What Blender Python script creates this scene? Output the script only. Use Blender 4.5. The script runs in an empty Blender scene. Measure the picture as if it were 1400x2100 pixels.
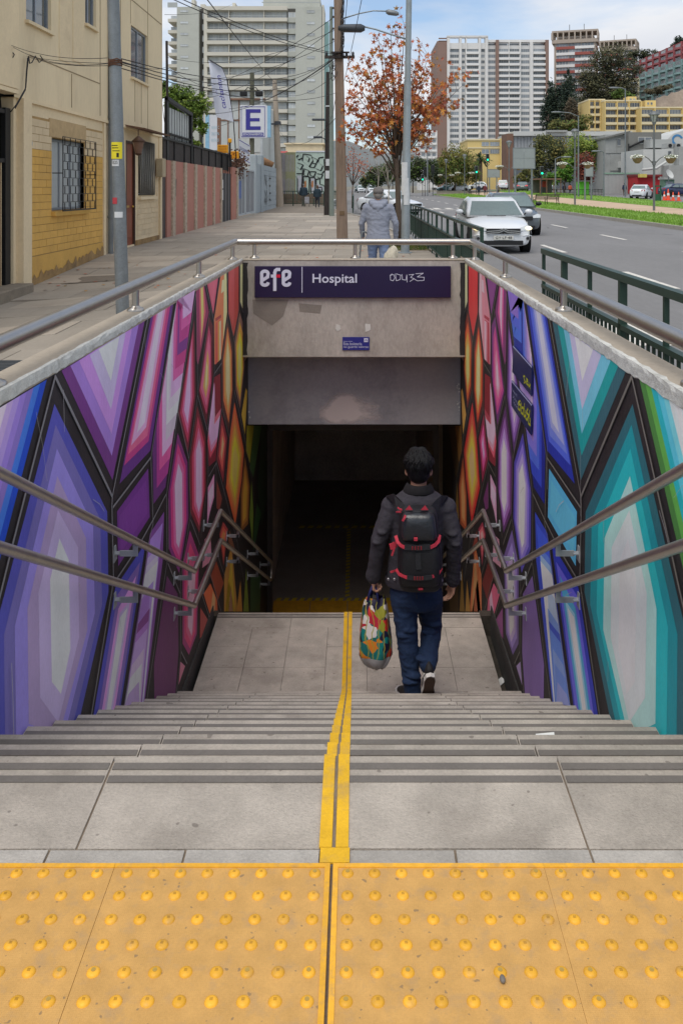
import bpy, bmesh, math, random
from mathutils import Vector, Matrix, Euler, noise
random.seed(7)
R = math.radians
S = bpy.context.scene
# ------------------------------------------------------------------ camera
HC = 1.6; FPX = 1800.0; VX = 732.0; VY = 387.0
cd = bpy.data.cameras.new('camera'); cam = bpy.data.objects.new('camera', cd)
S.collection.objects.link(cam); S.camera = cam
cam.location = (0, 0, HC); cam.rotation_euler = (R(90), 0, 0)
cd.sensor_fit = 'AUTO'; cd.sensor_width = 36; cd.lens = FPX/2100*36
cd.shift_x = -(VX-700)/2100; cd.shift_y = -(1050-VY)/2100
cd.clip_start = .1; cd.clip_end = 6000
# ------------------------------------------------------------------ sky, sun, exposure
SUN_EL, SUN_AZ = 62, 205          # soft sun behind thin cloud, behind the camera to its left
w = bpy.data.worlds.new('World'); S.world = w; w.use_nodes = True
nt = w.node_tree; N = nt.nodes; L = nt.links; N.clear()
out = N.new('ShaderNodeOutputWorld'); bg = N.new('ShaderNodeBackground'); bg.inputs[1].default_value = .10
sky = N.new('ShaderNodeTexSky'); sky.sky_type = 'NISHITA'; sky.sun_disc = False
sky.sun_elevation = R(SUN_EL); sky.sun_rotation = R(SUN_AZ); sky.air_density = 1.0; sky.dust_density = .6
tc = N.new('ShaderNodeTexCoord'); sep = N.new('ShaderNodeSeparateXYZ'); L.new(tc.outputs['Generated'], sep.inputs[0])
def wm(op, a, b):
    n = N.new('ShaderNodeMath'); n.operation = op
    for i, v in enumerate((a, b)):
        if isinstance(v, (int, float)): n.inputs[i].default_value = v
        else: L.new(v, n.inputs[i])
    return n.outputs[0]
zz = wm('ADD', wm('MAXIMUM', sep.outputs[2], 0.0), .16)
cmb = N.new('ShaderNodeCombineXYZ')
L.new(wm('DIVIDE', sep.outputs[0], zz), cmb.inputs[0]); L.new(wm('DIVIDE', sep.outputs[1], zz), cmb.inputs[1])
cmb.inputs[2].default_value = 3.7
nz = N.new('ShaderNodeTexNoise'); nz.inputs['Scale'].default_value = .62; nz.inputs['Detail'].default_value = 8; nz.inputs['Roughness'].default_value = .52; nz.inputs['Distortion'].default_value = .3
L.new(cmb.outputs[0], nz.inputs['Vector'])
rmp = N.new('ShaderNodeValToRGB'); rmp.color_ramp.elements[0].position = .40; rmp.color_ramp.elements[1].position = .52
rmp.color_ramp.elements[0].color = (.22, .22, .22, 1); rmp.color_ramp.elements[1].color = (1, 1, 1, 1)
L.new(nz.outputs[0], rmp.inputs[0])
nz2 = N.new('ShaderNodeTexNoise'); nz2.inputs['Scale'].default_value = 1.3; nz2.inputs['Detail'].default_value = 6
L.new(cmb.outputs[0], nz2.inputs['Vector'])
cr = N.new('ShaderNodeValToRGB'); cr.color_ramp.elements[0].position = .3; cr.color_ramp.elements[1].position = .7
cr.color_ramp.elements[0].color = (5.3, 5.5, 6.0, 1); cr.color_ramp.elements[1].color = (6.7, 6.8, 7.0, 1)
L.new(nz2.outputs[0], cr.inputs[0])
skb = N.new('ShaderNodeMixRGB'); skb.blend_type = 'MULTIPLY'; skb.inputs[0].default_value = 1; skb.inputs[2].default_value = (.80, .98, 1.12, 1)
L.new(sky.outputs[0], skb.inputs[1])
mx = N.new('ShaderNodeMixRGB'); L.new(rmp.outputs[0], mx.inputs[0]); L.new(skb.outputs[0], mx.inputs[1]); L.new(cr.outputs[0], mx.inputs[2])
L.new(mx.outputs[0], bg.inputs[0]); L.new(bg.outputs[0], out.inputs[0])
sl = bpy.data.lights.new('sun', 'SUN'); sl.energy = 1.5; sl.angle = R(40); sl.color = (1, .95, .88)
so = bpy.data.objects.new('sun', sl); S.collection.objects.link(so)
so.rotation_euler = (R(90-SUN_EL), 0, R(180-SUN_AZ))
vs = S.view_settings; vs.view_transform = 'Standard'; vs.look = 'None'; vs.exposure = 0.45; vs.gamma = 1; vs.use_curve_mapping = False
S.cycles.max_bounces = 8; S.cycles.diffuse_bounces = 6; S.cycles.transparent_max_bounces = 12

# ------------------------------------------------------------------ helpers
def lin(c): return c/12.92 if c <= .04045 else ((c+.055)/1.055)**2.4
def C(r, g, b, k=1.0): return tuple(min(.9, lin(v/255)*k) for v in (r, g, b))
MATS = {}
def M(name, col, rough=.75, metal=0, var=.12, scale=2.5, bump=.0, bscale=60, dirt=None, dscale=1.3, damt=.5, rnd=0, spec=.4, attr=False, coat=0, emit=None, spots=None, stretch=None, obj=False, alpha=None, trans=0):
    if name in MATS: return MATS[name]
    m = bpy.data.materials.new(name); m.use_nodes = True; nt = m.node_tree; n = nt.nodes; l = nt.links
    b = n['Principled BSDF']; b.inputs['Roughness'].default_value = rough; b.inputs['Metallic'].default_value = metal
    b.inputs['Specular IOR Level'].default_value = spec
    if coat: b.inputs['Coat Weight'].default_value = coat; b.inputs['Coat Roughness'].default_value = .06
    if trans: b.inputs['Transmission Weight'].default_value = trans
    if obj: pos = n.new('ShaderNodeTexCoord').outputs['Object']
    else: pos = n.new('ShaderNodeNewGeometry').outputs['Position']
    if stretch:
        mp = n.new('ShaderNodeMapping'); mp.inputs['Scale'].default_value = stretch; l.new(pos, mp.inputs[0]); pos = mp.outputs[0]
    if attr:
        a = n.new('ShaderNodeAttribute'); a.attribute_name = 'paint'; base = a.outputs['Color']
    else:
        rgb = n.new('ShaderNodeRGB'); rgb.outputs[0].default_value = (*col, 1); base = rgb.outputs[0]
    def noise(sc, det=5, rg=.6):
        t = n.new('ShaderNodeTexNoise'); t.inputs['Scale'].default_value = sc; t.inputs['Detail'].default_value = det; t.inputs['Roughness'].default_value = rg
        l.new(pos, t.inputs['Vector']); return t.outputs[0]
    def mapr(v, a, b_, lo, hi):
        r = n.new('ShaderNodeMapRange'); l.new(v, r.inputs[0])
        for i, x in enumerate((a, b_, lo, hi)): r.inputs[i+1].default_value = x
        return r.outputs[0]
    def mul(c, f):
        x = n.new('ShaderNodeMixRGB'); x.blend_type = 'MULTIPLY'; x.inputs[0].default_value = 1; l.new(c, x.inputs[1])
        l.new(f, x.inputs[2]); return x.outputs[0]
    if var: 
        base = mul(base, mapr(noise(scale), .3, .7, 1-var, 1+var))
        base = mul(base, mapr(noise(scale*17, 3, .7), .3, .7, 1-var*.7, 1+var*.7))
    if rnd:
        oi = n.new('ShaderNodeObjectInfo'); base = mul(base, mapr(oi.outputs['Random'], 0, 1, 1-rnd, 1+rnd))
    if dirt:
        x = n.new('ShaderNodeMixRGB'); l.new(mapr(noise(dscale, 8, .65), .52, .72, 0, damt), x.inputs[0]); l.new(base, x.inputs[1]); x.inputs[2].default_value = (*dirt, 1); base = x.outputs[0]
    if spots:
        x = n.new('ShaderNodeMixRGB'); l.new(mapr(noise(spots[1], 1, .4), .73, .76, 0, spots[2]), x.inputs[0]); l.new(base, x.inputs[1]); x.inputs[2].default_value = (*spots[0], 1); base = x.outputs[0]
    l.new(base, b.inputs['Base Color'])
    if bump:
        bn = n.new('ShaderNodeBump'); bn.inputs['Strength'].default_value = bump; bn.inputs['Distance'].default_value = .01
        l.new(noise(bscale, 4, .7), bn.inputs['Height']); l.new(bn.outputs[0], b.inputs['Normal'])
    if emit: b.inputs['Emission Color'].default_value = (*emit[0], 1); b.inputs['Emission Strength'].default_value = emit[1]
    if alpha is not None: b.inputs['Alpha'].default_value = alpha
    MATS[name] = m; return m
WM = {}
def setp(o, label=None, cat=None, group=None, kind=None):
    if label: o['label'] = label
    if cat: o['category'] = cat
    if group: o['group'] = group
    if kind: o['kind'] = kind
    return o
def link(o): S.collection.objects.link(o); return o
def thing(name, label, cat, loc=(0, 0, 0), rz=0, group=None, scale=1):
    o = link(bpy.data.objects.new(name, None)); o.location = loc; o.rotation_euler = (0, 0, rz); o.scale = (scale,)*3
    o.empty_display_size = .1
    WM[o] = Matrix.LocRotScale(Vector(loc), Euler((0, 0, rz)), Vector((scale,)*3))
    return setp(o, label, cat, group)
class B:
    """collects geometry for ONE mesh object"""
    def __init__(s): s.v = []; s.f = []; s.mi = []; s.sm = []; s.col = []; s.m = 0; s.smooth = False; s.c = None
    def add(s, vs, fs, sm=None):
        k = len(s.v); s.v += [tuple(v) for v in vs]
        for f in fs:
            s.f.append([k+i for i in f]); s.mi.append(s.m); s.sm.append(s.smooth if sm is None else sm); s.col.append(s.c)
        return s
    def box(s, x0, x1, y0, y1, z0, z1):
        if x0 > x1: x0, x1 = x1, x0
        if y0 > y1: y0, y1 = y1, y0
        if z0 > z1: z0, z1 = z1, z0
        v = [(x, y, z) for z in (z0, z1) for y in (y0, y1) for x in (x0, x1)]
        return s.add(v, [(0, 2, 3, 1), (4, 5, 7, 6), (0, 1, 5, 4), (2, 6, 7, 3), (0, 4, 6, 2), (1, 3, 7, 5)], False)
    def cyl(s, p0, p1, r0, r1=None, n=10, cap=True, sm=True):
        p0, p1 = Vector(p0), Vector(p1); r1 = r0 if r1 is None else r1
        d = (p1-p0); q = d.to_track_quat('Z', 'Y') if d.length > 1e-9 else Euler().to_quaternion()
        ring = [(math.cos(2*math.pi*i/n), math.sin(2*math.pi*i/n)) for i in range(n)]
        v = [p0+q@Vector((a*r0, b*r0, 0)) for a, b in ring]+[p1+q@Vector((a*r1, b*r1, 0)) for a, b in ring]
        s.add(v, [(i, (i+1) % n, n+(i+1) % n, n+i) for i in range(n)], sm)
        if cap: s.add(v[:n], [tuple(reversed(range(n)))], False); s.add(v[n:], [tuple(range(n))], False)
        return s
    def tube(s, pts, r, n=8, cap=True):
        pts = [Vector(p) for p in pts]; rs = r if isinstance(r, (list, tuple)) else [r]*len(pts)
        vs = []; prev = None
        for i, p in enumerate(pts):
            t = (pts[min(i+1, len(pts)-1)]-pts[max(i-1, 0)]).normalized()
            if prev is None: a = t.orthogonal().normalized()
            else: a = (prev-t*prev.dot(t)); a = a.normalized() if a.length > 1e-6 else t.orthogonal().normalized()
            prev = a; b = t.cross(a)
            vs += [p+(a*math.cos(2*math.pi*j/n)+b*math.sin(2*math.pi*j/n))*rs[i] for j in range(n)]
        fs = [(i*n+j, i*n+(j+1) % n, (i+1)*n+(j+1) % n, (i+1)*n+j) for i in range(len(pts)-1) for j in range(n)]
        if cap: fs += [tuple(reversed(range(n))), tuple(range((len(pts)-1)*n, len(pts)*n))]
        return s.add(vs, fs, True)
    def ell(s, c, r, nu=12, nv=8, q=None):
        c = Vector(c); r = (r, r, r) if isinstance(r, (int, float)) else r; vs = []
        for j in range(nv+1):
            th = math.pi*j/nv
            for i in range(nu):
                p = Vector((r[0]*math.sin(th)*math.cos(2*math.pi*i/nu), r[1]*math.sin(th)*math.sin(2*math.pi*i/nu), -r[2]*math.cos(th)))
                vs.append(c+(q@p if q else p))
        return s.add(vs, [(j*nu+i, j*nu+(i+1) % nu, (j+1)*nu+(i+1) % nu, (j+1)*nu+i) for j in range(nv) for i in range(nu)], True)
    def prism(s, poly, fn, t0, t1):
        """poly of (a,b); fn(a,b,t)->xyz ; extruded from t0 to t1"""
        n = len(poly); v = [fn(a, b, t0) for a, b in poly]+[fn(a, b, t1) for a, b in poly]
        return s.add(v, [tuple(range(n)), tuple(reversed(range(n, 2*n)))]+[(i, n+i, n+(i+1) % n, (i+1) % n) for i in range(n)], False)
    def quad(s, *p): return s.add(p, [tuple(range(len(p)))])
    def lathe(s, prof, c=(0, 0, 0), n=16):
        vs = [(c[0]+r*math.cos(2*math.pi*i/n), c[1]+r*math.sin(2*math.pi*i/n), c[2]+z) for r, z in prof for i in range(n)]
        return s.add(vs, [(j*n+i, j*n+(i+1) % n, (j+1)*n+(i+1) % n, (j+1)*n+i) for j in range(len(prof)-1) for i in range(n)], True)
    def loft(s, rings, closed=True, caps=True, sm=True):
        n = len(rings[0]); vs = [p for r in rings for p in r]
        e = n if closed else n-1
        fs = [(j*n+i, j*n+(i+1) % n, (j+1)*n+(i+1) % n, (j+1)*n+i) for j in range(len(rings)-1) for i in range(e)]
        if caps and closed: fs += [tuple(reversed(range(n))), tuple(range((len(rings)-1)*n, len(rings)*n))]
        return s.add(vs, fs, sm)
    def mesh(s, name, mats):
        me = bpy.data.meshes.new(name); me.from_pydata(s.v, [], s.f)
        for m in (mats if isinstance(mats, (list, tuple)) else [mats]): me.materials.append(m)
        me.polygons.foreach_set('material_index', s.mi); me.polygons.foreach_set('use_smooth', s.sm)
        if any(c is not None for c in s.col):
            at = me.color_attributes.new('paint', 'FLOAT_COLOR', 'CORNER'); buf = []
            for c, f in zip(s.col, s.f): buf += list((*(c or (0, 0, 0)), 1))*len(f)
            at.data.foreach_set('color', buf)
        me.update(); return me
    def obj(s, name, mats, parent=None, local=False, bevel=0, kind=None, subsurf=0):
        if parent is not None and not local:
            inv = WM[parent].inverted(); s.v = [tuple(inv@Vector(v)) for v in s.v]
        o = link(bpy.data.objects.new(name, s.mesh(name, mats)))
        if parent is not None: o.parent = parent; WM[o] = WM[parent]
        else: WM[o] = Matrix()
        if bevel:
            md = o.modifiers.new('bevel', 'BEVEL'); md.width = bevel; md.segments = 2; md.limit_method = 'ANGLE'
        if subsurf:
            md = o.modifiers.new('subsurf', 'SUBSURF'); md.levels = md.render_levels = subsurf
        if kind: o['kind'] = kind
        return o
def inst(name, me, parent, loc, rot=(0, 0, 0), scale=(1, 1, 1)):
    """another object sharing mesh me; loc is in the world unless the parent's matrix is rotated"""
    o = link(bpy.data.objects.new(name, me)); m = Matrix.LocRotScale(Vector(loc), Euler(rot), Vector(scale))
    if parent is not None: o.parent = parent; m = WM[parent].inverted()@m
    o.matrix_basis = m; WM[o] = (WM[parent]@m) if parent is not None else m
    return o
def kids(o, tab={}):
    return [c for c in o.children]
def dup(o, parent=None):
    c = link(o.copy())
    if parent is not None: c.parent = parent
    for ch in o.children: dup(ch, c)
    return c
UB = B().box(-.5, .5, -.5, .5, -.5, .5)
UNIT = {}
def unit(mat):
    if mat not in UNIT: UNIT[mat] = UB.mesh('piece', mat)
    return UNIT[mat]
def piece(name, mat, parent, x0, x1, y0, y1, z0, z1, rot=(0, 0, 0)):
    return inst(name, unit(mat), parent, ((x0+x1)/2, (y0+y1)/2, (z0+z1)/2), rot, (abs(x1-x0), abs(y1-y0), abs(z1-z0)))
def struct(o): o['kind'] = 'structure'; return o
# text as a mesh: laid in the plane origin + u*a + v*b, fitted to width x height
def text_b(b, txt, org, u, v, wd, ht, thick=.002, shear=0, bold=0.0, narrow=None):
    cu = bpy.data.curves.new('t', 'FONT'); cu.body = txt; cu.shear = shear; cu.offset = bold; cu.resolution_u = 3
    cu.align_x = 'LEFT'; o = link(bpy.data.objects.new('t', cu)); bpy.context.view_layer.update()
    me = bpy.data.meshes.new_from_object(o.evaluated_get(bpy.context.evaluated_depsgraph_get()))
    bpy.data.objects.remove(o)
    if not me.vertices: return b
    xs = [p.co.x for p in me.vertices]; ys = [p.co.y for p in me.vertices]
    x0, x1, y0, y1 = min(xs), max(xs), min(ys), max(ys); u, v, org = Vector(u), Vector(v), Vector(org); nrm = u.cross(v).normalized()
    pts = [org+u*((p.co.x-x0)/(x1-x0)*wd)+v*((p.co.y-y0)/(y1-y0)*ht)+nrm*thick for p in me.vertices]
    b.add(pts, [tuple(f.vertices) for f in me.polygons], False); bpy.data.meshes.remove(me); return b
def stroke_b(b, pts, fn, wd, t):
    """flat brush stroke along pts (a,b) -> fn(a,b,t)"""
    for (a0, b0), (a1, b1) in zip(pts, pts[1:]):
        t += .00004
        dx, dy = a1-a0, b1-b0; l = math.hypot(dx, dy) or 1; nx, ny = -dy/l*wd/2, dx/l*wd/2; ex, ey = dx/l*wd*.25, dy/l*wd*.25
        b.add([fn(a0-nx-ex, b0-ny-ey, t), fn(a0+nx-ex, b0+ny-ey, t), fn(a1+nx+ex, b1+ny+ey, t), fn(a1-nx+ex, b1-ny+ey, t)], [(0, 1, 2, 3)], False)
    return b
# gentle lie of the land
GS = .0042
def gz(x, y):
    z = GS*max(0, y-10)
    t = min(1, max(0, (-x-2.2)/3.2)); d = -.27 if y < 15 else (-.27*(21-y)/6 if y < 21 else 0)
    return z+(t*d if y < 21 and x < 0 else 0)
# the painted mural: (layer, outline as (distance along the wall, height), colour on the west wall, colour on the east wall)
MURAL = [
(1,[(3.638,0.809),(3.564,0.809),(2.776,-0.121),(2.821,-0.149)],(12,60,165),(60,110,50)),
(1,[(3.564,0.809),(3.493,0.809),(2.733,-0.094),(2.776,-0.121)],(50,100,190),(80,145,60)),
(1,[(3.493,0.809),(3.424,0.809),(2.691,-0.068),(2.733,-0.094)],(115,95,165),(15,150,160)),
(1,[(3.424,0.809),(3.358,0.809),(2.65,-0.043),(2.691,-0.068)],(130,105,180),(70,165,190)),
(1,[(3.358,0.809),(3.295,0.809),(2.61,-0.018),(2.65,-0.043)],(150,125,195),(100,175,190)),
(1,[(3.295,0.809),(3.234,0.809),(2.572,0.006),(2.61,-0.018)],(165,140,200),(180,205,195)),
(1,[(3.234,0.809),(3.175,0.809),(2.534,0.029),(2.572,0.006)],(185,170,215),(200,205,200)),
(1,[(3.175,0.809),(3.118,0.809),(2.498,0.051),(2.534,0.029)],(200,205,210),(180,205,195)),
(1,[(3.118,0.809),(3.064,0.809),(2.463,0.073),(2.498,0.051)],(170,150,200),(100,175,190)),
(1,[(3.064,0.809),(3.011,0.809),(2.429,0.095),(2.463,0.073)],(130,110,185),(20,140,150)),
(1,[(3.011,0.809),(2.96,0.809),(2.395,0.115),(2.429,0.095)],(90,80,170),(40,100,100)),
(1,[(3.729,0.685),(4.494,-0.054),(4.517,-0.476),(3.819,-1.046),(3.127,-0.381),(3.118,0.018)],(68,68,150),(30,85,95)),
(2,[(3.742,0.593),(4.375,-0.047),(4.405,-0.488),(3.799,-0.942),(3.214,-0.405),(3.204,-0.029)],(98,90,150),(0,125,135)),
(3,[(3.756,0.488),(4.258,-0.038),(4.286,-0.472),(3.786,-0.843),(3.315,-0.46),(3.302,-0.047)],(128,115,188),(10,155,160)),
(4,[(3.76,0.369),(4.147,-0.051),(4.168,-0.494),(3.78,-0.758),(3.439,-0.496),(3.426,-0.04)],(148,128,165),(150,195,180)),
(5,[(3.768,0.22),(4.029,-0.046),(4.046,-0.466),(3.769,-0.693),(3.56,-0.464),(3.54,-0.031)],(165,148,185),(180,203,188)),
(6,[(3.784,0.092),(3.903,-0.05),(3.925,-0.458),(3.803,-0.589),(3.691,-0.474),(3.671,-0.035)],(190,198,202),(205,195,198)),
(1,[(3.816,0.809),(5.269,0.815),(4.588,0.077)],(98,45,112),(40,82,92)),
(2,[(3.93,0.807),(5.132,0.819),(4.575,0.208)],(140,105,178),(0,132,132)),
(3,[(4.048,0.807),(4.981,0.82),(4.568,0.324)],(168,120,188),(95,165,195)),
(4,[(4.203,0.803),(4.848,0.819),(4.559,0.453)],(168,155,195),(165,160,208)),
(5,[(4.345,0.805),(4.713,0.807),(4.555,0.602)],(195,200,210),(208,203,205)),
(1,[(5.414,0.806),(6.05,0.807),(5.401,-0.011),(4.722,0.013)],(85,40,110),(25,40,140)),
(2,[(5.476,0.806),(5.959,0.809),(5.353,0.06),(4.809,0.083)],(165,50,110),(65,85,195)),
(3,[(5.528,0.808),(5.87,0.808),(5.328,0.102),(4.888,0.12)],(212,85,120),(95,110,205)),
(4,[(5.567,0.808),(5.813,0.81),(5.293,0.162),(4.95,0.151)],(222,140,175),(135,140,212)),
(5,[(5.606,0.809),(5.742,0.812),(5.257,0.201),(5.077,0.187)],(192,172,192),(170,170,215)),
(1,[(6.161,0.816),(6.797,0.815),(6.089,-0.0),(5.813,-0.376),(5.484,-0.37),(5.457,-0.034),(5.58,0.134)],(90,40,100),(20,30,120)),
(2,[(5.567,0.097),(6.161,0.816),(6.797,0.815),(5.879,-0.307),(5.567,-0.299)],(150,50,120),(40,60,170)),
(3,[(5.633,0.182),(6.161,0.816),(6.797,0.815),(5.944,-0.223),(5.638,-0.21)],(205,75,130),(65,90,190)),
(4,[(5.714,0.257),(6.161,0.816),(6.797,0.815),(6.004,-0.138),(5.712,-0.145)],(215,150,180),(110,100,185)),
(5,[(5.82,0.388),(6.161,0.816),(6.797,0.815),(6.089,-0.064),(5.813,-0.073)],(175,165,175),(140,115,180)),
(6,[(5.879,0.486),(6.161,0.816),(6.797,0.815),(6.177,0.025),(5.827,0.03)],(198,208,216),(185,165,210)),
(7,[(5.951,0.545),(6.161,0.816),(6.797,0.815),(6.209,0.106),(5.885,0.109)],(190,175,190),(165,140,200)),
(8,[(6.004,0.589),(6.161,0.816),(6.797,0.815),(6.292,0.184),(5.959,0.18)],(215,150,190),(150,125,195)),
(9,[(6.05,0.655),(6.161,0.816),(6.797,0.815),(6.359,0.268),(6.029,0.277)],(215,85,140),(110,110,195)),
(10,[(6.153,0.804),(6.161,0.816),(6.797,0.815),(6.428,0.332),(6.097,0.347)],(170,55,115),(70,100,190)),
(11,[(6.193,0.816),(6.161,0.816),(6.797,0.815),(6.481,0.419),(6.161,0.429)],(110,50,120),(25,40,130)),
(12,[(6.242,0.816),(6.161,0.816),(6.797,0.815),(6.535,0.5),(6.219,0.505)],(165,55,120),(60,95,190)),
(13,[(6.292,0.817),(6.161,0.816),(6.797,0.815),(6.626,0.588),(6.285,0.584)],(205,80,140),(70,88,185)),
(14,[(6.342,0.818),(6.161,0.816),(6.797,0.815),(6.663,0.663),(6.342,0.659)],(215,150,195),(120,95,175)),
(1,[(6.797,0.588),(6.856,-0.019),(6.553,-0.369),(6.209,0.003)],(100,30,45),(75,45,95)),
(2,[(6.749,0.525),(6.786,-0.01),(6.547,-0.296),(6.276,-0.004)],(165,50,80),(125,85,160)),
(3,[(6.7,0.462),(6.715,-0.0),(6.541,-0.223),(6.344,-0.01)],(215,95,135),(160,125,195)),
(4,[(6.652,0.399),(6.645,0.009),(6.535,-0.15),(6.411,-0.017)],(205,155,190),(188,172,212)),
(1,[(6.876,0.813),(7.212,0.819),(7.438,0.555),(6.957,0.205),(6.896,0.248)],(130,45,80),(110,40,95)),
(2,[(6.998,0.813),(7.201,0.814),(7.289,0.575),(7.04,0.317)],(195,85,98),(190,70,130)),
(3,[(7.061,0.812),(7.157,0.813),(7.201,0.588),(7.103,0.385)],(228,175,95),(208,158,175)),
(1,[(7.346,0.816),(7.937,0.824),(7.655,0.507)],(180,80,100),(112,52,112)),
(2,[(7.438,0.794),(7.832,0.799),(7.63,0.578)],(188,92,108),(118,60,118)),
(1,[(7.438,0.521),(7.63,0.409),(7.63,-0.024),(7.323,-0.373),(6.978,-0.013)],(85,25,35),(95,40,100)),
(2,[(7.438,0.439),(7.533,0.332),(7.557,-0.063),(7.323,-0.284),(7.011,-0.012)],(165,60,90),(165,55,120)),
(3,[(7.429,0.362),(7.485,0.257),(7.485,-0.059),(7.316,-0.213),(7.061,-0.001)],(210,95,125),(210,80,130)),
(4,[(7.369,0.249),(7.427,0.164),(7.415,-0.044),(7.287,-0.139),(7.168,-0.013)],(225,150,80),(215,130,150)),
(5,[(7.323,0.164),(7.369,0.106),(7.346,-0.028),(7.296,-0.082),(7.245,-0.022)],(235,190,130),(205,165,180)),
(1,[(8.072,0.824),(8.387,0.827),(8.432,0.415),(8.072,0.039),(7.705,0.055),(7.692,0.455)],(205,110,70),(205,118,132)),
(2,[(8.128,0.751),(8.387,0.747),(8.387,0.645),(8.072,0.636)],(235,190,140),(215,160,170)),
(3,[(8.241,0.808),(8.387,0.813),(8.417,0.417),(8.184,0.177)],(232,185,130),(190,150,160)),
(4,[(7.755,0.454),(8.072,0.443),(8.072,0.416),(7.781,0.424)],(145,60,60),(150,40,60)),
(5,[(7.781,0.411),(8.045,0.402),(8.045,0.045),(7.755,0.045)],(190,80,70),(160,50,65)),
(6,[(7.884,0.4),(8.045,0.393),(8.045,0.045),(7.884,0.041)],(225,140,70),(205,130,145)),
(7,[(7.977,0.395),(8.045,0.393),(8.045,0.04),(7.977,0.036)],(240,205,150),(208,160,172)),
(1,[(7.705,-0.056),(8.018,-0.088),(8.045,-0.425),(7.884,-0.625),(7.781,-0.808),(7.438,-0.755),(7.369,-0.533),(7.485,-0.325)],(110,30,45),(115,30,45)),
(2,[(7.495,-0.703),(7.797,-0.69),(7.88,-0.624),(8.053,-0.425),(8.045,-0.411),(7.692,-0.097),(7.369,-0.521)],(185,70,90),(190,75,95)),
(3,[(7.541,-0.663),(7.83,-0.655),(7.88,-0.624),(8.053,-0.425),(8.045,-0.411),(7.692,-0.097),(7.403,-0.469)],(205,125,160),(212,135,155)),
(4,[(7.557,-0.608),(7.88,-0.624),(8.053,-0.425),(7.715,-0.407),(7.692,-0.097),(7.415,-0.431)],(208,152,188),(200,160,180)),
(5,[(7.651,-0.455),(7.983,-0.488),(8.053,-0.425),(7.715,-0.396),(7.7,-0.124)],(190,160,180),(200,95,110)),
(6,[(7.699,-0.468),(8.025,-0.464),(8.053,-0.414),(7.715,-0.401)],(205,95,115),(150,55,70)),
(7,[(7.715,-0.059),(8.018,-0.09),(8.053,-0.414),(7.731,-0.411)],(112,32,42),(118,26,36)),
(1,[(8.447,0.342),(8.792,-0.002),(8.825,-0.425),(8.538,-0.762),(8.128,-0.409),(8.1,0.02)],(75,40,35),(80,30,25)),
(2,[(8.447,0.272),(8.718,-0.02),(8.75,-0.408),(8.523,-0.675),(8.204,-0.379),(8.181,-0.002)],(215,105,55),(200,60,35)),
(3,[(8.447,0.201),(8.643,-0.039),(8.675,-0.39),(8.507,-0.587),(8.281,-0.348),(8.262,-0.023)],(230,150,82),(228,130,62)),
(4,[(8.447,0.131),(8.569,-0.057),(8.6,-0.373),(8.492,-0.5),(8.357,-0.318),(8.343,-0.045)],(235,182,135),(235,190,130)),
(1,[(8.508,0.834),(9.202,0.823),(9.202,0.317),(8.858,0.109),(8.508,0.395)],(160,58,50),(185,40,45)),
(2,[(8.569,0.819),(8.891,0.815),(8.891,0.35),(8.825,0.213),(8.569,0.396)],(172,72,70),(192,48,48)),
(3,[(9.329,0.817),(9.517,0.812),(9.536,0.281),(9.311,0.405)],(225,190,135),(228,195,145)),
(1,[(9.274,0.296),(9.613,0.089),(9.653,-0.347),(9.311,-0.733),(8.992,-0.463),(8.925,0.038)],(118,85,75),(110,40,30)),
(2,[(9.274,0.193),(9.543,0.013),(9.57,-0.348),(9.305,-0.652),(9.044,-0.424),(9.006,-0.003)],(215,140,50),(210,80,40)),
(3,[(9.274,0.09),(9.473,-0.064),(9.486,-0.348),(9.299,-0.572),(9.097,-0.386),(9.086,-0.045)],(235,190,40),(230,140,60)),
(4,[(9.274,-0.013),(9.403,-0.14),(9.403,-0.349),(9.293,-0.491),(9.149,-0.347),(9.167,-0.086)],(225,190,110),(225,180,110)),
(1,[(6.917,-0.11),(7.278,-0.462),(7.301,-0.886),(7.009,-1.149),(6.641,-0.846),(6.617,-0.451)],(105,30,40),(80,40,90)),
(2,[(6.944,-0.203),(7.22,-0.49),(7.235,-0.899),(6.997,-1.09),(6.715,-0.847),(6.699,-0.45)],(170,55,80),(130,80,150)),
(3,[(6.971,-0.296),(7.161,-0.518),(7.169,-0.913),(6.986,-1.03),(6.79,-0.847),(6.782,-0.449)],(215,100,135),(160,130,188)),
(4,[(6.998,-0.389),(7.103,-0.546),(7.103,-0.926),(6.974,-0.971),(6.864,-0.848),(6.864,-0.448)],(205,160,190),(192,182,208)),
(1,[(6.193,-0.124),(6.535,-0.437),(6.571,-0.864),(6.242,-1.133),(5.914,-0.825),(5.9,-0.442)],(110,40,100),(70,60,150)),
(2,[(6.198,-0.197),(6.468,-0.443),(6.498,-0.859),(6.236,-1.071),(5.989,-0.842),(5.963,-0.447)],(180,50,110),(118,100,185)),
(3,[(6.204,-0.269),(6.401,-0.449),(6.425,-0.853),(6.231,-1.01),(6.065,-0.859),(6.026,-0.452)],(215,90,140),(150,135,198)),
(4,[(6.209,-0.342),(6.334,-0.455),(6.352,-0.848),(6.225,-0.948),(6.14,-0.876),(6.089,-0.457)],(200,165,190),(195,190,212)),
(1,[(4.671,-0.118),(5.346,-0.105),(5.383,-0.413),(4.694,-0.419)],(95,40,115),(70,150,185)),
(2,[(4.704,-0.159),(5.293,-0.158),(5.328,-0.369),(4.732,-0.366)],(104,46,124),(78,158,192)),
(1,[(5.77,-0.525),(5.728,-0.831),(5.25,-1.486),(4.809,-1.232),(5.389,-0.517)],(110,60,130),(40,60,165)),
(2,[(5.728,-0.58),(5.235,-1.471),(4.809,-1.232),(5.401,-0.558)],(150,115,185),(50,75,185)),
(3,[(5.614,-0.692),(5.225,-1.465),(4.809,-1.232),(5.328,-0.643)],(165,150,195),(80,110,200)),
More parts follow.
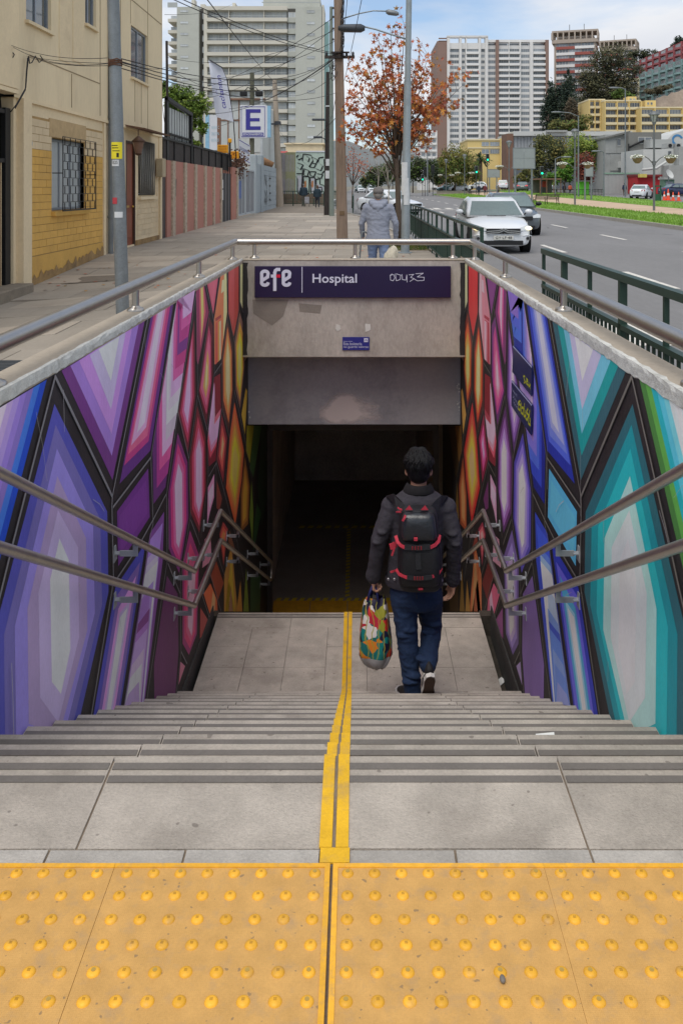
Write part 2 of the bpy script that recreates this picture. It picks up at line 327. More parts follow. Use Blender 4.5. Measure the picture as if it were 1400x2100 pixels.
(4,[(5.606,-0.733),(5.215,-1.459),(4.809,-1.232),(5.293,-0.679)],(175,168,200),(130,155,210)),
(5,[(5.593,-0.771),(5.204,-1.453),(4.809,-1.232),(5.257,-0.713)],(188,195,204),(190,195,205)),
(6,[(5.476,-0.846),(5.194,-1.447),(4.809,-1.232),(5.211,-0.802)],(150,125,180),(212,212,215)),
(7,[(5.389,-0.852),(5.184,-1.441),(4.809,-1.232),(5.172,-0.82)],(140,100,170),(150,165,210)),
(8,[(5.373,-0.967),(5.174,-1.435),(4.809,-1.232),(5.096,-0.928)],(115,55,120),(100,130,205)),
(9,[(5.34,-1.029),(5.163,-1.429),(4.809,-1.232),(5.055,-0.966)],(150,100,170),(45,70,170)),
(10,[(5.316,-1.063),(5.153,-1.423),(4.809,-1.232),(5.023,-1.001)],(165,135,185),(80,115,200)),
(11,[(5.231,-1.139),(5.143,-1.417),(4.809,-1.232),(4.959,-1.092)],(180,160,195),(110,135,205)),
(12,[(5.172,-1.198),(5.133,-1.411),(4.809,-1.232),(4.915,-1.141)],(190,195,202),(90,120,200)),
(13,[(5.105,-1.268),(5.123,-1.406),(4.809,-1.232),(4.878,-1.21)],(165,140,180),(125,135,200)),
(1,[(5.281,-0.53),(4.722,-1.215),(4.256,-0.965),(4.639,-0.508)],(60,60,150),(30,42,150)),
(2,[(5.154,-0.591),(4.694,-1.198),(4.325,-1.007),(4.676,-0.564)],(110,85,150),(88,82,190)),
(3,[(5.062,-0.63),(4.617,-1.158),(4.379,-1.035),(4.694,-0.645)],(185,130,190),(60,142,176)),
(4,[(4.926,-0.71),(4.576,-1.133),(4.422,-1.061),(4.713,-0.683)],(170,150,185),(130,170,190)),
(5,[(4.868,-0.723),(4.541,-1.112),(4.456,-1.081),(4.722,-0.706)],(188,194,202),(202,197,206)),
(1,[(5.856,-0.983),(6.193,-1.259),(6.22,-1.682),(6.113,-1.922),(5.502,-1.606),(5.489,-1.379)],(92,40,86),(108,82,142)),
(1,[(6.626,-0.977),(6.998,-1.328),(6.896,-1.898),(6.589,-1.9),(6.359,-1.696),(6.359,-1.131)],(140,45,100),(100,80,140)),
(2,[(6.632,-1.075),(6.944,-1.355),(6.837,-1.854),(6.622,-1.869),(6.421,-1.686),(6.421,-1.184)],(190,55,100),(135,115,178)),
(3,[(6.639,-1.174),(6.891,-1.381),(6.779,-1.81),(6.655,-1.838),(6.484,-1.675),(6.484,-1.238)],(215,85,120),(165,150,198)),
(4,[(6.645,-1.272),(6.837,-1.408),(6.72,-1.766),(6.688,-1.807),(6.546,-1.665),(6.546,-1.291)],(192,152,168),(195,190,208)),
(1,[(8.106,-0.48),(8.441,-0.801),(8.195,-1.145),(7.832,-0.806)],(120,40,50),(125,30,60)),
(2,[(8.124,-0.582),(8.337,-0.796),(8.148,-1.028),(7.938,-0.819)],(190,80,75),(208,70,130)),
(3,[(8.142,-0.684),(8.232,-0.792),(8.1,-0.911),(8.045,-0.831)],(225,155,110),(215,150,190)),
(1,[(8.908,-0.568),(9.613,-1.273),(9.422,-1.53),(8.958,-1.834),(8.357,-1.246),(8.619,-0.799)],(190,85,45),(175,35,35)),
(2,[(8.917,-0.681),(9.498,-1.258),(9.332,-1.481),(8.95,-1.74),(8.45,-1.244),(8.662,-0.862)],(225,115,60),(225,85,58)),
(3,[(8.927,-0.793),(9.383,-1.242),(9.242,-1.433),(8.942,-1.647),(8.542,-1.241),(8.706,-0.925)],(235,150,60),(230,140,60)),
(4,[(8.936,-0.906),(9.267,-1.227),(9.151,-1.384),(8.933,-1.553),(8.634,-1.239),(8.749,-0.989)],(222,182,42),(235,170,60)),
(5,[(8.945,-1.019),(9.152,-1.212),(9.061,-1.335),(8.925,-1.459),(8.727,-1.236),(8.792,-1.052)],(205,175,85),(205,160,110)),
(1,[(7.705,-0.904),(7.692,-1.105),(7.485,-1.157),(7.346,-1.228),(7.392,-0.917)],(205,130,165),(212,140,170)),
(2,[(7.655,-0.964),(7.655,-1.071),(7.462,-1.115),(7.392,-0.967)],(190,168,190),(200,165,190)),
(3,[(7.832,-1.006),(8.128,-1.272),(7.98,-1.322),(7.806,-1.241)],(112,50,42),(95,40,90)),
(4,[(7.225,-1.286),(7.509,-1.358),(7.557,-1.603),(7.125,-1.479)],(190,128,150),(200,140,160)),
(1,[(8.184,-1.505),(8.471,-1.685),(8.212,-1.927),(7.98,-1.543)],(150,60,60),(130,40,60)),
(2,[(8.191,-1.549),(8.385,-1.672),(8.205,-1.851),(8.04,-1.576)],(190,80,65),(205,90,100)),
(3,[(8.198,-1.593),(8.299,-1.66),(8.198,-1.775),(8.1,-1.609)],(215,125,70),(215,140,140)),
(1,[(8.569,-1.732),(8.925,-2.054),(8.825,-2.092),(8.508,-1.817)],(112,72,50),(120,50,40)),
(2,[(8.695,-1.926),(9.131,-2.798),(8.241,-2.369),(8.241,-2.035)],(165,125,55),(178,100,60)),
(3,[(8.695,-2.037),(8.925,-2.699),(8.695,-2.588),(8.508,-2.172),(8.387,-2.44),(8.299,-2.397)],(208,165,45),(215,140,90)),
(4,[(8.663,-2.313),(8.792,-2.635),(8.508,-2.498)],(150,115,85),(150,80,50)),
(1,[(9.76,-0.618),(9.874,-0.677),(9.692,-1.114),(9.411,-0.821)],(200,160,40),(205,140,60)),
(2,[(9.853,-1.06),(10.463,-1.225),(10.097,-1.558),(9.772,-1.315)],(140,140,30),(112,78,32)),
(3,[(10.463,-1.225),(11.26,-1.44),(10.417,-1.832),(10.106,-1.617)],(52,90,48),(60,45,25)),
(4,[(11.26,-1.44),(11.822,-1.592),(11.822,-2.557),(11.26,-2.735),(10.847,-2.094)],(32,52,34),(40,30,20)),
(5,[(10.237,-1.801),(10.417,-2.237),(10.326,-2.588),(10.063,-2.162)],(110,140,50),(120,90,40)),
(6,[(10.734,-2.24),(11.206,-2.546),(10.417,-2.712),(10.463,-2.428)],(40,80,45),(70,50,30)),
(7,[(9.772,-2.618),(10.003,-3.218),(9.536,-2.993)],(110,130,40),(120,90,40)),
(8,[(10.149,-2.877),(11.154,-3.32),(11.049,-3.722),(10.106,-3.268)],(45,80,45),(65,48,28)),
(9,[(9.311,-2.554),(9.46,-2.956),(9.027,-2.748)],(180,130,50),(150,110,50)),
(1,[(9.692,-1.361),(10.097,-1.822),(9.961,-2.202),(9.37,-2.065),(9.37,-1.664)],(128,85,40),(140,65,38)),
(2,[(9.692,-1.464),(9.975,-1.789),(9.867,-2.128),(9.453,-2.042),(9.453,-1.708)],(165,115,45),(175,95,55)),
(3,[(9.692,-1.566),(9.853,-1.756),(9.772,-2.054),(9.536,-2.018),(9.536,-1.753)],(196,150,50),(205,135,85)),
(1,[(7.507,-1.774),(7.848,-2.075),(7.884,-2.198),(7.672,-2.192),(7.509,-2.054),(7.19,-1.719)],(190,92,52),(178,82,112)),
(2,[(7.63,-1.897),(7.755,-2.015),(7.705,-2.171),(7.509,-2.021)],(215,150,100),(215,150,172)),
(3,[(7.806,-1.713),(8.212,-2.091),(7.884,-2.101),(7.509,-1.716)],(130,58,35),(100,34,34)),
(4,[(7.04,-1.76),(7.385,-2.027),(7.346,-2.085),(7.019,-1.999)],(150,65,60),(120,60,112)),
(5,[(6.275,-1.781),(6.439,-1.902),(6.209,-1.912)],(182,112,132),(150,130,176)),
]
MURAL_LINES = [
(0.016,[(3.72,0.804),(3.268,0.275),(3.172,0.157),(2.936,-0.118)]),
(0.016,[(3.72,0.804),(4.563,0.0)]),
(0.013,[(5.316,0.814),(4.563,0.0),(4.555,-0.049),(4.585,-0.447),(4.195,-0.947)]),
(0.013,[(4.576,-0.06),(5.377,-0.049)]),
(0.011,[(6.129,0.813),(5.54,0.144),(5.389,-0.053),(5.444,-0.478),(5.313,-0.561),(5.154,-0.814),(4.78,-1.223)]),
(0.012,[(4.608,-0.463),(5.055,-0.475),(5.444,-0.453),(5.798,-0.42)]),
(0.01,[(6.837,0.783),(6.177,0.039),(6.14,-0.013),(5.813,-0.431),(5.827,-0.833),(5.827,-0.88),(5.269,-1.5)]),
(0.01,[(6.177,0.028),(6.56,-0.419),(6.619,-0.856),(6.275,-1.168),(6.248,-1.28),(6.275,-1.71),(6.124,-1.914)]),
(0.009,[(6.837,0.783),(6.917,0.013),(6.904,-0.026),(6.56,-0.411)]),
(0.009,[(7.234,0.824),(7.655,0.439),(7.68,-0.017),(7.655,-0.029),(7.316,-0.408),(7.346,-0.435),(7.369,-0.815),(7.04,-1.196)]),
(0.009,[(7.991,0.814),(7.655,0.439)]),
(0.009,[(7.462,0.576),(6.917,0.013)]),
(0.009,[(6.904,-0.026),(7.316,-0.408)]),
(0.009,[(8.447,0.826),(8.477,0.408),(8.072,-0.001),(7.68,-0.017)]),
(0.009,[(8.477,0.408),(8.858,0.05),(8.891,-0.44),(8.538,-0.829),(8.195,-1.209)]),
(0.009,[(9.238,0.82),(9.238,0.414),(8.858,0.05)]),
(0.009,[(9.238,0.414),(9.536,0.238)]),
(0.009,[(8.072,-0.001),(8.1,-0.412),(8.089,-0.422),(7.781,-0.829),(7.392,-0.823)]),
(0.009,[(8.089,-0.422),(8.538,-0.829)]),
(0.009,[(8.858,-0.437),(9.692,-1.205),(10.237,-1.773),(10.652,-2.383)]),
(0.009,[(7.781,-0.829),(8.27,-1.294),(9.061,-2.055),(9.613,-2.742)]),
(0.009,[(7.755,-0.834),(7.781,-1.231)]),
(0.009,[(6.619,-0.896),(6.994,-1.237)]),
(0.009,[(7.848,-1.68),(7.082,-1.677),(7.462,-2.065)]),
(0.009,[(7.462,-1.675),(8.029,-2.267)]),
(0.009,[(7.848,-1.679),(8.27,-2.07)]),
(0.01,[(5.851,-0.897),(6.248,-1.285)]),
(0.01,[(6.275,-1.71),(6.481,-1.906)]),
(0.008,[(9.613,-1.167),(8.958,-1.874),(8.569,-2.175)]),
]
# ------------------------------------------------------------------ the stairwell
D0, TR, RI = 2.473, .31, .162                    # first nosing, tread, riser
SXL, SXR = -1.277, 1.157                          # step ends
LZ = -13*RI; LE = 7.676                           # landing height and far edge
FZ = 2*LZ                                         # tunnel floor
BW = 9.5                                          # face of the portal wall
def WL(y): return -1.29+(y-3.17)*.0079
WR = 1.17
def ZC(y): return .867-.00427*(y-3.17)
stone = M('stair_stone', C(172, 163, 152, 1.1), .85, var=.17, scale=6, bump=.7, bscale=150, dirt=C(118, 108, 98), dscale=2.6, damt=.5, rnd=.06, spots=(C(108, 100, 92), 26, .6))
stone_l = M('stair_stone_pale', C(166, 161, 154, 1.1), .85, var=.17, scale=7, bump=.5, bscale=140, dirt=C(120, 112, 104), dscale=3, damt=.4, rnd=.06)
strip_m = M('anti_slip_strip', C(122, 116, 110), .95, var=.1, scale=6, bump=.6, bscale=300)
yel_line = M('yellow_line_paint', C(226, 176, 32), .7, var=.12, scale=7, dirt=C(165, 140, 95), dscale=9, damt=.75, bump=.3, bscale=150)
joint_m = M('joint_mortar', C(128, 114, 98), .95, var=.2, scale=8)
conc = M('concrete_coping', C(168, 157, 142), .9, var=.09, scale=2, bump=.3, bscale=90, dirt=C(120, 110, 96), dscale=1.6, damt=.4)
conc_w = M('portal_concrete', C(172, 164, 156), .9, var=.16, scale=2.2, bump=.35, bscale=70, dirt=C(112, 100, 90), dscale=1.8, damt=.55, stretch=(1, 1, .45))
dark_c = M('dark_tunnel_plaster', C(205, 196, 186), .9, var=.2, scale=1.5)
black_p = M('black_wall_paint', C(46, 42, 44), .6, var=.25, scale=3, bump=.15, bscale=40)
mural_m = M('mural_paint', (1, 1, 1), .55, var=.07, scale=5, bump=.3, bscale=30, attr=True, dirt=C(112, 104, 100), dscale=1.4, damt=.12, stretch=(1, 1, .5))
white_chip = M('chipped_white_plaster', C(206, 206, 201), .85, var=.16, scale=14, bump=1.0, bscale=38, dirt=C(150, 146, 138), dscale=9, damt=.6)
steel = M('brushed_steel', C(178, 172, 165), .34, metal=1, var=.06, scale=9, rnd=.03)
steel_d = M('handrail_steel', C(192, 186, 178), .42, metal=1, var=.08, scale=9)
galv_b = M('bracket_galvanised', C(165, 168, 172), .5, metal=.25, var=.1, scale=20)

st = thing('staircase', 'wide stone staircase going down between the painted walls, with a double yellow line', 'staircase', (0, D0, 0))
jl = (-.68, -.06, .56)
def yx(y): return -.057-.0047*(y-2.4)
def row(y0, y1, z, th, pr, x0=SXL, x1=SXR, js=jl, mat=stone, nm='tread_slab', gap=.0025):
    xs = [x0]+list(js)+[x1]
    for a, b in zip(xs, xs[1:]):
        dz = random.uniform(-.0015, .0015)
        piece(nm, mat, pr, a+gap, b-gap, y0, y1, z-th+dz, z+dz)
# near landing slabs and the pale border strip at the tiles
row(2.129, D0, 0, .04, st, -1.45, 1.35, nm='landing_slab', gap=.0028)
row(2.077, 2.123, .001, .04, st, -1.45, 1.35, (-1.07, -.743, -.414, -.0887, .236, .561, .886), stone_l, 'border_block', .003)
bed = B().box(-1.45, 1.35, 1.1, 2.46, -.3, -.005); bed.obj('mortar_bed', joint_m, st)
rb = B(); sb = B()
for k in range(13):
    y = D0+k*TR; z = -k*RI
    if k: row(y-TR-.0, y, z, .045, st)
    rb.box(SXL+.004, SXR-.004, y-.03, y-.012, z-RI-.04, z-.046)   # riser below the nosing
    for a in (.030, .083):
        for p, q in zip((SXL if k else -1.45,)+jl, jl+(SXR if k else 1.35,)): piece('anti_slip_strip', strip_m, st, p+.006, q-.006, y-a-.026, y-a, z-.01, z+.0025)
rb.obj('risers', stone, st, kind='stuff')
# landing half way
lj = (-.905, -.58, -.07, .24, .62); lx0, lx1 = -1.21, 1.067
yr = [6.19, 6.795, 7.10, 7.415, 7.62]
for y0, y1 in zip(yr, yr[1:]+[LE]):
    row(y0+.0013, y1-.0013, LZ, .05, st, lx0, lx1, (-.88, -.565, -.245, .075, .41, .74) if y1 < 7.5 else (-.565, .41), nm='landing_slab', gap=.0013)
for a in (.03, .075): piece('anti_slip_strip', strip_m, st, lx0, lx1, LE-a-.02, LE-a, LZ-.01, LZ+.003)
core = B().box(lx0+.01, lx1-.01, 6.17, LE-.02, LZ-.6, LZ-.052)
for k in range(1, 13): core.box(-1.25, 1.15, LE+(k-1)*TR-.02, LE+k*TR, LZ-k*RI-.3, LZ-k*RI)
core.obj('lower_flight', stone, st)
# double yellow line, folded down every step
g = .009
yl = thing('painted_line', 'double yellow line painted down the middle of the stairs', 'painted line', (0, D0, 0))
def ystrip(y0, y1, z, dz=0):
    c0 = yx((y0+y1)/2); w_ = .031
    for s in (-1, 1):
        piece('line_segment', yel_line, yl, c0+s*(g/2+w_/2)-w_/2, c0+s*(g/2+w_/2)+w_/2, y0, y1, z, z+.0045)
        if dz: piece('line_segment', yel_line, yl, c0+s*(g/2+w_/2)-w_/2, c0+s*(g/2+w_/2)+w_/2, y1, y1+.004, z-dz, z+.0045)
ystrip(2.128, D0, .0, .045)
for k in range(1, 13): ystrip(D0+(k-1)*TR+.006, D0+k*TR, -k*RI, .045)
ystrip(6.2, LE, LZ, .04)
piece('line_segment', yel_line, yl, -.0885, -.018, 2.077, 2.124, .0015, .006)
b = B()
for k in range(14): 
    y0 = D0+(k-1)*TR if k else 2.128; y1 = D0+k*TR if k < 13 else LE
    c0 = yx((y0+y1)/2); b.box(c0-.004, c0+.004, y0, y1, -k*RI-.001, -k*RI+.002)
b.obj('joint', joint_m, yl, kind='stuff')

# ---- side walls with the mural
def mural_wall(side):
    west = side < 0
    X = WL if west else (lambda y: WR)
    t = thing('mural_wall', ('stairwell wall on the left painted with blue, violet and pink crystals' if west else 'stairwell wall on the right painted with teal, blue and orange crystals'), 'wall', (X(6), 6, 0), 0, 'painted side walls of the stairs')
    Y0, Y1 = 2.05, 12.0
    def P(y, z, o): return (X(y)-side*o, y, z)          # o: out of the wall towards the stairs
    b = B(); n = 1
    b.add([P(Y0, -4.6, 0), P(Y1, -4.6, 0), P(Y1, -.2, 0), P(BW+.45, -.2, 0), P(BW+.45, ZC(BW), 0), P(Y0, ZC(Y0)-.03, 0)], [(0, 1, 2, 3, 4, 5)])
    th = .15
    b.add([P(Y0, -4.6, -th), P(BW+.45, -4.6, -th), P(BW+.45, ZC(BW)-.03, -th), P(Y0, ZC(Y0)-.03, -th)], [(0, 1, 2, 3)])
    b.add([P(Y0, -4.6, 0), P(Y0, ZC(Y0)-.03, 0), P(Y0, ZC(Y0)-.03, -th), P(Y0, -4.6, -th)], [(0, 1, 2, 3)])
    b.obj('wall_body', conc, t)
    b = B(); rings = []
    ye = BW+.17
    for y in [Y0+(ye-Y0)*i/30 for i in range(31)]:
        z = ZC(y); rings.append([P(y, z-.05, .004), P(y, z-.006, .004), P(y, z, -.006), P(y, z, -th+.004), P(y, z-.008, -th-.006), P(y, z-.06, -th-.006)])
    b.loft(rings, sm=False); b.obj('coping', conc, t)
    # rough white plaster arris
    b = B(); rings = []; rr = random.Random(4 if west else 9); top = .014 if west else .022
    for i in range(150):
        y = Y0+(BW-Y0)*i/149; z = ZC(y); lo = (.815 if west else .806)+rr.uniform(-.006, .006)+.0012*(y-3); hi = rr.uniform(.6, 1.3)*top; p = rr.uniform(.005, .008)
        rings.append([P(y, lo, .002), P(y, lo+.004, p*.9), P(y, z-.012+rr.uniform(-.006, .006), p), P(y, z+.004, .004+rr.uniform(-.004, .003)), P(y, z+rr.uniform(.003, .006), -hi), P(y, z-.003, -hi-.004)])
    b.loft(rings, closed=False, sm=False); b.obj('plaster_edge', white_chip, t)
    # black ground coat, then every painted field, then the fine grey lines
    b = B()
    b.add([P(Y0, -4.3, .001), P(Y1, -4.3, .001), P(Y1, -.3, .001), P(BW+.1, -.3, .001), P(BW+.1, .834, .001), P(Y0, .82, .001)], [(0, 1, 2, 3, 4, 5)]); b.obj('black_ground_coat', black_p, t)
    b = B()
    for i, (lv, poly, ca, cb) in enumerate(MURAL):
        q = C(*(ca if west else cb), 1.85); g_ = .3*q[0]+.55*q[1]+.15*q[2]; b.c = tuple(.97*v+.03*g_+.004 for v in q)
        o = .0014+lv*.0004+i*.000008
        poly = [(y, min(z, .826)) for y, z in poly if True]
        b.add([P(max(Y0+.01, y), z, o) for y, z in poly], [tuple(range(len(poly)))], False)
    b.c = C(140, 138, 142) if west else C(128, 124, 118)
    for j, (wd, pl) in enumerate(MURAL_LINES):
        stroke_b(b, pl, P, wd, .0085+j*.00005)
    b.obj('mural', mural_m, t)
    b = B(); rs_ = random.Random(31 if west else 47)
    for i in range(26):
        y, z, a, l_ = rs_.uniform(3, 8), rs_.uniform(-1.6, .75), rs_.choice((1.2, 1.5, 1.57, .6, 2.4)), rs_.uniform(.04, .35); stroke_b(b, [(y, z), (y+l_*math.cos(a)*.6, z-l_*math.sin(a)*.5), (y+l_*math.cos(a), z-l_*math.sin(a))], P, rs_.uniform(.0015, .004), .0098+i*.0001)
    b.obj('scratches', M('scratch_pale', C(186, 182, 184), .8, var=.2), t, kind='stuff')
    # dark skirting along the landing
    x = X(7)
    s = B(); s.add([P(6.1, -2.02, .012), P(7.62, -2.02, .012), P(7.62, -2.5, .03), P(6.1, -2.5, .03)], [(0, 1, 2, 3)]); s.add([P(6.1, -2.02, .012), P(6.1, -2.02, 0), P(7.62, -2.02, 0), P(7.62, -2.02, .012)], [(0, 1, 2, 3)])
    s.obj('skirting', M('skirting_grey', C(70, 68, 66), .8, var=.25, scale=4), t)
    xa, xb = sorted((X(7)-side*.002, (lx0 if west else lx1)))
    gm = M('gutter_grime', C(72, 66, 58), .95, var=.3, scale=5, dirt=C(50, 42, 34), dscale=5, damt=.8, bump=.5)
    gt = B().box(xa, xb, 6.0, 7.70, -2.34, -2.27); gt.box(xa, xb, 7.60, 7.70, -2.3, -2.10); gt.obj('gutter', gm, t)
    return t
mw = mural_wall(-1); me_ = mural_wall(1)

# two blue plates on the east wall
navy = M('navy_plate', C(28, 38, 92), .35, var=.06, scale=5)
tagw = M('tag_pale', C(165, 170, 205), .6, var=0); tagy = M('tag_yellow', C(196, 200, 40), .5, var=0)
def wr(px, py): y = WR*1800/(px-732); return (y, HC-(py-VY)*y/1800)
def plate(quad, label, strokes):
    q = [wr(*p) for p in quad]; ym = sum(a for a, _ in q)/4; zm = sum(c for _, c in q)/4
    t = thing('wall_plate', label, 'sign', (WR, ym, zm), 0, 'navy plates on the right wall')
    b = B(); b.prism(q, lambda a, c, d: (WR-d, a, c), .012, .020); b.obj('plate', navy, t)
    b = B(); b.prism([q[0], q[1], (q[1][0], q[1][1]-.008), (q[0][0], q[0][1]-.008)], lambda a, c, d: (WR-d, a, c), .0205, .022); b.obj('pale_edge', tagw, t)
    for nm, m, w_, lst in strokes:
        b = B()
        for pl in lst: stroke_b(b, [wr(*p) for p in pl], lambda a, c, d: (WR-d, a, c), w_, .0212)
        b.obj(nm, m, t)
def wob(x0, y0, x1, y1, n, amp, seed):
    r_ = random.Random(seed); return [(x0+(x1-x0)*i/n+r_.uniform(-1, 1), y0+(y1-y0)*i/n+amp*(1 if i % 2 else -1)*r_.uniform(.5, 1)) for i in range(n+1)]
plate([(1057, 709), (1096, 752), (1094.6, 812.5), (1055, 762.5)], 'upper navy plate on the right wall with a small yellow tag', [('yellow_tag', tagy, .012, [[(1082, 772), (1079, 771), (1080, 777), (1083, 784), (1080, 785)], [(1085, 784), (1088, 780), (1085, 776), (1085, 786), (1089, 790)], [(1090, 784), (1090, 794), (1093, 788), (1093, 797)]])])
plate([(1053.6, 780), (1095.7, 830), (1094, 893), (1053, 832)], 'lower navy plate on the right wall with a large yellow scribble', [('yellow_tag', tagy, .016, [[(1072, 822), (1068, 826), (1068, 838), (1072, 842), (1073, 830), (1069, 829)], [(1075, 826), (1074, 846), (1078, 850), (1079, 836), (1075, 836)], [(1081, 828), (1080, 854), (1084, 852), (1083, 842)], [(1088, 838), (1085, 846), (1090, 852), (1086, 862), (1083, 856)], [(1092, 842), (1089, 868), (1093, 872), (1093, 858)]]), ('pale_tag', tagw, .005, [wob(1056, 800, 1066, 812, 8, 4, 1), wob(1056, 812, 1068, 830, 9, 4, 2), wob(1058, 822, 1066, 838, 7, 3, 3)])])

# ---- portal: lintel wall, purple sign, grey shutter box, gate
pt = thing('portal_wall', 'bare concrete wall over the tunnel mouth', 'wall', (0, BW, 0))
b = B(); xl, xr = WL(BW)+.002, WR-.002
b.box(xl, xr, BW, BW+.42, -.226, ZC(BW)-.022); b.obj('lintel', conc_w, pt, bevel=.008)
b = B().box(xl-.14, xr+.14, BW-.004, BW+.17, ZC(BW)-.02, ZC(BW)-.001); b.obj('coping', conc, pt, bevel=.006)
b = B()
for s, x in ((1, xl), (-1, xr)):
    pts = [(x+s*.055+random.uniform(-.008, .008), z) for z in [.80-i*.05 for i in range(21)]]
    b.add([(p[0], BW-.003, p[1]) for p in pts]+[(x+s*.001, BW-.003, p[1]) for p in reversed(pts)], [tuple(range(42))])
b.obj('black_corner_paint', black_p, pt)
patch = M('cement_patch', C(132, 124, 116), .9, var=.12, scale=4)
b = B(); b.add([(x, BW-.002, z) for x, z in ((-1.13, .40), (-.74, .40), (-.80, .22), (-.92, .12), (-1.12, .25))], [tuple(range(5))])
b.add([(x, BW-.002, z) for x, z in ((-.63, .36), (-.38, .34), (-.40, .25), (-.62, .27))], [tuple(range(4))]); b.obj('cement_patch', patch, pt)
b = B(); paper = M('torn_paper', C(205, 202, 196), .8, var=.05)
for cx, cz, s in ((-.205, .10, .045), (.115, .10, .055)):
    pl = [(cx+s*math.cos(a)*random.uniform(.5, 1), cz+s*math.sin(a)*random.uniform(.6, 1.1)) for a in [i*.7 for i in range(9)]]
    b.prism(pl, lambda a, c, d: (a, BW-d, c), .001, .003)
b.obj('torn_paper', paper, pt)
def XZ(px, py, y): return ((px-VX)*y/1800, HC-(py-VY)*y/1800)
purple = M('purple_sign_face', C(36, 25, 62), .35, var=.04, scale=3); lett = M('sign_lettering', C(205, 205, 222), .4, var=0); redm = M('sign_red', C(205, 30, 60), .4, var=0)
ys = BW-.04
x0, z0 = XZ(522, 546, ys); x1, z1 = XZ(924, 610.5, ys)
sg = thing('station_sign', 'long purple station sign with pale lettering on the concrete over the tunnel', 'sign', ((x0+x1)/2, ys, z1))
B().box(x0, x1, ys, BW-.001, z1, z0).obj('panel', purple, sg, bevel=.004)
def sx(cx, cy): return XZ(480+cx/2.8, 500+cy/2.8, ys)
fs = lambda a, c, d: (a, ys-d, c)
def arcp(cx, cy, rx, ry, a0, a1, n=10): return [sx(cx+rx*math.cos(R(a0+(a1-a0)*i/n)), cy-ry*math.sin(R(a0+(a1-a0)*i/n))) for i in range(n+1)]
def letter_e(x):
    return [sx(x+2, 212), sx(x+36, 190), sx(x+38, 172)]+arcp(x+20, 170, 18, 13, 0, 180)+[sx(x+2, 222)]+arcp(x+20, 224, 18, 13, 180, 355)
b = B(); stroke_b(b, letter_e(157), fs, .035, .004); stroke_b(b, letter_e(281), fs, .035, .0043)
stroke_b(b, [sx(261, 147), sx(246, 147), sx(238, 153), sx(234, 165), sx(234, 266)], fs, .035, .0046); stroke_b(b, [sx(216, 185), sx(238, 185)], fs, .033, .0049)
b.box(*[sx(390, 0)[0]+d for d in (-.004, .004)], ys-.004, ys, sx(0, 280)[1], sx(0, 132)[1]).obj('emblem', lett, sg)
b = B(); stroke_b(b, [sx(246, 185), sx(262, 185)], fs, .033, .0052); b.obj('emblem_bar', redm, sg)
b = B(); o0 = sx(450, 240); o1 = sx(704, 172); text_b(b, 'Hospital', (o0[0], ys-.003, o0[1]), (1, 0, 0), (0, 0, 1), o1[0]-o0[0], o1[1]-o0[1], .001, bold=.012); b.obj('lettering', lett, sg)
b = B()
for pl in ([(905, 172), (895, 185), (897, 208), (912, 212), (922, 195), (915, 176), (893, 180)], [(925, 172), (930, 212), (952, 205), (955, 180), (930, 172)], [(962, 175), (965, 205), (985, 208), (990, 178), (992, 220)], [(1002, 178), (1030, 175), (1012, 192), (1032, 200), (1008, 216)], [(1040, 172), (1085, 168), (1050, 190), (1090, 192), (1088, 210), (1050, 212), (1030, 200)]):
    stroke_b(b, [sx(*p) for p in pl], fs, .006, .004)
b.obj('scribble', lett, sg)
x0, z0 = XZ(702, 691, BW); x1, z1 = XZ(757, 717.5, BW)
nb = M('notice_blue', C(48, 48, 128), .4, var=.04)
sg = thing('notice_plate', 'small blue notice plate screwed to the concrete below the long sign', 'sign', ((x0+x1)/2, BW, z1))
B().box(x0, x1, BW-.012, BW-.001, z1, z0).obj('plate', nb, sg)
b = B()
for tx, fx, fy, wx, hy in (('Importante', .04, .62, .33, .10), ('Esta boletería', .04, .38, .68, .22), ('no guarda valores', .04, .12, .92, .22)):
    text_b(b, tx, (x0+fx*(x1-x0), BW-.0125, z1+fy*(z0-z1)), (1, 0, 0), (0, 0, 1), wx*(x1-x0), hy*(z0-z1), .001)
b.box(x0+.8*(x1-x0), x0+.95*(x1-x0), BW-.014, BW-.012, z1+.62*(z0-z1), z1+.92*(z0-z1)); b.obj('lettering', lett, sg)
b = B(); stroke_b(b, [(x0+.84*(x1-x0), z1+.74*(z0-z1)), (x0+.88*(x1-x0), z1+.82*(z0-z1)), (x0+.92*(x1-x0), z1+.72*(z0-z1))], lambda a, c, d: (a, BW-d, c), .006, .0155); b.obj('pictogram', nb, sg)
grey_p = M('shutter_box_grey', C(152, 151, 156), .5, var=.10, scale=1.6, dirt=C(78, 80, 92), dscale=1.4, damt=.6)
sh = thing('shutter_box', 'flat grey metal panel with a pale sprayed cloud, hung under the concrete', 'panel', (0, BW+.43, -1.065))
xl2 = WL(9.95)+.004
B().box(xl2, WR-.004, 9.93, 9.96, -1.068, -.21).obj('panel', grey_p, sh, bevel=.003)
b = B(); rr = random.Random(3)
spr = bpy.data.materials.new('sprayed_cloud'); spr.use_nodes = True; n_ = spr.node_tree.nodes; l_ = spr.node_tree.links; bs = n_['Principled BSDF']; bs.inputs['Roughness'].default_value = .8; bs.inputs['Base Color'].default_value = (*C(214, 202, 200), 1)
tcx = n_.new('ShaderNodeTexCoord'); no_ = n_.new('ShaderNodeTexNoise'); no_.inputs['Scale'].default_value = 2.2; no_.inputs['Detail'].default_value = 4; l_.new(tcx.outputs['Generated'], no_.inputs['Vector'])
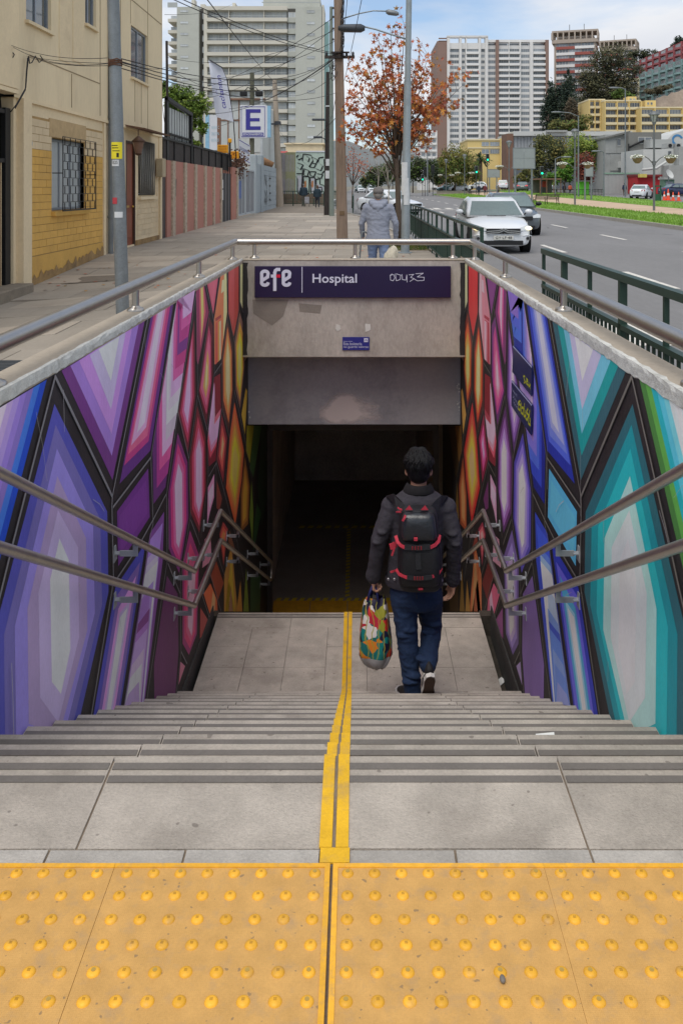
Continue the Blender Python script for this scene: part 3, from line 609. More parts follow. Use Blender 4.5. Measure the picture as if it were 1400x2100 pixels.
gr = n_.new('ShaderNodeVectorMath'); gr.operation = 'DISTANCE'; mpp = n_.new('ShaderNodeMapping'); mpp.inputs['Scale'].default_value = (1, 0, .9); mpp.inputs['Location'].default_value = (0, 0, .1); l_.new(tcx.outputs['Generated'], mpp.inputs[0]); l_.new(mpp.outputs[0], gr.inputs[0]); gr.inputs[1].default_value = (.5, 0, .45)
sb_ = n_.new('ShaderNodeMath'); sb_.operation = 'SUBTRACT'; l_.new(no_.outputs[0], sb_.inputs[0]); l_.new(gr.outputs['Value'], sb_.inputs[1]); mr = n_.new('ShaderNodeMapRange'); l_.new(sb_.outputs[0], mr.inputs[0])
for i, v in enumerate((.0, .26, 0, .8)): mr.inputs[i+1].default_value = v
l_.new(mr.outputs[0], bs.inputs['Alpha'])
x0, z0 = XZ(655, 800, 9.92); x1, z1 = XZ(785, 874, 9.92)
b.quad((x0, 9.9285, -1.06), (x1, 9.9285, -1.06), (x1, 9.9285, z0), (x0, 9.9285, z0)); b.obj('sprayed_cloud', spr, sh)
b = B()
for i in range(16):
    x, z = XZ(937+random.uniform(-2, 4), random.choice((790, 800, 835, 826))+random.uniform(-8, 8), 9.92); b.box(x, x+random.uniform(.004, .02), 9.926, 9.93, z, z+random.uniform(.004, .02))
for p in ((509, 847), (511, 858)): x, z = XZ(*p, 9.92); b.box(x, x+.016, 9.926, 9.93, z, z+.02)
b.obj('paint_chips', paper, sh)
# gate frame
gf = thing('gate_frame', 'dull metal gate frame at the dark tunnel mouth', 'gate frame', (0, 11.95, FZ))
gm_ = M('gate_metal', C(96, 90, 86), .5, metal=.6, var=.15, scale=5)
for x in (-1.2, 1.06): B().box(x-.03, x+.05, 11.92, 11.99, FZ, -1.63).obj('jamb', gm_, gf)
B().box(-1.2, 1.1, 11.9, 12.0, -1.68, -1.6).obj('header_rail', gm_, gf)
# tunnel
tn = thing('tunnel', 'unlit passage beyond the foot of the stairs', 'tunnel', (0, 14, FZ))
b = B(); b.quad((-1.3, BW+.46, -1.02), (1.2, BW+.46, -1.02), (1.2, 12.0, -1.02), (-1.3, 12.0, -1.02)); b.quad((-1.3, 12.0, -1.0), (1.2, 12.0, -1.0), (1.2, 12.0, -1.6), (-1.3, 12.0, -1.6)); b.quad((-1.4, 12, -1.6), (1.3, 12, -1.6), (1.3, 17.5, -1.6), (-1.4, 17.5, -1.6)); b.obj('ceiling', dark_c, tn)
b = B(); b.quad((-1.24, 12, -4.4), (-1.24, 17.5, -4.4), (-1.24, 17.5, -1.6), (-1.24, 12, -1.6)); b.quad((1.17, 12, -4.4), (1.17, 17.5, -4.4), (1.17, 17.5, -1.6), (1.17, 12, -1.6)); b.quad((-1.3, 17.5, -4.4), (1.3, 17.5, -4.4), (1.3, 17.5, -1.6), (-1.3, 17.5, -1.6)); b.obj('side_wall', dark_c, tn)
B().box(-1.3, 1.3, 11.2, 17.6, FZ-.1, FZ).obj('floor', M('tunnel_floor', C(140, 130, 122), .7, var=.15, scale=2), tn)
B().box(-.9, -.5, 15.8, 16.3, -2.1, -1.6).obj('hanging_box', dark_c, tn)
tac2 = M('lower_tactile', C(208, 152, 40), .7, var=.15, scale=8)
for x in (-1.17, -.65, -.13, .39): piece('tactile_tile', tac2, tn, x, x+.51, 11.75, 12.36, FZ+.001, FZ+.012)
hz = M('hazard_yellow', C(205, 178, 40), .6, var=.1)
for x in [-1.15+i*.11 for i in range(21)]:
    b_ = B(); b_.prism([(x, 12.38), (x+.06, 12.38), (x+.085, 12.46), (x+.025, 12.46)], lambda a, c, d: (a, c, FZ+d), .001, .005); b_.obj('tape_stripe', hz, tn)
for i in range(22):
    y = 12.5+i*.115; b_ = B(); b_.prism([(-.17, y), (-.11, y+.03), (-.11, y+.085), (-.17, y+.055)], lambda a, c, d: (a, c, FZ+d), .001, .005); b_.obj('tape_stripe', hz, tn)
for x in [-1.0+i*.15 for i in range(14)]:
    b_ = B(); b_.prism([(x, 15.03), (x+.08, 15.03), (x+.11, 15.13), (x+.03, 15.13)], lambda a, c, d: (a, c, FZ+d), .001, .005); b_.obj('tape_stripe', hz, tn)

# ---- wall handrails, two tubes a side
def handrail(side):
    west = side < 0
    X = (lambda y: WL(y)+.118) if west else (lambda y: WR-.118)
    t = thing('handrail', ('pair of steel tubes bracketed to the violet wall on the left' if west else 'pair of steel tubes bracketed to the teal wall on the right'), 'handrail', (X(6), 6, -2), 0, 'wall handrails down the stairs')
    for za, zb in ((-1.10, -3.18), (-1.345, -3.42)):
        b = B(); ns = .533
        pts = [(X(2.2), 2.2, za+(6.2-2.2)*ns), (X(6.2), 6.2, za), (X(7.34), 7.34, za+.004), (X(11.26), 11.26, zb)]
        for p, q in zip(pts, pts[1:]): b.cyl(p, q, .0195, n=14)
        for p in pts[1:3]: b.ell(p, .0196, 12, 8)
        b.obj('tube', steel_d, t)
    b = B(); x = X(11.26); b.tube([(x, 11.26, -3.18), (x, 11.36, -3.24), (x, 11.36, -3.40), (x, 11.26, -3.42)], .0195); b.obj('end_bend', steel_d, t)
    bk = B()                                    # bracket about the rail's foot: flat arm, upturned lip, triangular wall plate
    s = side
    bk.box(0, s*.09, -.004, .004, -.075, -.045); bk.box(-s*.006, s*.02, -.004, .004, -.075, -.015); bk.box(s*.085, s*.117, -.02, .02, -.062, -.056)
    bk.prism([(-.03, -.10), (.03, -.10), (.012, -.02), (-.012, -.02)], lambda a, c, d: (s*d, a, c), .111, .1185)
    bk.cyl((s*.105, -.0, -.06), (s*.118, 0, -.06), .012, n=8)
    me = bk.mesh('bracket', galv_b)
    for y in (2.5, 4.63, 6.08, 6.55, 7.2, 8.4, 9.9, 11.1):
        for za in (-1.10, -1.345):
            z = za if 6.2 <= y <= 7.34 else (za+(6.2-y)*.533 if y < 6.2 else za-(y-7.34)*.5306)
            inst('bracket', me, t, (X(y), y, z))
handrail(-1); handrail(1)
# ---- steel rail on the parapets
pr_ = thing('parapet_rail', 'thick round stainless rail running round the top of the parapet', 'railing', (0, BW+.1, .86))
rz = 1.02; rl = -1.352; rrx = 1.25; yb = BW+.08
def RX(y): return rl+(y-3.2)*.004
pts = [(RX(1.9), 1.9, rz-.01), (RX(yb), yb, rz), (1.252, yb, rz), (1.262, 1.9, rz-.01)]
b = B()
for p, q in zip(pts, pts[1:]): b.cyl(p, q, .035, n=24)
for p in pts[1:3]: b.ell(p, .0352, 20, 12)
b.obj('rail_tube', steel, pr_)
po = B(); po.cyl((0, 0, .02), (0, 0, .15), .0215, n=14); me_post = po.mesh('post', steel)
fl = B(); fl.lathe([(.052, 0), (.052, .008), (.047, .018), (.026, .026), (.0235, .034)], n=16); me_fl = fl.mesh('flange', steel)
for x, y in [(RX(y_), y_) for y_ in (3.26, 5.33, 7.42, 9.38)]+[(1.252, y_) for y_ in (3.26, 5.33, 7.42, 9.36)]+[((px-VX)*yb/1800, yb) for px in (522, 728, 928)]:
    p = inst('post', me_post, pr_, (x, y, ZC(y)))
    f = inst('flange', me_fl, None, (0, 0, 0)); f.parent = p

# ---- tactile tiles underfoot
tact = M('tactile_yellow', C(199, 154, 88), .75, var=.10, scale=14, dirt=C(172, 142, 104), dscale=16, damt=.7, rnd=.05, spots=(C(128, 108, 84), 70, .7), bump=.0)
nt_ = tact.node_tree; bsd = nt_.nodes['Principled BSDF']
geo = nt_.nodes.new('ShaderNodeNewGeometry'); vm = nt_.nodes.new('ShaderNodeVectorMath'); vm.operation = 'SCALE'; vm.inputs['Scale'].default_value = 1
ck = nt_.nodes.new('ShaderNodeTexBrick'); ck.inputs['Scale'].default_value = 1; ck.offset = 0; ck.inputs['Brick Width'].default_value = .0042; ck.inputs['Row Height'].default_value = .0042; ck.inputs['Mortar Size'].default_value = .0011; ck.inputs['Color1'].default_value = (0, 0, 0, 1); ck.inputs['Color2'].default_value = (0, 0, 0, 1); ck.inputs['Mortar'].default_value = (1, 1, 1, 1)
nt_.links.new(geo.outputs['Position'], ck.inputs['Vector']); bp = nt_.nodes.new('ShaderNodeBump'); bp.inputs['Strength'].default_value = .5; bp.inputs['Distance'].default_value = .002
nt_.links.new(ck.outputs['Color'], bp.inputs['Height']); nt_.links.new(bp.outputs[0], bsd.inputs['Normal'])
dome_m = M('tactile_dome', C(224, 166, 46), .5, var=.10, scale=60, rnd=.13, dirt=C(172, 138, 96), dscale=26, damt=.65)
dm = B(); dm.lathe([(.0138, 0), (.0128, .0025), (.0098, .0048), (.005, .0060), (.0001, .0063)], n=16); me_dome = dm.mesh('dome', dome_m)
scr = B(); scr.cyl((0, 0, .0050), (0, 0, .0068), .0048, n=10); scr.cyl((0, 0, .0068), (0, 0, .0071), .0022, n=6); me_scr = scr.mesh('screw', M('screw_steel', C(176, 146, 80), .95, metal=0, spec=.1, var=0))
ridge = B()
for i in (-1, 0, 1): ridge.box(i*.0022-.0004, i*.0022+.0004, -.0032, .0032, .0056, .0068)
me_ridge = ridge.mesh('grip_rib', M('rib_brown', C(150, 112, 40), .6, var=0))
yd = [2.043-.0645*i for i in range(7)]
labs = ['yellow tactile tile left of the middle joint', 'yellow tactile tile right of the middle joint', 'yellow tactile tile at the left edge beside the thin seam', 'yellow tactile tile at the right edge beside the thin seam']
scs = {(0, 0), (0, 4), (5, 4), (5, 0), (7, 0), (0, 5), (7, 4), (2, 4)}
for ti, (x0, x1) in enumerate(((-.569, -.0635), (-.0565, .4385), (-1.076, -.5697), (.4388, .94))):
    t = thing('tactile_tile', labs[ti], 'tactile tile', ((x0+x1)/2, 1.8, 0), 0, 'tactile tiles at the head of the stairs')
    b = B().box(x0, x1, 1.2, 2.072, -.02, .006); b.obj('tile', tact, t, bevel=.0008)
    b = B().box(x0, x1, 2.060, 2.0718, .006, .0085)
    for q in ((x0,) if ti == 1 else (x1-.012,) if ti == 0 else ()): b.box(q, q+.012, 1.2, 2.060, .006, .0085)
    b.obj('rim', dome_m, t)
    xs = [x0+.0345+.0625*i for i in range(8)] if ti in (1, 3) else [x1-.0345-.0625*i for i in range(8)]
    for i, x in enumerate(xs):
        for j, y in enumerate(yd):
            d = inst('dome', me_dome, t, (x, y, .006))
            s_ = inst('screw' if (i, j) in scs else 'grip_rib', me_scr if (i, j) in scs else me_ridge, None, (0, 0, 0)); s_.parent = d
# litter
lw = M('litter_paper', C(225, 225, 222), .8, var=.03)
def litter(x, y, z, s, rz, label, nm='paper_scrap', m=lw):
    b = B(); b.add([(-s, -s*.45, 0), (s*.8, -s*.5, .004), (s, s*.4, .006), (-s*.7, s*.45, .002)], [(0, 1, 2, 3)]); b.add([(-s, -s*.45, -.002), (s*.8, -s*.5, .001), (s, s*.4, .001), (-s*.7, s*.45, -.001)], [(3, 2, 1, 0)])
    o = b.obj(nm, m); o.location = (x, y, z); o.rotation_euler = (R(4), 0, rz); setp(o, label, 'litter'); return o
litter(.71, D0+3*TR-.075, -3*RI+.006, .042, .1, 'white paper scrap lying on an upper step')
litter(1.118, 6.87, -2.26, .055, .9, 'crumpled white paper in the right gutter', m=lw)
litter(1.118, 6.66, -2.26, .06, .3, 'printed leaflet lying in the right gutter near the crumpled paper', m=M('leaflet', C(205, 200, 195), .6, var=.25, scale=40))
b = B(); b.ell((0, 0, .005), (.006, .0095, .005), 10, 6); o = b.obj('pebble', M('pebble', C(110, 104, 98), .6)); o.location = (.292, 1.765, .006); setp(o, 'small grey pebble on the yellow tactile tile', 'pebble')
# ------------------------------------------------------------------ ground, road, median
def at(px, py, D): return ((px-VX)*D/FPX, D, HC-(py-VY)*D/FPX)
def rise(x, y): return min(1, max(0, (x-12.6)/12))*max(0, min(y, 150)-60)*.009
def ground(px, py, off=0.0):
    lo, hi = 1.0, 400.0
    for _ in range(50):
        D = (lo+hi)/2; x = (px-VX)*D/FPX
        if HC-(py-VY)*D/FPX > gz(x, D)+rise(x, D)+off: lo = D
        else: hi = D
    return (x, D, gz(x, D)+rise(x, D)+off)
def sheet(poly_rows, z, name, mat, kind='structure', f=None):
    """poly_rows: list of (y, [x...]) sharing the same count; z offset above gz"""
    b = B(); n = len(poly_rows[0][1])
    vs = [(x, y, (f or gz)(x, y)+z) for y, xs in poly_rows for x in xs]
    b.add(vs, [(j*n+i, j*n+i+1, (j+1)*n+i+1, (j+1)*n+i) for j in range(len(poly_rows)-1) for i in range(n-1)], False)
    return b.obj(name, mat, kind=kind)
fl_ = lambda x, y: GS*max(0, y-10)+rise(x, y)
earth = M('far_ground', C(120, 116, 104), .95, var=.2, scale=.02)
gxs, gys = (-3000, -60, -9, 1.9, 60, 3000), (-60, -20, 140, 200, 1000, 4500); b = B()
b.add([(x, y, fl_(x, y)-.6) for y in gys for x in gxs], [(j*6+i, j*6+i+1, j*6+i+7, j*6+i+6) for j in range(5) for i in range(5) if not (i == 2 and j == 1)], False)
b.obj('ground', earth, kind='structure')
walk_b = M('sidewalk_bed', C(128, 118, 106), .95, var=.15, scale=3)
slab_m = M('paving_slab', C(150, 142, 131), .88, var=.09, scale=1.2, dirt=C(118, 107, 95), dscale=.9, damt=.55, rnd=.06, bump=.25, bscale=90)
slab_p = M('paving_slab_pale', C(166, 156, 143), .88, var=.08, scale=1.2, dirt=C(135, 122, 108), dscale=.9, damt=.5, rnd=.06, bump=.25, bscale=90)
def right_edge(y): return 1.95 if y < 22 else 1.95-(y-22)*.055 if y < 31 else 1.45-(y-31)*.077 if y < 46 else .3-(y-46)*.13
sw = None
b = B()
def patch_(b, xs, ys, z):
    vs = [(x, y, gz(x, y)+z) for y in ys for x in xs]; n = len(xs)
    b.add(vs, [(j*n+i, j*n+i+1, (j+1)*n+i+1, (j+1)*n+i) for j in range(len(ys)-1) for i in range(n-1)], False)
fr = lambda a, c, n: [a+(c-a)*i/n for i in range(n+1)]
patch_(b, fr(-9, -1.45, 10), fr(-8, 9.66, 24), -.02); patch_(b, fr(1.34, 1.95, 1), fr(-8, 9.66, 8), -.02)
patch_(b, fr(-1.45, 1.34, 2), fr(-8, 1.2, 4), -.02); patch_(b, fr(-9, -1.45, 10), fr(9.66, 22, 14), -.02)
ys_ = fr(9.66, 22, 6)
vs = []; n = 9
for y in ys_: vs += [(-1.45+(1.95+1.45)*i/8, y, gz(0, y)-.02) for i in range(9)]
b.add(vs, [(j*9+i, j*9+i+1, (j+1)*9+i+1, (j+1)*9+i) for j in range(6) for i in range(8)], False)
ys_ = fr(22, 78, 28); vs = []
for y in ys_: vs += [(-9+(right_edge(y)+9)*i/8, y, gz(0, y)-.02) for i in range(9)]
b.add(vs, [(j*9+i, j*9+i+1, (j+1)*9+i+1, (j+1)*9+i) for j in range(28) for i in range(8)], False)
sw = b.obj('sidewalk', walk_b, kind='structure')
rs = random.Random(11)
cols = [-6.0, -4.75, -3.55, -2.35, -1.15, .05, 1.25, 1.9]
y = 4.2; nrow = 0
while y < 50:
    dy = 1.02 if y < 30 else 2.04
    pale_row = nrow % 3 == 0 or rs.random() < .12
    x0s = cols if nrow % 2 == 0 else [-6.0]+[c+.6 for c in cols[:-1] if c+.6 < 1.8]+[1.9]
    for xa, xb in zip(x0s, x0s[1:]):
        if y < 9.7 and xb > -1.46:
            if xa < -1.46: xb = -1.46
            elif xb <= 1.34: continue
            elif xa < 1.34: xa = 1.34
        ya, yb = y, min(y+dy, 9.68) if y < 9.66 and xb > -1.46 and xa < 1.34 and False else y+dy
        if xb > right_edge(yb)-.12: xb = right_edge(yb)-.12
        if xb-xa < .15: continue
        pale = pale_row and rs.random() < .62
        g_ = .006; dz = rs.uniform(-.002, .003)
        q = [(xa+g_, ya+g_), (xb-g_, ya+g_), (xb-g_, yb-g_), (xa+g_, yb-g_)]
        if 9.0 < y < 9.68 and -1.46 < xa: q = [(px_, max(py_, 9.69)) for px_, py_ in q]
        bb = B(); top = [(px_, py_, gz(px_, py_)+dz) for px_, py_ in q]; bot = [(px_, py_, z_-.03) for px_, py_, z_ in top]
        bb.add(top+bot, [(0, 1, 2, 3), (0, 4, 5, 1), (1, 5, 6, 2), (2, 6, 7, 3), (3, 7, 4, 0)], False)
        bb.obj('paving_slab', slab_p if pale else slab_m, sw)
    y += dy; nrow += 1
kerb_m = M('kerb_stone', C(150, 145, 136), .9, var=.12, scale=2, dirt=C(100, 94, 86), dscale=2, damt=.5)
y = -6
while y < 74:
    dy = 1.0 if y < 30 else 2.0; xa, xb = right_edge(y), right_edge(y+dy)
    bb = B(); z0, z1 = gz(0, y), gz(0, y+dy); g_ = .008
    bb.add([(xa-.11, y+g_, z0+.004), (xa+.03, y+g_, z0+.004), (xb+.03, y+dy-g_, z1+.004), (xb-.11, y+dy-g_, z1+.004), (xa-.11, y+g_, z0-.2), (xa+.045, y+g_, z0-.2), (xb+.045, y+dy-g_, z1-.2), (xb-.11, y+dy-g_, z1-.2)], [(0, 1, 2, 3), (1, 5, 6, 2), (0, 4, 5, 1), (3, 2, 6, 7), (0, 3, 7, 4)], False)
    bb.obj('kerbstone', kerb_m, sw); y += dy
asph = M('asphalt', C(122, 121, 121), .85, var=.08, scale=.6, bump=.35, bscale=160, dirt=C(102, 101, 102), dscale=.35, damt=.6, stretch=(1, .35, 1), spots=(C(92, 92, 93), 1.4, .6))
rows = fr(-40, 10, 5)+fr(20, 420, 20)
sheet([(y, [-2.6, 1.5, 12.6] if y > 76 else [-3 if y > 50 else .2 if y > 28 else 1.9, 2.2, 12.6]) for y in rows], -.12, 'road', asph, f=fl_)
sheet([(y, [-70, -9, -2.6]) for y in (76, 84, 92)], -.115, 'side_road', asph, f=fl_)
sheet([(y, [28, 34, 40]) for y in rows], -.12, 'far_road', asph, f=fl_)
sheet([(y, [12.6, 20, 28]) for y in (143, 160, 190)], -.116, 'road_crossing', asph, f=fl_)
# painted markings
mk = M('road_marking', C(212, 208, 200), .8, var=.1, scale=5, dirt=C(140, 138, 134), dscale=7, damt=.75)
mt = thing('lane_markings', 'white dashed lane lines painted on the asphalt', 'road markings', (5.4, 24, 0))
for x, ph, n in ((5.42, 14.9, 16), (8.62, 3.0, 17)):
    for i in range(n):
        y0 = ph+8.0*i if x < 8 else ph+7.9*i+1.5; y1 = y0+2.9
        bb = B(); bb.quad(*[(x+dx, yy, fl_(x, yy)-.116) for dx, yy in ((-.07, y0), (.07, y0), (.07, y1), (-.07, y1))]); bb.obj('lane_dash', mk, mt)
for x0, x1, y0, y1 in ((3.02, 3.55, 9.6, 11.3), (2.6, 12.2, 62, 62.5), (3.55, 3.8, 10.4, 11.0)):
    bb = B(); bb.quad(*[(x, yy, fl_(x, yy)-.115) for x, yy in ((x0, y0), (x1, y0), (x1, y1), (x0, y1))]); bb.obj('painted_bar', mk, mt)
for x in [3+.9*i for i in range(11)]:
    bb = B(); bb.quad(*[(x_, yy, fl_(x, yy)-.115) for x_, yy in ((x, 64), (x+.45, 64), (x+.45, 67), (x, 67))]); bb.obj('painted_bar', mk, mt)
cr_m = M('tar_seam', C(84, 84, 86), .8, var=.1); rr = random.Random(13)
for k in range(7):
    x, y = rr.uniform(2.6, 12), rr.uniform(11, 44); pl = [(x, y)]
    for i in range(9): x += rr.uniform(-.1, .5)*(1 if k % 2 else .3); y += rr.uniform(-.2, .5)*(.5 if k % 2 else 1.4); pl.append((x, y))
    bb = B(); stroke_b(bb, pl, lambda a, c, d: (a, c, fl_(a, c)-.1175+d), .03, 0); bb.obj('tar_crack', cr_m, mt)
# median
grass_m = M('grass_base', C(112, 150, 50), .95, var=.22, scale=.9, dirt=C(120, 122, 60), dscale=.5, damt=.5, bump=.6, bscale=30)
path_m = M('median_path', C(190, 166, 140), .95, var=.08, scale=.5, dirt=C(165, 142, 118), dscale=.3, damt=.5)
mrow = fr(-40, 140, 30)
sheet([(y, [17.1, 19.8, 22.4]) for y in mrow], .004, 'median_path', path_m, f=fl_)
sheet([(y, [12.78, 15, 17.2]) for y in mrow], .02, 'grass_strip', grass_m, f=lambda x, y: fl_(x, y)+.05*math.sin((x-12.7)/4.5*math.pi))
sheet([(y, [22.3, 25, 27.85]) for y in mrow], .02, 'grass_strip', grass_m, f=lambda x, y: fl_(x, y)+.05*math.sin((x-22.3)/5.5*math.pi))
gb = B(); rg = random.Random(5); gblade = M('grass_blade', C(116, 150, 56), .8, var=.3, scale=1.5)
for i in range(26000):
    y = 30+120*rg.random()**1.5; x = rg.choice((rg.uniform(12.8, 17.1), rg.uniform(12.8, 17.1), rg.uniform(22.4, 27.8)))
    a = rg.uniform(0, 6.28); s = rg.uniform(.02, .05); h = rg.uniform(.04, .11); z = fl_(x, y)+.02+.04
    gb.add([(x-s*math.cos(a), y-s*math.sin(a), z-.05), (x+s*math.cos(a), y+s*math.sin(a), z-.05), (x+rg.uniform(-.04, .04), y+rg.uniform(-.04, .04), z+h)], [(0, 1, 2)])
gb.obj('grass', gblade, kind='stuff')
mkb = struct(B().box(12.5, 12.52, -40, -39, -.2, -.1).obj('median_kerb', kerb_m))
for side, xk in ((0, 12.6), (1, 27.85)):
    y = 12 if side == 0 else 40
    while y < 140:
        dy = 1.0 if (y < 60 and not side) else 2.5
        bb = B(); z0, z1 = fl_(0, y), fl_(0, y+dy)
        bb.add([(xk, y+.01, z0+.03), (xk+.18, y+.01, z0+.03), (xk+.18, y+dy-.01, z1+.03), (xk, y+dy-.01, z1+.03), (xk-.03, y+.01, z0-.2), (xk+.2, y+.01, z0-.2), (xk+.2, y+dy-.01, z1-.2), (xk-.03, y+dy-.01, z1-.2)], [(0, 1, 2, 3), (0, 3, 7, 4), (0, 4, 5, 1), (3, 2, 6, 7), (1, 5, 6, 2)], False)
        bb.obj('kerbstone', kerb_m, mkb); y += dy
lowall = thing('low_wall', 'low pale concrete wall at the far end of the grass', 'wall', (13, 141, .5)); B().box(12.8, 27, 141, 141.4, .2, 1.15).obj('wall_body', conc, lowall)
B().box(12.7, 27.1, 140.9, 141.5, 1.15, 1.25).obj('coping', kerb_m, lowall)
# pavement beyond the far road
sheet([(y, [40, 46, 60]) for y in rows], .0, 'far_pavement', walk_b, f=fl_)
# drain grate beside the left parapet, manhole lid
gr_m = M('grate_iron', C(88, 92, 96), .6, metal=.6, var=.15, scale=6)
gt = thing('drain_grate', 'ribbed grey iron grate in the pavement left of the stairs', 'grate', (-3.1, 8.1, gz(-3.1, 8.1)))
B().box(-4.3, -1.7, 6.9, 8.5, -.05, .0).obj('grate_frame', gr_m, gt)
for i in range(22): piece('grate_bar', gr_m, gt, -4.25, -1.75, 6.95+i*.07, 6.95+i*.07+.035, gz(-3, 8)-.02 if 0 else -.01, .012)
for o_ in gt.children: o_.location.z += gz(-3.0, 7.7)*1.0+.004
mh = thing('manhole_cover', 'square sunken manhole cover with fallen leaves on the pavement', 'manhole cover', ground(195, 573)); x, y, z = mh.location
for nm, a, h, m in (('cover', .5, .006, M('manhole_concrete', C(128, 118, 106), .9, var=.15, scale=4)), ('lid', .45, .010, M('manhole_lid', C(118, 109, 98), .9, var=.15, scale=6))): B().quad(*[(x+p*a, y+q*a*.9, gz(x+p*a, y+q*a*.9)+h) for p, q in ((-1, -1), (1, -1), (1, 1), (-1, 1))]).obj(nm, m, mh)

# ------------------------------------------------------------------ green street fences
gfence = M('fence_green', C(38, 62, 52), .45, var=.12, scale=4, dirt=C(70, 80, 70), dscale=3, damt=.3)
def street_fence(y0, y1, x, label, nposts, panel=False):
    t = thing('street_fence', label, 'fence', (x, y0, 0), 0, 'green railings along the kerb')
    f = lambda y: fl_(0, y)
    def bar(name, z, h, w_=.05):
        b = B(); vs = []
        for yy in (y0, y1): vs += [(x-w_/2, yy, f(yy)+z-h/2), (x+w_/2, yy, f(yy)+z-h/2), (x+w_/2, yy, f(yy)+z+h/2), (x-w_/2, yy, f(yy)+z+h/2)]
        b.add(vs, [(0, 1, 5, 4), (1, 2, 6, 5), (2, 3, 7, 6), (3, 0, 4, 7), (3, 2, 1, 0), (4, 5, 6, 7)], False); b.obj(name, gfence, t)
    bar('top_rail', 1.0, .05, .06); bar('middle_rail', .665, .035); bar('bottom_rail', .12, .035)
    for i in range(nposts+1):
        yy = y0+(y1-y0)*i/nposts; w_ = .05 if i % 2 == 0 else .03
        piece('post', gfence, t, x-w_/2, x+w_/2, yy-w_/2, yy+w_/2, f(yy)-.02, f(yy)+.975)
    n = int((y1-y0)/.105)
    for i in range(n):
        yy = y0+.05+(y1-y0-.1)*i/n; piece('baluster', gfence, t, x-.008, x+.008, yy-.012, yy+.012, f(yy)+.13, f(yy)+.65)
    return t
street_fence(2.6, 8.48, 1.80, 'near dark green railing along the kerb beside the right parapet', 7)
street_fence(12.7, 29.5, 1.80, 'far dark green railing along the kerb beside the white car', 14)
street_fence(50.5, 61, -.25, 'short dark green railing at the far street corner', 6)
# ------------------------------------------------------------------ poles and lamps
galv = M('galvanised_pole', C(122, 128, 132), .55, metal=.35, var=.16, scale=3, dirt=C(150, 155, 158), dscale=7, damt=.5)
paleg = M('pale_pole_paint', C(150, 160, 166), .55, metal=.3, var=.10, scale=2, dirt=C(120, 126, 130), dscale=3, damt=.5)
wood = M('weathered_pole', C(140, 122, 108), .9, var=.16, scale=2.5, stretch=(6, 6, .6), dirt=C(92, 80, 70), dscale=1.2, damt=.6, bump=.5, bscale=20)
dkpole = M('dark_pole', C(52, 46, 44), .8, var=.2, scale=2, dirt=C(90, 84, 80), dscale=1, damt=.4)
conp = M('concrete_pole', C(158, 146, 132), .9, var=.12, scale=1.5)
lampd = M('lamp_housing', C(70, 74, 80), .5, metal=.3, var=.08)
rust = M('rusty_wire', C(92, 62, 46), .8, var=.2, scale=20)
stk_y = M('sticker_yellow', C(222, 206, 46), .6, var=.05); stk_w = M('sticker_white', C(205, 208, 210), .6, var=.08, scale=9); stk_k = M('sticker_black', C(30, 30, 30), .6, var=0); stk_r = M('sticker_red', C(175, 60, 70), .6, var=.1)
def curved(b, c, r, z0, z1, a0, a1, n=8):
    """a patch of sticker bent round a pole of radius r"""
    vs = [(c[0]+r*math.cos(a0+(a1-a0)*i/n), c[1]+r*math.sin(a0+(a1-a0)*i/n), z) for z in (z0, z1) for i in range(n+1)]
    return b.add(vs, [(i, i+1, n+2+i, n+1+i) for i in range(n)], True)
# left steel pole
D = 10.5; xb, _, _ = at(253, 632, D); xt, _, zt = at(231, -60, D)
pl = thing('steel_pole', 'galvanised round pole plastered with stickers beside the left parapet', 'pole', (xb, D, gz(xb, D)))
B().cyl((xb, D, gz(xb, D)-.05), (xt, D, zt), .079, .071, 20).obj('shaft', galv, pl)
def pz(py): f = (HC-(py-VY)*D/FPX-gz(xb, D))/(zt-gz(xb, D)); return (xb+(xt-xb)*f, D), HC-(py-VY)*D/FPX
def sticker(name, m, y0, y1, a0, a1, r=.0795):
    c, z0 = pz(y0); c1, z1 = pz(y1); b = B(); curved(b, ((c[0]+c1[0])/2, D), r, z1, z0, a0, a1); return b.obj(name, m, pl)
sticker('yellow_sticker', stk_y, 292, 326, R(215), R(325)); sticker('round_sticker', stk_w, 328, 341, R(222), R(290)); sticker('red_sticker', stk_r, 405, 418, R(200), R(265)); sticker('torn_paper', stk_w, 434, 446, R(235), R(310))
for i, (yy, a, c_) in enumerate(((298, 225, 285), (303, 228, 290), (309, 235, 300))): sticker('print_line', stk_k, yy, yy+1.6, R(a), R(c_), .0803)
sticker('print_figure', stk_k, 314, 323, R(272), R(292), .0803)
c, z0 = pz(340); b = B(); text_b(b, 'B2S', (c[0]-.045, D-.0835, z0+.02), (1, 0, 0), (0, 0, 1), .06, .04, .001); b.obj('print_text', stk_k, pl)
b = B(); c, z0 = pz(129)
for i in range(7): b.tube([(c[0]+.08*math.cos(a), D+.08*math.sin(a), z0+(i-3)*.012+random.uniform(-.01, .01)) for a in [j*.5236 for j in range(13)]], .006, 5)
b.obj('wire_clamp', rust, pl)
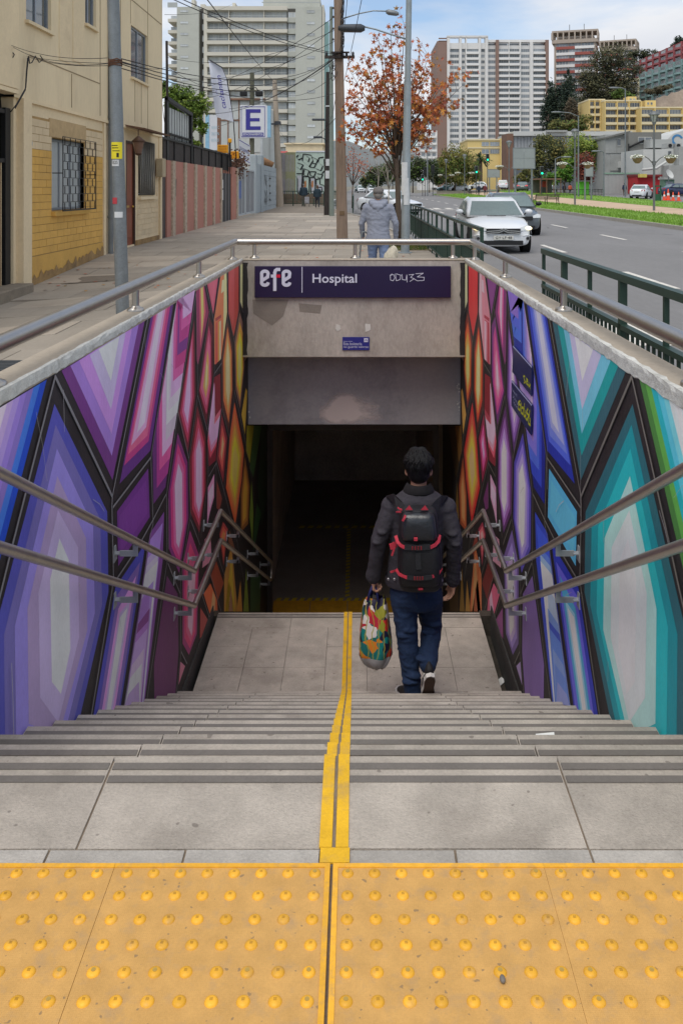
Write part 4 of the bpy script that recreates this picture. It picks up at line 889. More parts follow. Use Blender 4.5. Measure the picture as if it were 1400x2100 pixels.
# tall street lamp with arm
D = 21.2; xb, _, _ = at(830, 519, D); xt, _, zt = at(839, -60, D); g0 = gz(xb, D)
pl = thing('street_lamp', 'tall grey lamp post with a single cobra head, wrapped in paper notices', 'street lamp', (xb, D, g0))
zm = at(0, 165, D)[2]; xm = xb+(xt-xb)*(zm-g0)/(zt-g0)
B().cyl((xb, D, g0-.1), (xm, D, zm), .105, .088, 18).obj('shaft', paleg, pl); B().cyl((xm, D, zm), (xt, D, zt), .074, .070, 16).obj('upper_shaft', paleg, pl)
B().cyl((xb, D, g0), (xb, D, g0+.02), .17, n=12).obj('base_plate', paleg, pl)
a0 = at(832, 80, D); a1 = at(748, 55, D); b = B(); b.tube([a0, at(800, 70, D), at(770, 60, D), a1], .022, 8); b.obj('arm', paleg, pl)
b = B(); p0 = Vector(at(748, 57, D)); p1 = Vector(at(693, 58, D)); b.loft([[p0+Vector((t*(p1-p0).x, dy*w_, dz*h+(-.02 if dz < 0 else 0))) for dy, dz in ((-1, 0), (-.6, 1), (.6, 1), (1, 0), (.8, -1), (-.8, -1))] for t, w_, h in ((0, .05, .04), (.15, .13, .08), (.8, .15, .07), (1, .06, .035))]); b.obj('lamp_head', lampd, pl)
b = B(); curved(b, (xb+.0, D), .107, at(0, 400, D)[2], at(0, 333, D)[2], R(215), R(310)); b.obj('paper_notice', stk_w, pl)
b = B(); curved(b, (xb+.01, D), .109, at(0, 420, D)[2], at(0, 365, D)[2], R(245), R(330)); b.obj('paper_notice', stk_w, pl)
# wooden power pole
D = 25.1; xb, _, _ = at(702, 500, D); xt, _, zt = at(692, -40, D); g0 = gz(xb, D)
pl = thing('power_pole', 'thick weathered timber power pole carrying cables on the pavement', 'power pole', (xb, D, g0))
b = B(); b.loft([[(xb+(xt-xb)*t+sx_*w_, D+sy*w_, g0-.05+(zt-g0)*t) for sx_, sy in ((-1, -.8), (-.8, -1), (.8, -1), (1, -.8), (1, .8), (.8, 1), (-.8, 1), (-1, .8))] for t, w_ in ((0, .158), (.5, .135), (1, .112))], sm=False); b.obj('shaft', wood, pl)
b = B(); z = at(0, 118, D)[2]; b.box(xb-.5, xb+.35, D-.2, D-.12, z-.05, z+.03); b.box(xb-.32, xb+.2, D-.22, D-.13, z+.1, z+.14); b.obj('crossarm', dkpole, pl)
for dx in (-.45, -.25, .12, .3):
    b = B(); b.lathe([(.02, 0), (.045, .02), (.03, .05), (.045, .07), (.02, .11), (.001, .12)], (xb+dx, D-.16, z+.03), 10); b.obj('insulator', lampd, pl)
b = B(); z = at(0, 437, D)[2]; b.box(xb-.08, xb+.06, D-.165, D-.15, z-.06, z+.06); b.obj('number_plate', M('old_plate', C(112, 92, 70), .8, var=.2, scale=12), pl)
a0 = at(703, 38, D); b = B(); b.tube([a0, at(735, 28, D), at(765, 22, D), at(793, 23, D)], .02, 8); b.obj('arm', paleg, pl)
b = B(); p0 = Vector(at(791, 24, D)); b.loft([[p0+Vector((t*.37, dy*w_, dz*h-.06*t)) for dy, dz in ((-1, 0), (-.6, 1), (.6, 1), (1, 0), (.8, -1), (-.8, -1))] for t, w_, h in ((0, .05, .04), (.2, .1, .07), (.8, .11, .06), (1, .05, .03))]); b.obj('lamp_head', galv, pl)
# dark pole, grey-green mast, concrete pole
def simple_pole(name, label, pxb, pyb, pxt, pyt, r0, r1, m, n=10):
    xb, D, g0 = ground(pxb, pyb); xt, _, zt = at(pxt, pyt, D)
    t = thing(name, label, 'pole', (xb, D, g0)); B().cyl((xb, D, g0-.05), (xt, D, zt), r0, r1, n).obj('shaft', m, t); return t, D
t, D = simple_pole('utility_pole', 'blackened utility pole with white notices and two flat lamps', 670, 441, 673, 148, .17, .13, dkpole)
for px, py, w_, h in ((671.5, 333, 7, 14), (671.5, 358, 8.5, 16)):
    x, y, z = at(px, py, D-.2); s_ = D/FPX; B().box(x-w_*s_/2, x+w_*s_/2, D-.22, D-.19, z-h*s_/2, z+h*s_/2).obj('paper_notice', stk_w, t)
for (x0, y0, x1) in ((640, 246, 666), (643, 282, 660)):
    a = at(x0, y0, D-.4); c_ = at(x1, y0, D-.4); B().box(a[0], c_[0], D-.7, D-.4, a[2]-.05, a[2]+.06).obj('flat_lamp', lampd, t, bevel=.03)
    b = B(); b.cyl((c_[0], D-.5, c_[2]), (at(671, 0, D)[0], D, c_[2]-.15), .025, n=6); b.obj('arm', lampd, t)
b = B(); z = at(0, 219, D)[2]; x = at(673, 0, D)[0]; b.cyl((x-.001, D, z), (x, D, z+.06), .16, n=12); b.obj('band', stk_w, t)
t, D = simple_pole('lamp_mast', 'tall grey green mast with curled cables behind the blackened pole', 680, 443, 679, 14, .14, .09, M('mast_paint', C(118, 128, 120), .6, var=.1))
b = B()
for i, (zz_) in enumerate((18, 36, 60, 82)):
    x, y, z = at(681, zz_, D-.15); b.box(x-.02, x+.24, D-.2, D-.14, z-.02, z+.02); b.ell((x+.2, D-.17, z+.07), .06, 8, 6); b.ell((x+.05, D-.17, z+.05), .05, 8, 6)
b.obj('insulator_bracket', lampd, t)
t, D = simple_pole('concrete_pole', 'slender pale concrete pole leaning beside the light blue gates', 574, 423, 563, 164, .30, .17, conp, 8)
b = B(); x, y, z = at(569, 251, D); b.cyl((x, D, z-.12), (x, D, z+.08), .27, n=8); b.box(x-1.0, x+.3, D-.3, D-.2, z-.2, z-.08); b.obj('band', lampd, t)
# pedestrian lamps with hanging flower baskets
flow_w = M('white_flowers', C(224, 224, 214), .8, var=.15, scale=6); leaf_b = M('basket_foliage', C(92, 112, 62), .8, var=.3, scale=5); bask = M('basket_brown', C(130, 112, 84), .9, var=.2, scale=9)
post_g = M('lamp_post_grey', C(108, 112, 114), .5, metal=.3, var=.1); lant = M('lantern_glass', C(190, 196, 198), .25, var=.02, alpha=.75)
def ped_lamp(px, pyb, pyt, label, baskets=True, proto=[]):
    x, D, g0 = ground(px, pyb); H = at(0, pyt, D)[2]-g0; k = H/6.0
    if proto:
        o = dup(proto[0]); o.location = (x, D, g0); o.scale = (k, k, k); o['label'] = label; return o
    t = thing('garden_lamp', label, 'street lamp', (x, D, g0), 0, 'lamps with flower baskets on the median', scale=k); L_ = dict(local=True)
    B().cyl((0, 0, -.1), (0, 0, 2.9), .075, .07, 10).cyl((0, 0, 2.9), (0, 0, 5.3), .06, .05, 10).cyl((0, 0, 2.75), (0, 0, 3.0), .11, n=10).obj('post', post_g, t, **L_)
    b = B()
    for i in range(6): a = i*math.pi/3; b.cyl((.09*math.cos(a), .09*math.sin(a), 5.25), (.27*math.cos(a), .27*math.sin(a), 5.78), .016, n=5)
    b.cyl((0, 0, 5.2), (0, 0, 5.32), .1, n=10); b.obj('lantern_frame', post_g, t, **L_)
    B().lathe([(.08, 5.3), (.24, 5.77)], n=12).obj('lantern_glass', lant, t, **L_)
    B().lathe([(.34, 5.77), (.33, 5.82), (.22, 5.95), (.08, 6.0), (.001, 6.02)], n=14).obj('lantern_cap', post_g, t, **L_)
    for s in (-1, 1):
        b = B(); b.tube([(s*.07, 0, 2.85), (s*.35, 0, 3.15), (s*.7, 0, 3.35), (s*1.0, 0, 3.3)], .03, 6); ar = b.obj('basket_arm', post_g, t, **L_)
        b = B(); b.lathe([(.12, 2.85), (.26, 3.0), (.32, 3.18)], (s*1.0, 0, 0), 12); bs_ = b.obj('flower_basket', bask, t, **L_)
        rr = random.Random(s+5)
        for nm, m, n, sp in (('foliage', leaf_b, 90, .36), ('flowers', flow_w, 150, .42)):
            b = B()
            for i in range(n):
                a, q = rr.uniform(0, 6.28), rr.random()**.5*sp; c_ = Vector((s*1.0+q*math.cos(a), q*math.sin(a), 3.2+rr.uniform(-.06, .2)*(1.1-q/sp*.5))); e = rr.uniform(.03, .06)
                u = Vector((rr.gauss(0, 1), rr.gauss(0, 1), rr.gauss(0, 1))).normalized(); v = u.orthogonal().normalized()
                b.add([c_-u*e, c_-v*e, c_+u*e, c_+v*e], [(0, 1, 2, 3)])
            o = b.obj(nm, m, bs_, local=True, kind='stuff')
    proto.append(t); return t
ped_lamp(1340, 432, 228, 'nearest and tallest lantern lamp with flower baskets, in front of the white car')
ped_lamp(1178, 420, 264, 'lantern lamp with flower baskets right of the bench')
ped_lamp(1043, 404, 288, 'lantern lamp with flower baskets left of the large blank sign back')
ped_lamp(952, 400, 316, 'lantern lamp with flower baskets right of the parked white hatchback roof')
ped_lamp(914, 398, 326, 'farthest lantern lamp with flower baskets before the willow')
# cobra lamps on the far road
def cobra(px, pyb, pyt, hx, hy, label):
    x, D, g0 = ground(px, pyb); t = thing('road_lamp', label, 'street lamp', (x, D, g0), 0, 'grey road lamps across the avenue'); zt = at(0, pyt, D)[2]; a = at(hx, hy, D)
    B().cyl((x, D, g0), (x, D, zt), .1, .06, 8).obj('post', galv, t); b = B(); b.tube([(x, D, zt-.1), (x+(a[0]-x)*.5, D, zt+(a[2]-zt)*.8), a], .05, 6); b.obj('arm', galv, t)
    s = -1 if a[0] < x else 1; b = B(); b.loft([[(a[0]+s*q, D+dy*w_, a[2]+dz*h) for dy, dz in ((-1, 0), (-.6, 1), (.6, 1), (1, 0), (.7, -1), (-.7, -1))] for q, w_, h in ((0, .08, .06), (.25, .18, .1), (.9, .18, .08), (1.1, .06, .04))]); b.obj('lamp_head', galv, t)
cobra(1185, 404, 237, 1150, 230, 'grey road lamp arching over the far trees')
cobra(1281, 404, 182, 1268, 180, 'tall grey road lamp before the yellow apartments')
cobra(1138, 402, 325, 1152, 322, 'short grey lamp post among the far trees')
cobra(1237, 404, 312, 1232, 310, 'white lamp post at the corner of the grey building')
cobra(876, 402, 306, 862, 300, 'dark curved road lamp beside the traffic lights')
# traffic lights
tl_b = M('signal_black', C(32, 36, 36), .5, var=.05); tl_g = M('signal_green', C(20, 200, 150), .4, var=0, emit=(C(20, 230, 160), 2.2)); tl_off = M('signal_off', C(24, 22, 22), .3, var=0); tl_rim = M('signal_rim', C(120, 126, 124), .5, var=0)
def traffic_light(px, pyb, y0, y1, on, label, face=True):
    x, D, g0 = ground(px, pyb); z1 = at(0, y0, D)[2]; z0 = at(0, y1, D)[2]; h = z1-z0; w_ = h*.42
    t = thing('traffic_light', label, 'traffic light', (x, D, g0), 0, 'traffic lights at the crossing')
    B().cyl((x, D+.1, g0-.1), (x, D+.1, z1), .055, n=8).obj('post', lampd, t)
    B().box(x-w_/2-.05, x+w_/2+.05, D-.02, D+.0, z0-.05, z1+.05).obj('backboard', tl_rim if face else tl_b, t, bevel=.01); B().box(x-w_/2, x+w_/2, D-.25, D-.02, z0, z1).obj('housing', tl_b, t, bevel=.03)
    for i in range(3):
        z = z1-h*(i+.5)/3; b = B(); b.cyl((x, D-.26, z), (x, D-.25, z), h*.13, n=12); b.obj('lens', tl_g if (on and i == 2) else tl_off, t)
        b = B(); b.tube([(x+h*.14*math.cos(a), D-.3, z+h*.14*math.sin(a)) for a in [R(20+140*j/6) for j in range(7)]], .02, 4); b.obj('visor', tl_b, t)
traffic_light(1110, 400, 342, 358, True, 'green traffic light before the olive trees, rightmost one')
traffic_light(976, 398, 341, 355, True, 'green traffic light above the white hatchback')
traffic_light(999, 398, 316, 330, True, 'highest green traffic light, before the palm')
traffic_light(866, 401, 358, 370, True, 'lowest green traffic light, at the left of the crossing')
traffic_light(871, 401, 343, 358, False, 'dark traffic light seen from the side, beside the curved lamp', False)
traffic_light(887, 401, 339, 355, False, 'dark traffic light seen from the side, right of the curved lamp', False)
# backs of road signs
back_m = M('sign_back', C(150, 156, 158), .5, metal=.3, var=.08, scale=1, dirt=C(112, 116, 116), dscale=2, damt=.35)
def sign_back(x0, y0, x1, y1, posts, pyb, label, seams=True):
    x, D, g0 = ground((x0+x1)/2, pyb); a = at(x0, y0, D); c_ = at(x1, y1, D)
    t = thing('road_sign', label, 'road sign', (x, D, g0)); 
    if seams:
        xm, zm = (a[0]+c_[0])/2, (a[2]+c_[2])/2
        for xa, xb in ((a[0], xm-.01), (xm+.01, c_[0])):
            for za, zb in ((c_[2], zm-.01), (zm+.01, a[2])): piece('panel', back_m, t, xa, xb, D-.02, D+.02, za, zb)
    else: B().box(a[0], c_[0], D-.02, D+.02, c_[2], a[2]).obj('panel', back_m, t)
    for p in posts: xx = at(p, 0, D)[0]; B().box(xx-.07, xx+.07, D+.02, D+.14, g0-.1, a[2]-.1).obj('post', galv, t)
    b = B()
    for z in (a[2]-.02, c_[2]+.02): b.box(a[0]-.03, c_[0]+.03, D-.035, D-.02, z-.03, z+.03)
    for xx in (a[0], c_[0]): b.box(xx-.03, xx+.03, D-.037, D-.02, c_[2], a[2])
    b.obj('frame', galv, t)
sign_back(1051, 303, 1096, 346, (1056, 1090), 417, 'large blank grey back of a road sign on two posts')
sign_back(1199, 342, 1215, 362, (1199, 1212), 410, 'small blank grey back of a sign on two thin posts', False)
sign_back(999, 347, 1024, 364, (1003, 1018), 402, 'blank grey sign back behind the cyclist', False)
# bench, cones
iron = M('bench_iron', C(44, 44, 42), .5, metal=.4, var=.1); slat = M('bench_slat', C(70, 62, 50), .7, var=.15, scale=8)
x, D, g0 = ground(1119, 421)
bn = thing('park_bench', 'dark iron and slat bench on the gravel path', 'bench', (x, D, g0), R(-32)); L_ = dict(local=True)
for k in range(3): 
    s = (-.95, 0, .95)[k]; b = B(); b.tube([(s, -.3, .0), (s, -.22, .25), (s, -.28, .43), (s, .2, .43), (s, .3, .85)], .03, 6); b.tube([(s, .18, .43), (s, .3, .2), (s, .38, 0)], .03, 6); b.tube([(s, -.28, .43), (s, -.3, .65), (s, .1, .66), (s, .25, .64)], .025, 6); b.obj('leg_frame', iron, bn, **L_)
for i in range(5): B().box(-1.0, 1.0, -.27+i*.1, -.19+i*.1, .44, .47).obj('seat_slat', slat, bn, **L_)
for i in range(4): B().box(-1.0, 1.0, .17+i*.035, .2+i*.035, .52+i*.1, .59+i*.1).obj('back_slat', slat, bn, **L_)
co_m = M('cone_orange', C(226, 84, 52), .6, var=.05); co_w = M('cone_white', C(225, 222, 218), .6, var=.03)
for i, (px, py, h_) in enumerate(((1361, 411, 1.0), (1369, 411, 1.25), (1379, 412, .95), (1390.5, 412, .95))):
    x, D, g0 = ground(px, py, -.1); t = thing('traffic_cone', ['orange cone leftmost, beside the white car', 'tallest orange cone, second from the left', 'orange cone third from the left', 'orange cone rightmost, before the navy car'][i], 'traffic cone', (x, D, g0), 0, 'orange cones by the navy car', scale=h_)
    B().box(-.22, .22, -.22, .22, 0, .05).obj('foot', co_m, t, **L_); B().lathe([(.17, .05), (.11, .4)], n=12).lathe([(.082, .58), (.035, .9), (.001, .91)], n=12).obj('body', co_m, t, **L_); B().lathe([(.111, .4), (.083, .58)], n=12).obj('band', co_w, t, **L_)
# ------------------------------------------------------------------ the yellow and cream house on the left
HX = -6.0
def F(px, py, X=HX): D = X*FPX/(px-VX); return (D, HC-(py-VY)*D/FPX)
cream = M('cream_render', C(224, 205, 171), .9, var=.07, scale=.9, dirt=C(178, 158, 128), dscale=.8, damt=.5, bump=.15, bscale=50)
cream2 = M('cream_panel', C(226, 208, 174), .85, var=.06, scale=.7, dirt=C(186, 166, 136), dscale=.6, damt=.45, stretch=(1, 1, .3))
yelw = M('yellow_wall_paint', C(206, 164, 86), .85, var=.09, scale=1.2, dirt=C(170, 130, 78), dscale=1.1, damt=.5, bump=.2, bscale=60)
ybrick = M('brick_yellow', C(212, 168, 88), .8, var=.07, scale=2, rnd=.05, dirt=C(172, 140, 96), dscale=.9, damt=.4, bump=.15, bscale=70)
cbrick = M('brick_cream', C(212, 192, 158), .8, var=.06, scale=2, rnd=.05, bump=.15, bscale=70)
mort = M('mortar_line', C(168, 138, 92), .95, var=.12)
plinth = M('grimy_plinth', C(150, 122, 82), .95, var=.25, scale=3, dirt=C(92, 82, 70), dscale=2.5, damt=.85, bump=.6, bscale=30)
alu = M('aluminium_frame', C(150, 156, 164), .45, metal=.5, var=.05)
glassd = M('window_glass', C(70, 80, 88), .06, var=.15, scale=.8, spec=.8)
curt = M('net_curtain', C(176, 182, 184), .8, var=.12, scale=6, stretch=(1, 5, .3))
blk = M('black_iron', C(34, 34, 36), .5, metal=.3, var=.12)
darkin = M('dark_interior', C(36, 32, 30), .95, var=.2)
pipe_m = M('grey_downpipe', C(108, 114, 118), .6, var=.12, scale=2, dirt=C(140, 142, 142), dscale=1, damt=.4)
door_m = M('brown_door', C(128, 66, 42), .5, var=.12, scale=3, stretch=(3, 3, .5))
brass = M('brass', C(190, 150, 70), .35, metal=.8, var=.1)
hs = thing('house', 'two storey cream house with a yellow painted block wall and barred window', 'house', (HX, 21, gz(HX, 21)))
def fbox(name, m, D0_, D1_, z0, z1, x0, x1, parent=hs, bevel=0): return B().box(x0, x1, D0_, D1_, z0, z1).obj(name, m, parent, bevel=bevel)
# openings: (D0, D1, z0, z1)
W1 = (17.25, 19.3, 1.17, 2.60); W2 = (15.85, 17.15, 4.66, 6.0); W3 = (19.3, 20.1, 5.25, 6.4); W4 = (23.2, 25.0, 4.57, 5.94); W5 = (24.1, 25.9, 1.42, 2.94); DR = (22.8, 23.75, .1, 2.86)
def wall_with_holes(b, x, ys, zs, holes):
    ys = sorted(set(ys+[v for h in holes for v in h[:2]])); zs = sorted(set(zs+[v for h in holes for v in h[2:]]))
    for a, c in zip(ys, ys[1:]):
        for e, g_ in zip(zs, zs[1:]):
            if any(h[0] < (a+c)/2 < h[1] and h[2] < (e+g_)/2 < h[3] for h in holes): continue
            b.quad((x, a, e), (x, c, e), (x, c, g_), (x, a, g_))
    for y0, y1, z0, z1 in holes:
        for p, q in (((y0, z0), (y1, z0)), ((y1, z0), (y1, z1)), ((y1, z1), (y0, z1)), ((y0, z1), (y0, z0))):
            b.quad((x, *p), (x, *q), (x-.18, *q), (x-.18, *p))
b = B(); wall_with_holes(b, HX, [15.6, 26.9], [-.6, 3.2], [W1, W5, DR]); b.obj('lower_wall', cream, hs)
b = B(); wall_with_holes(b, HX+.03, [15.3, 26.85], [3.2, 8.6], [W2, W3, W4]); b.quad((HX+.03, 15.3, 3.2), (HX+.03, 26.85, 3.2), (HX-.2, 26.85, 3.2), (HX-.2, 15.3, 3.2)); b.obj('upper_wall', cream2, hs)
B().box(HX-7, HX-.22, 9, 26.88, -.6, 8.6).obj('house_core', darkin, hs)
B().box(HX-7, HX+.03, 26.87, 26.93, -.6, 8.6).obj('gable_wall', cream, hs)
B().box(HX-7, HX+.12, 8.8, 27.0, 8.6, 8.75).obj('roof', M('house_roof', C(110, 96, 84), .9), hs)
# shallow joints and panels of the upper storey
gl = M('joint_tan', C(150, 132, 106), .95, var=.1)  # darker tan colour of the joint strips between panels
def strip(D0_, D1_, z0, z1, nm='panel_joint', m=gl, t=.008): fbox(nm, m, D0_, D1_, z0, z1, HX+.03, HX+.03+t)
for D0_, D1_, z0, z1 in ((18.36, 18.39, 3.3, 4.0), (20.4, 20.43, 3.3, 6.9), (22.15, 22.18, 3.3, 8.4), (23.15, 23.17, 5.96, 8.4), (25.05, 25.07, 3.3, 8.4), (23.6, 23.62, 3.4, 4.5), (24.3, 24.32, 3.4, 4.5), (21.5, 26.8, 6.6, 6.625), (16, 20.4, 4.03, 4.05)): strip(D0_, D1_, z0, z1)
for D0_, D1_, z0, z1 in ((17.6, 18.3, 4.2, 6.5), (18.45, 19.2, 4.3, 6.6)): strip(D0_, D1_, z0, z1, 'render_panel', cream, .012)
fbox('storey_ledge', cream, 15.62, 26.8, 3.17, 3.23, HX, HX+.05)
fbox('pilaster', cream, 15.5, 15.9, -.35, 3.2, HX, HX+.12); fbox('pilaster', cream, 20.72, 20.86, -.1, 3.15, HX, HX+.04); fbox('pilaster', cream, 21.35, 21.5, -.1, 3.15, HX, HX+.03); fbox('pilaster', cream, 26.55, 26.9, 0, 3.15, HX, HX+.04)
# bricks
BH, BL = .142, .405; nb_ = 0; rb_ = random.Random(2)
fbox('mortar_bed', mort, 15.92, 20.7, .33, 2.33, HX, HX+.004) if False else None
b = B(); wall_with_holes(b, HX+.004, [15.92, 20.70], [.33, 2.95], [W1]); b.obj('mortar_bed', mort, hs)
for r_ in range(18):
    z0 = .35+r_*BH+(.0 if r_ < 14 else 0); y = 15.93-(BL/2 if r_ % 2 else 0)
    if z0+BH > 2.95: break
    while y < 20.68:
        a, c = max(y, 15.93), min(y+BL, 20.69); y += BL
        for p, q in ([(a, c)] if not (z0+BH*.5 > W1[2]-.1 and z0 < W1[3]+.28) else [(a, min(c, W1[0]-.02)), (max(a, W1[1]+.02), c)]):
            if q-p < .06: continue
            piece('brick', ybrick if z0+BH/2 < 2.33 else cbrick, hs, HX+.002, HX+.014+rb_.uniform(0, .004), p+.005, q-.005, z0+.005, z0+BH-.005); nb_ += 1
for r_ in range(9):
    z0 = .3+r_*.15; y = 23.95-(.2 if r_ % 2 else 0)
    while y < 26.5:
        a, c = max(y, 23.95), min(y+.42, 26.5); y += .42
        if c-a > .06 and (z0+.15 < W5[2]-.06 or a > W5[1]+.1 or c < W5[0]-.1): piece('brick', cbrick, hs, HX+.002, HX+.012+rb_.uniform(0, .004), a+.006, c-.006, z0+.006, z0+.144)
b = B(); rr = random.Random(8); ys = [15.9+i*.12 for i in range(41)]
b.add([(HX+.02, y, -.5) for y in ys]+[(HX+.02, y, .34) for y in ys], [(i, i+1, 42+i, 41+i) for i in range(40)], False); b.obj('yellow_base', yelw, hs)
b = B(); b.add([(HX+.034, y, -.5) for y in ys]+[(HX+.03, y, gz(HX, y)+.16+rr.uniform(-.07, .09)) for y in ys], [(i, i+1, 42+i, 41+i) for i in range(40)], False); b.obj('grimy_plinth', plinth, hs)
fbox('plinth', plinth, 23.8, 26.9, -.2, .2, HX, HX+.03)
fbox('rough_patch', M('rough_render', C(190, 164, 124), .95, var=.12, scale=6, bump=.9, bscale=40), 17.1, 19.4, 2.62, 2.98, HX, HX+.02)
fbox('window_sill', yelw, 17.2, 19.45, 1.06, 1.15, HX, HX+.1)
def window(W, x, m=glassd, mull=(.5,), name='window', sill=False):
    y0, y1, z0, z1 = W; fr_ = B(); w_ = .05
    fr_.box(x-.03, x+.02, y0, y1, z0, z0+w_); fr_.box(x-.03, x+.02, y0, y1, z1-w_, z1); fr_.box(x-.03, x+.02, y0, y0+w_, z0+w_, z1-w_); fr_.box(x-.03, x+.02, y1-w_, y1, z0+w_, z1-w_)
    for f in mull: ym = y0+(y1-y0)*f; fr_.box(x-.025, x+.015, ym-.03, ym+.03, z0+w_, z1-w_)
    o = fr_.obj(name, alu, hs)
    for a, c in zip([0]+list(mull), list(mull)+[1]): B().box(x-.02, x-.01, y0+(y1-y0)*a+.02, y0+(y1-y0)*c-.02, z0+.02, z1-.02).obj('pane', m, o)
    return o
window(W1, HX-.1, curt, (.35, .68)); window(W2, HX-.05, glassd); window(W3, HX-.05, glassd); window(W4, HX-.04, glassd); window(W5, HX-.1, darkin)
fbox('curtain', curt, 15.95, 16.45, 4.72, 5.9, HX-.2, HX-.16)
for W in (W2, W3, W4): fbox('window_sill', cream2, W[0]-.05, W[1]+.05, W[2]-.07, W[2]-.01, HX+.03, HX+.10)
# window grille of staggered bars
gr = B().box(HX+.20, HX+.22, 17.3, 19.5, 1.15, 1.17); go = gr.obj('window_grille', blk, hs)
zr = [1.16+i*.162 for i in range(10)]
for i, z in enumerate(zr):
    B().box(HX+.2, HX+.215, 17.3, 19.5, z+.006, z+.018).obj('grille_bar', blk, go)
    if i < 9:
        for k in range(7):
            y = 17.42+k*.33+(.165 if i % 2 else 0)
            if y < 19.48: B().box(HX+.2, HX+.215, y, y+.012, z+.02, z+.162).obj('grille_bar', blk, go)
for y in (17.3, 19.482): B().box(HX+.0, HX+.2, y, y+.018, 1.9, 1.918).box(HX+.2, HX+.216, y, y+.018, 1.15, 2.62).obj('grille_bar', blk, go)
g5 = B().box(HX+.0, HX+.04, 24.1, 25.9, 1.42, 1.45).box(HX, HX+.04, 24.1, 25.9, 2.9, 2.93).obj('window_grille', blk, hs)
gpale = M('grille_grey', C(140, 138, 132), .5, metal=.3)
for k in range(15): y = 24.12+k*.122; b = B(); b.tube([(HX+.05, y, 1.43), (HX+.05, y+.03*(-1)**k, 1.9), (HX+.05, y-.03*(-1)**k, 2.4), (HX+.05, y, 2.92)], .014, 5); b.obj('grille_bar', gpale, g5)
fbox('window_sill', cream, 24.0, 26.0, 1.3, 1.38, HX, HX+.1)
# door, canopy, lantern, meter, downpipe, house number
dr = fbox('door', door_m, DR[0]+.06, DR[1]-.06, .1, DR[3]-.06, HX-.1, HX-.05)
for z0, z1 in ((.3, .95), (1.25, 2.6)): B().box(HX-.05, HX-.035, DR[0]+.2, DR[1]-.2, z0, z1).obj('door_panel', door_m, dr, bevel=.012)
B().box(HX-.05, HX-.02, DR[0]+.15, DR[1]-.5, 1.1, 1.16).ell((HX+.0, 23.5, 1.12), .035, 8, 6).obj('handle', brass, dr)
b = B(); b.box(HX-.12, HX+.01, DR[0], DR[0]+.06, .05, DR[3]); b.box(HX-.12, HX+.01, DR[1]-.06, DR[1], .05, DR[3]); b.box(HX-.12, HX+.01, DR[0]+.06, DR[1]-.06, DR[3]-.06, DR[3]); b.obj('door_frame', M('door_frame_dark', C(70, 50, 40), .6), hs)
b = B(); b.add([(HX, 22.6, 3.22), (HX, 25.6, 3.22), (HX+.55, 25.6, 3.12), (HX+.55, 22.6, 3.12), (HX, 22.6, 3.26), (HX, 25.6, 3.26), (HX+.57, 25.6, 3.16), (HX+.57, 22.6, 3.16)], [(0, 1, 2, 3), (7, 6, 5, 4), (0, 3, 7, 4), (1, 5, 6, 2), (3, 2, 6, 7)], False); b.obj('canopy', M('canopy_board', C(104, 78, 62), .9, var=.25, scale=6), hs)
ln = thing('wall_lantern', 'brown metal lantern hanging under the door canopy', 'lantern', (HX+.45, 22.3, 2.6)); lc = M('lantern_brown', C(84, 62, 50), .5, metal=.4)
B().lathe([(.001, .34), (.04, .33), (.19, .2), (.17, .18)], (HX+.45, 22.3, 2.6), 6).cyl((HX+.45, 22.3, 2.94), (HX+.45, 22.3, 3.1), .012).obj('lantern_cap', lc, ln)
B().lathe([(.15, .18), (.08, -.1)], (HX+.45, 22.3, 2.6), 6).obj('lantern_glass', M('lantern_amber', C(120, 92, 78), .3), ln); B().lathe([(.085, -.1), (.09, -.13), (.02, -.16), (.001, -.16)], (HX+.45, 22.3, 2.6), 6).obj('lantern_base', lc, ln)
B().box(HX+.04, HX+.24, 26.05, 26.5, 1.95, 2.5).obj('meter_box', M('meter_box', C(176, 160, 132), .7, var=.1), hs, bevel=.02)
b = B(); b.cyl((HX+.12, 26.28, 1.95), (HX+.12, 26.28, .1), .022); b.cyl((HX+.1, 26.2, 2.5), (HX+.1, 26.2, 3.1), .018); b.obj('conduit', cream, hs)
B().cyl((HX+.09, 21.1, .0), (HX+.09, 21.1, 8.6), .065, n=12).obj('downpipe', pipe_m, hs)
for z in (.9, 3.3, 5.6): B().cyl((HX+.09, 21.1, z), (HX+.09, 21.1, z+.05), .078, n=12).obj('pipe_collar', pipe_m, hs)
B().cyl((HX+.02, 16.08, 2.43), (HX+.03, 16.08, 2.43), .085, n=18).obj('number_disc', M('number_disc', C(128, 150, 176), .5, var=.1, scale=30), hs)
# jutting upper room and the gate at the left edge
ph = B().box(HX+.05, HX+.28, 9, 14.88, 3.28, 8.6).obj('jutting_room', cream, hs, bevel=.01)
B().box(HX+.03, HX+.28, 9, 14.88, 3.20, 3.27).obj('soffit', cream, hs)
fbox('side_wall', cream, 9, 12.2, -.6, 3.2, HX-.2, HX)
fbox('gate_reveal', cream, 15.35, 15.6, -.4, 3.2, HX-1.2, HX)
gt_ = thing('iron_gate', 'tall black iron gate with pale vertical rods at the left edge', 'gate', (HX-.08, 13.9, -.25))
rod = M('gate_rod', C(186, 164, 128), .6, var=.1); z_b = -.22
B().box(HX-.12, HX-.04, 15.1, 15.32, z_b, 3.0).box(HX-.12, HX-.04, 12.2, 12.35, z_b, 3.0).obj('post', blk, gt_)
for z in (z_b+.05, 2.05, 2.9): B().box(HX-.11, HX-.05, 12.35, 15.1, z, z+.07).obj('rail', blk, gt_)
for k in range(22): y = 12.42+k*.122; piece('rod', rod, gt_, HX-.09, HX-.07, y, y+.028, z_b+.12, 2.05)
for k in range(30): y = 12.4+k*.09; b = B(); b.cyl((HX-.08, y, 2.97), (HX-.08, y, 3.12), .012, .001, 5); b.obj('spike', blk, gt_)
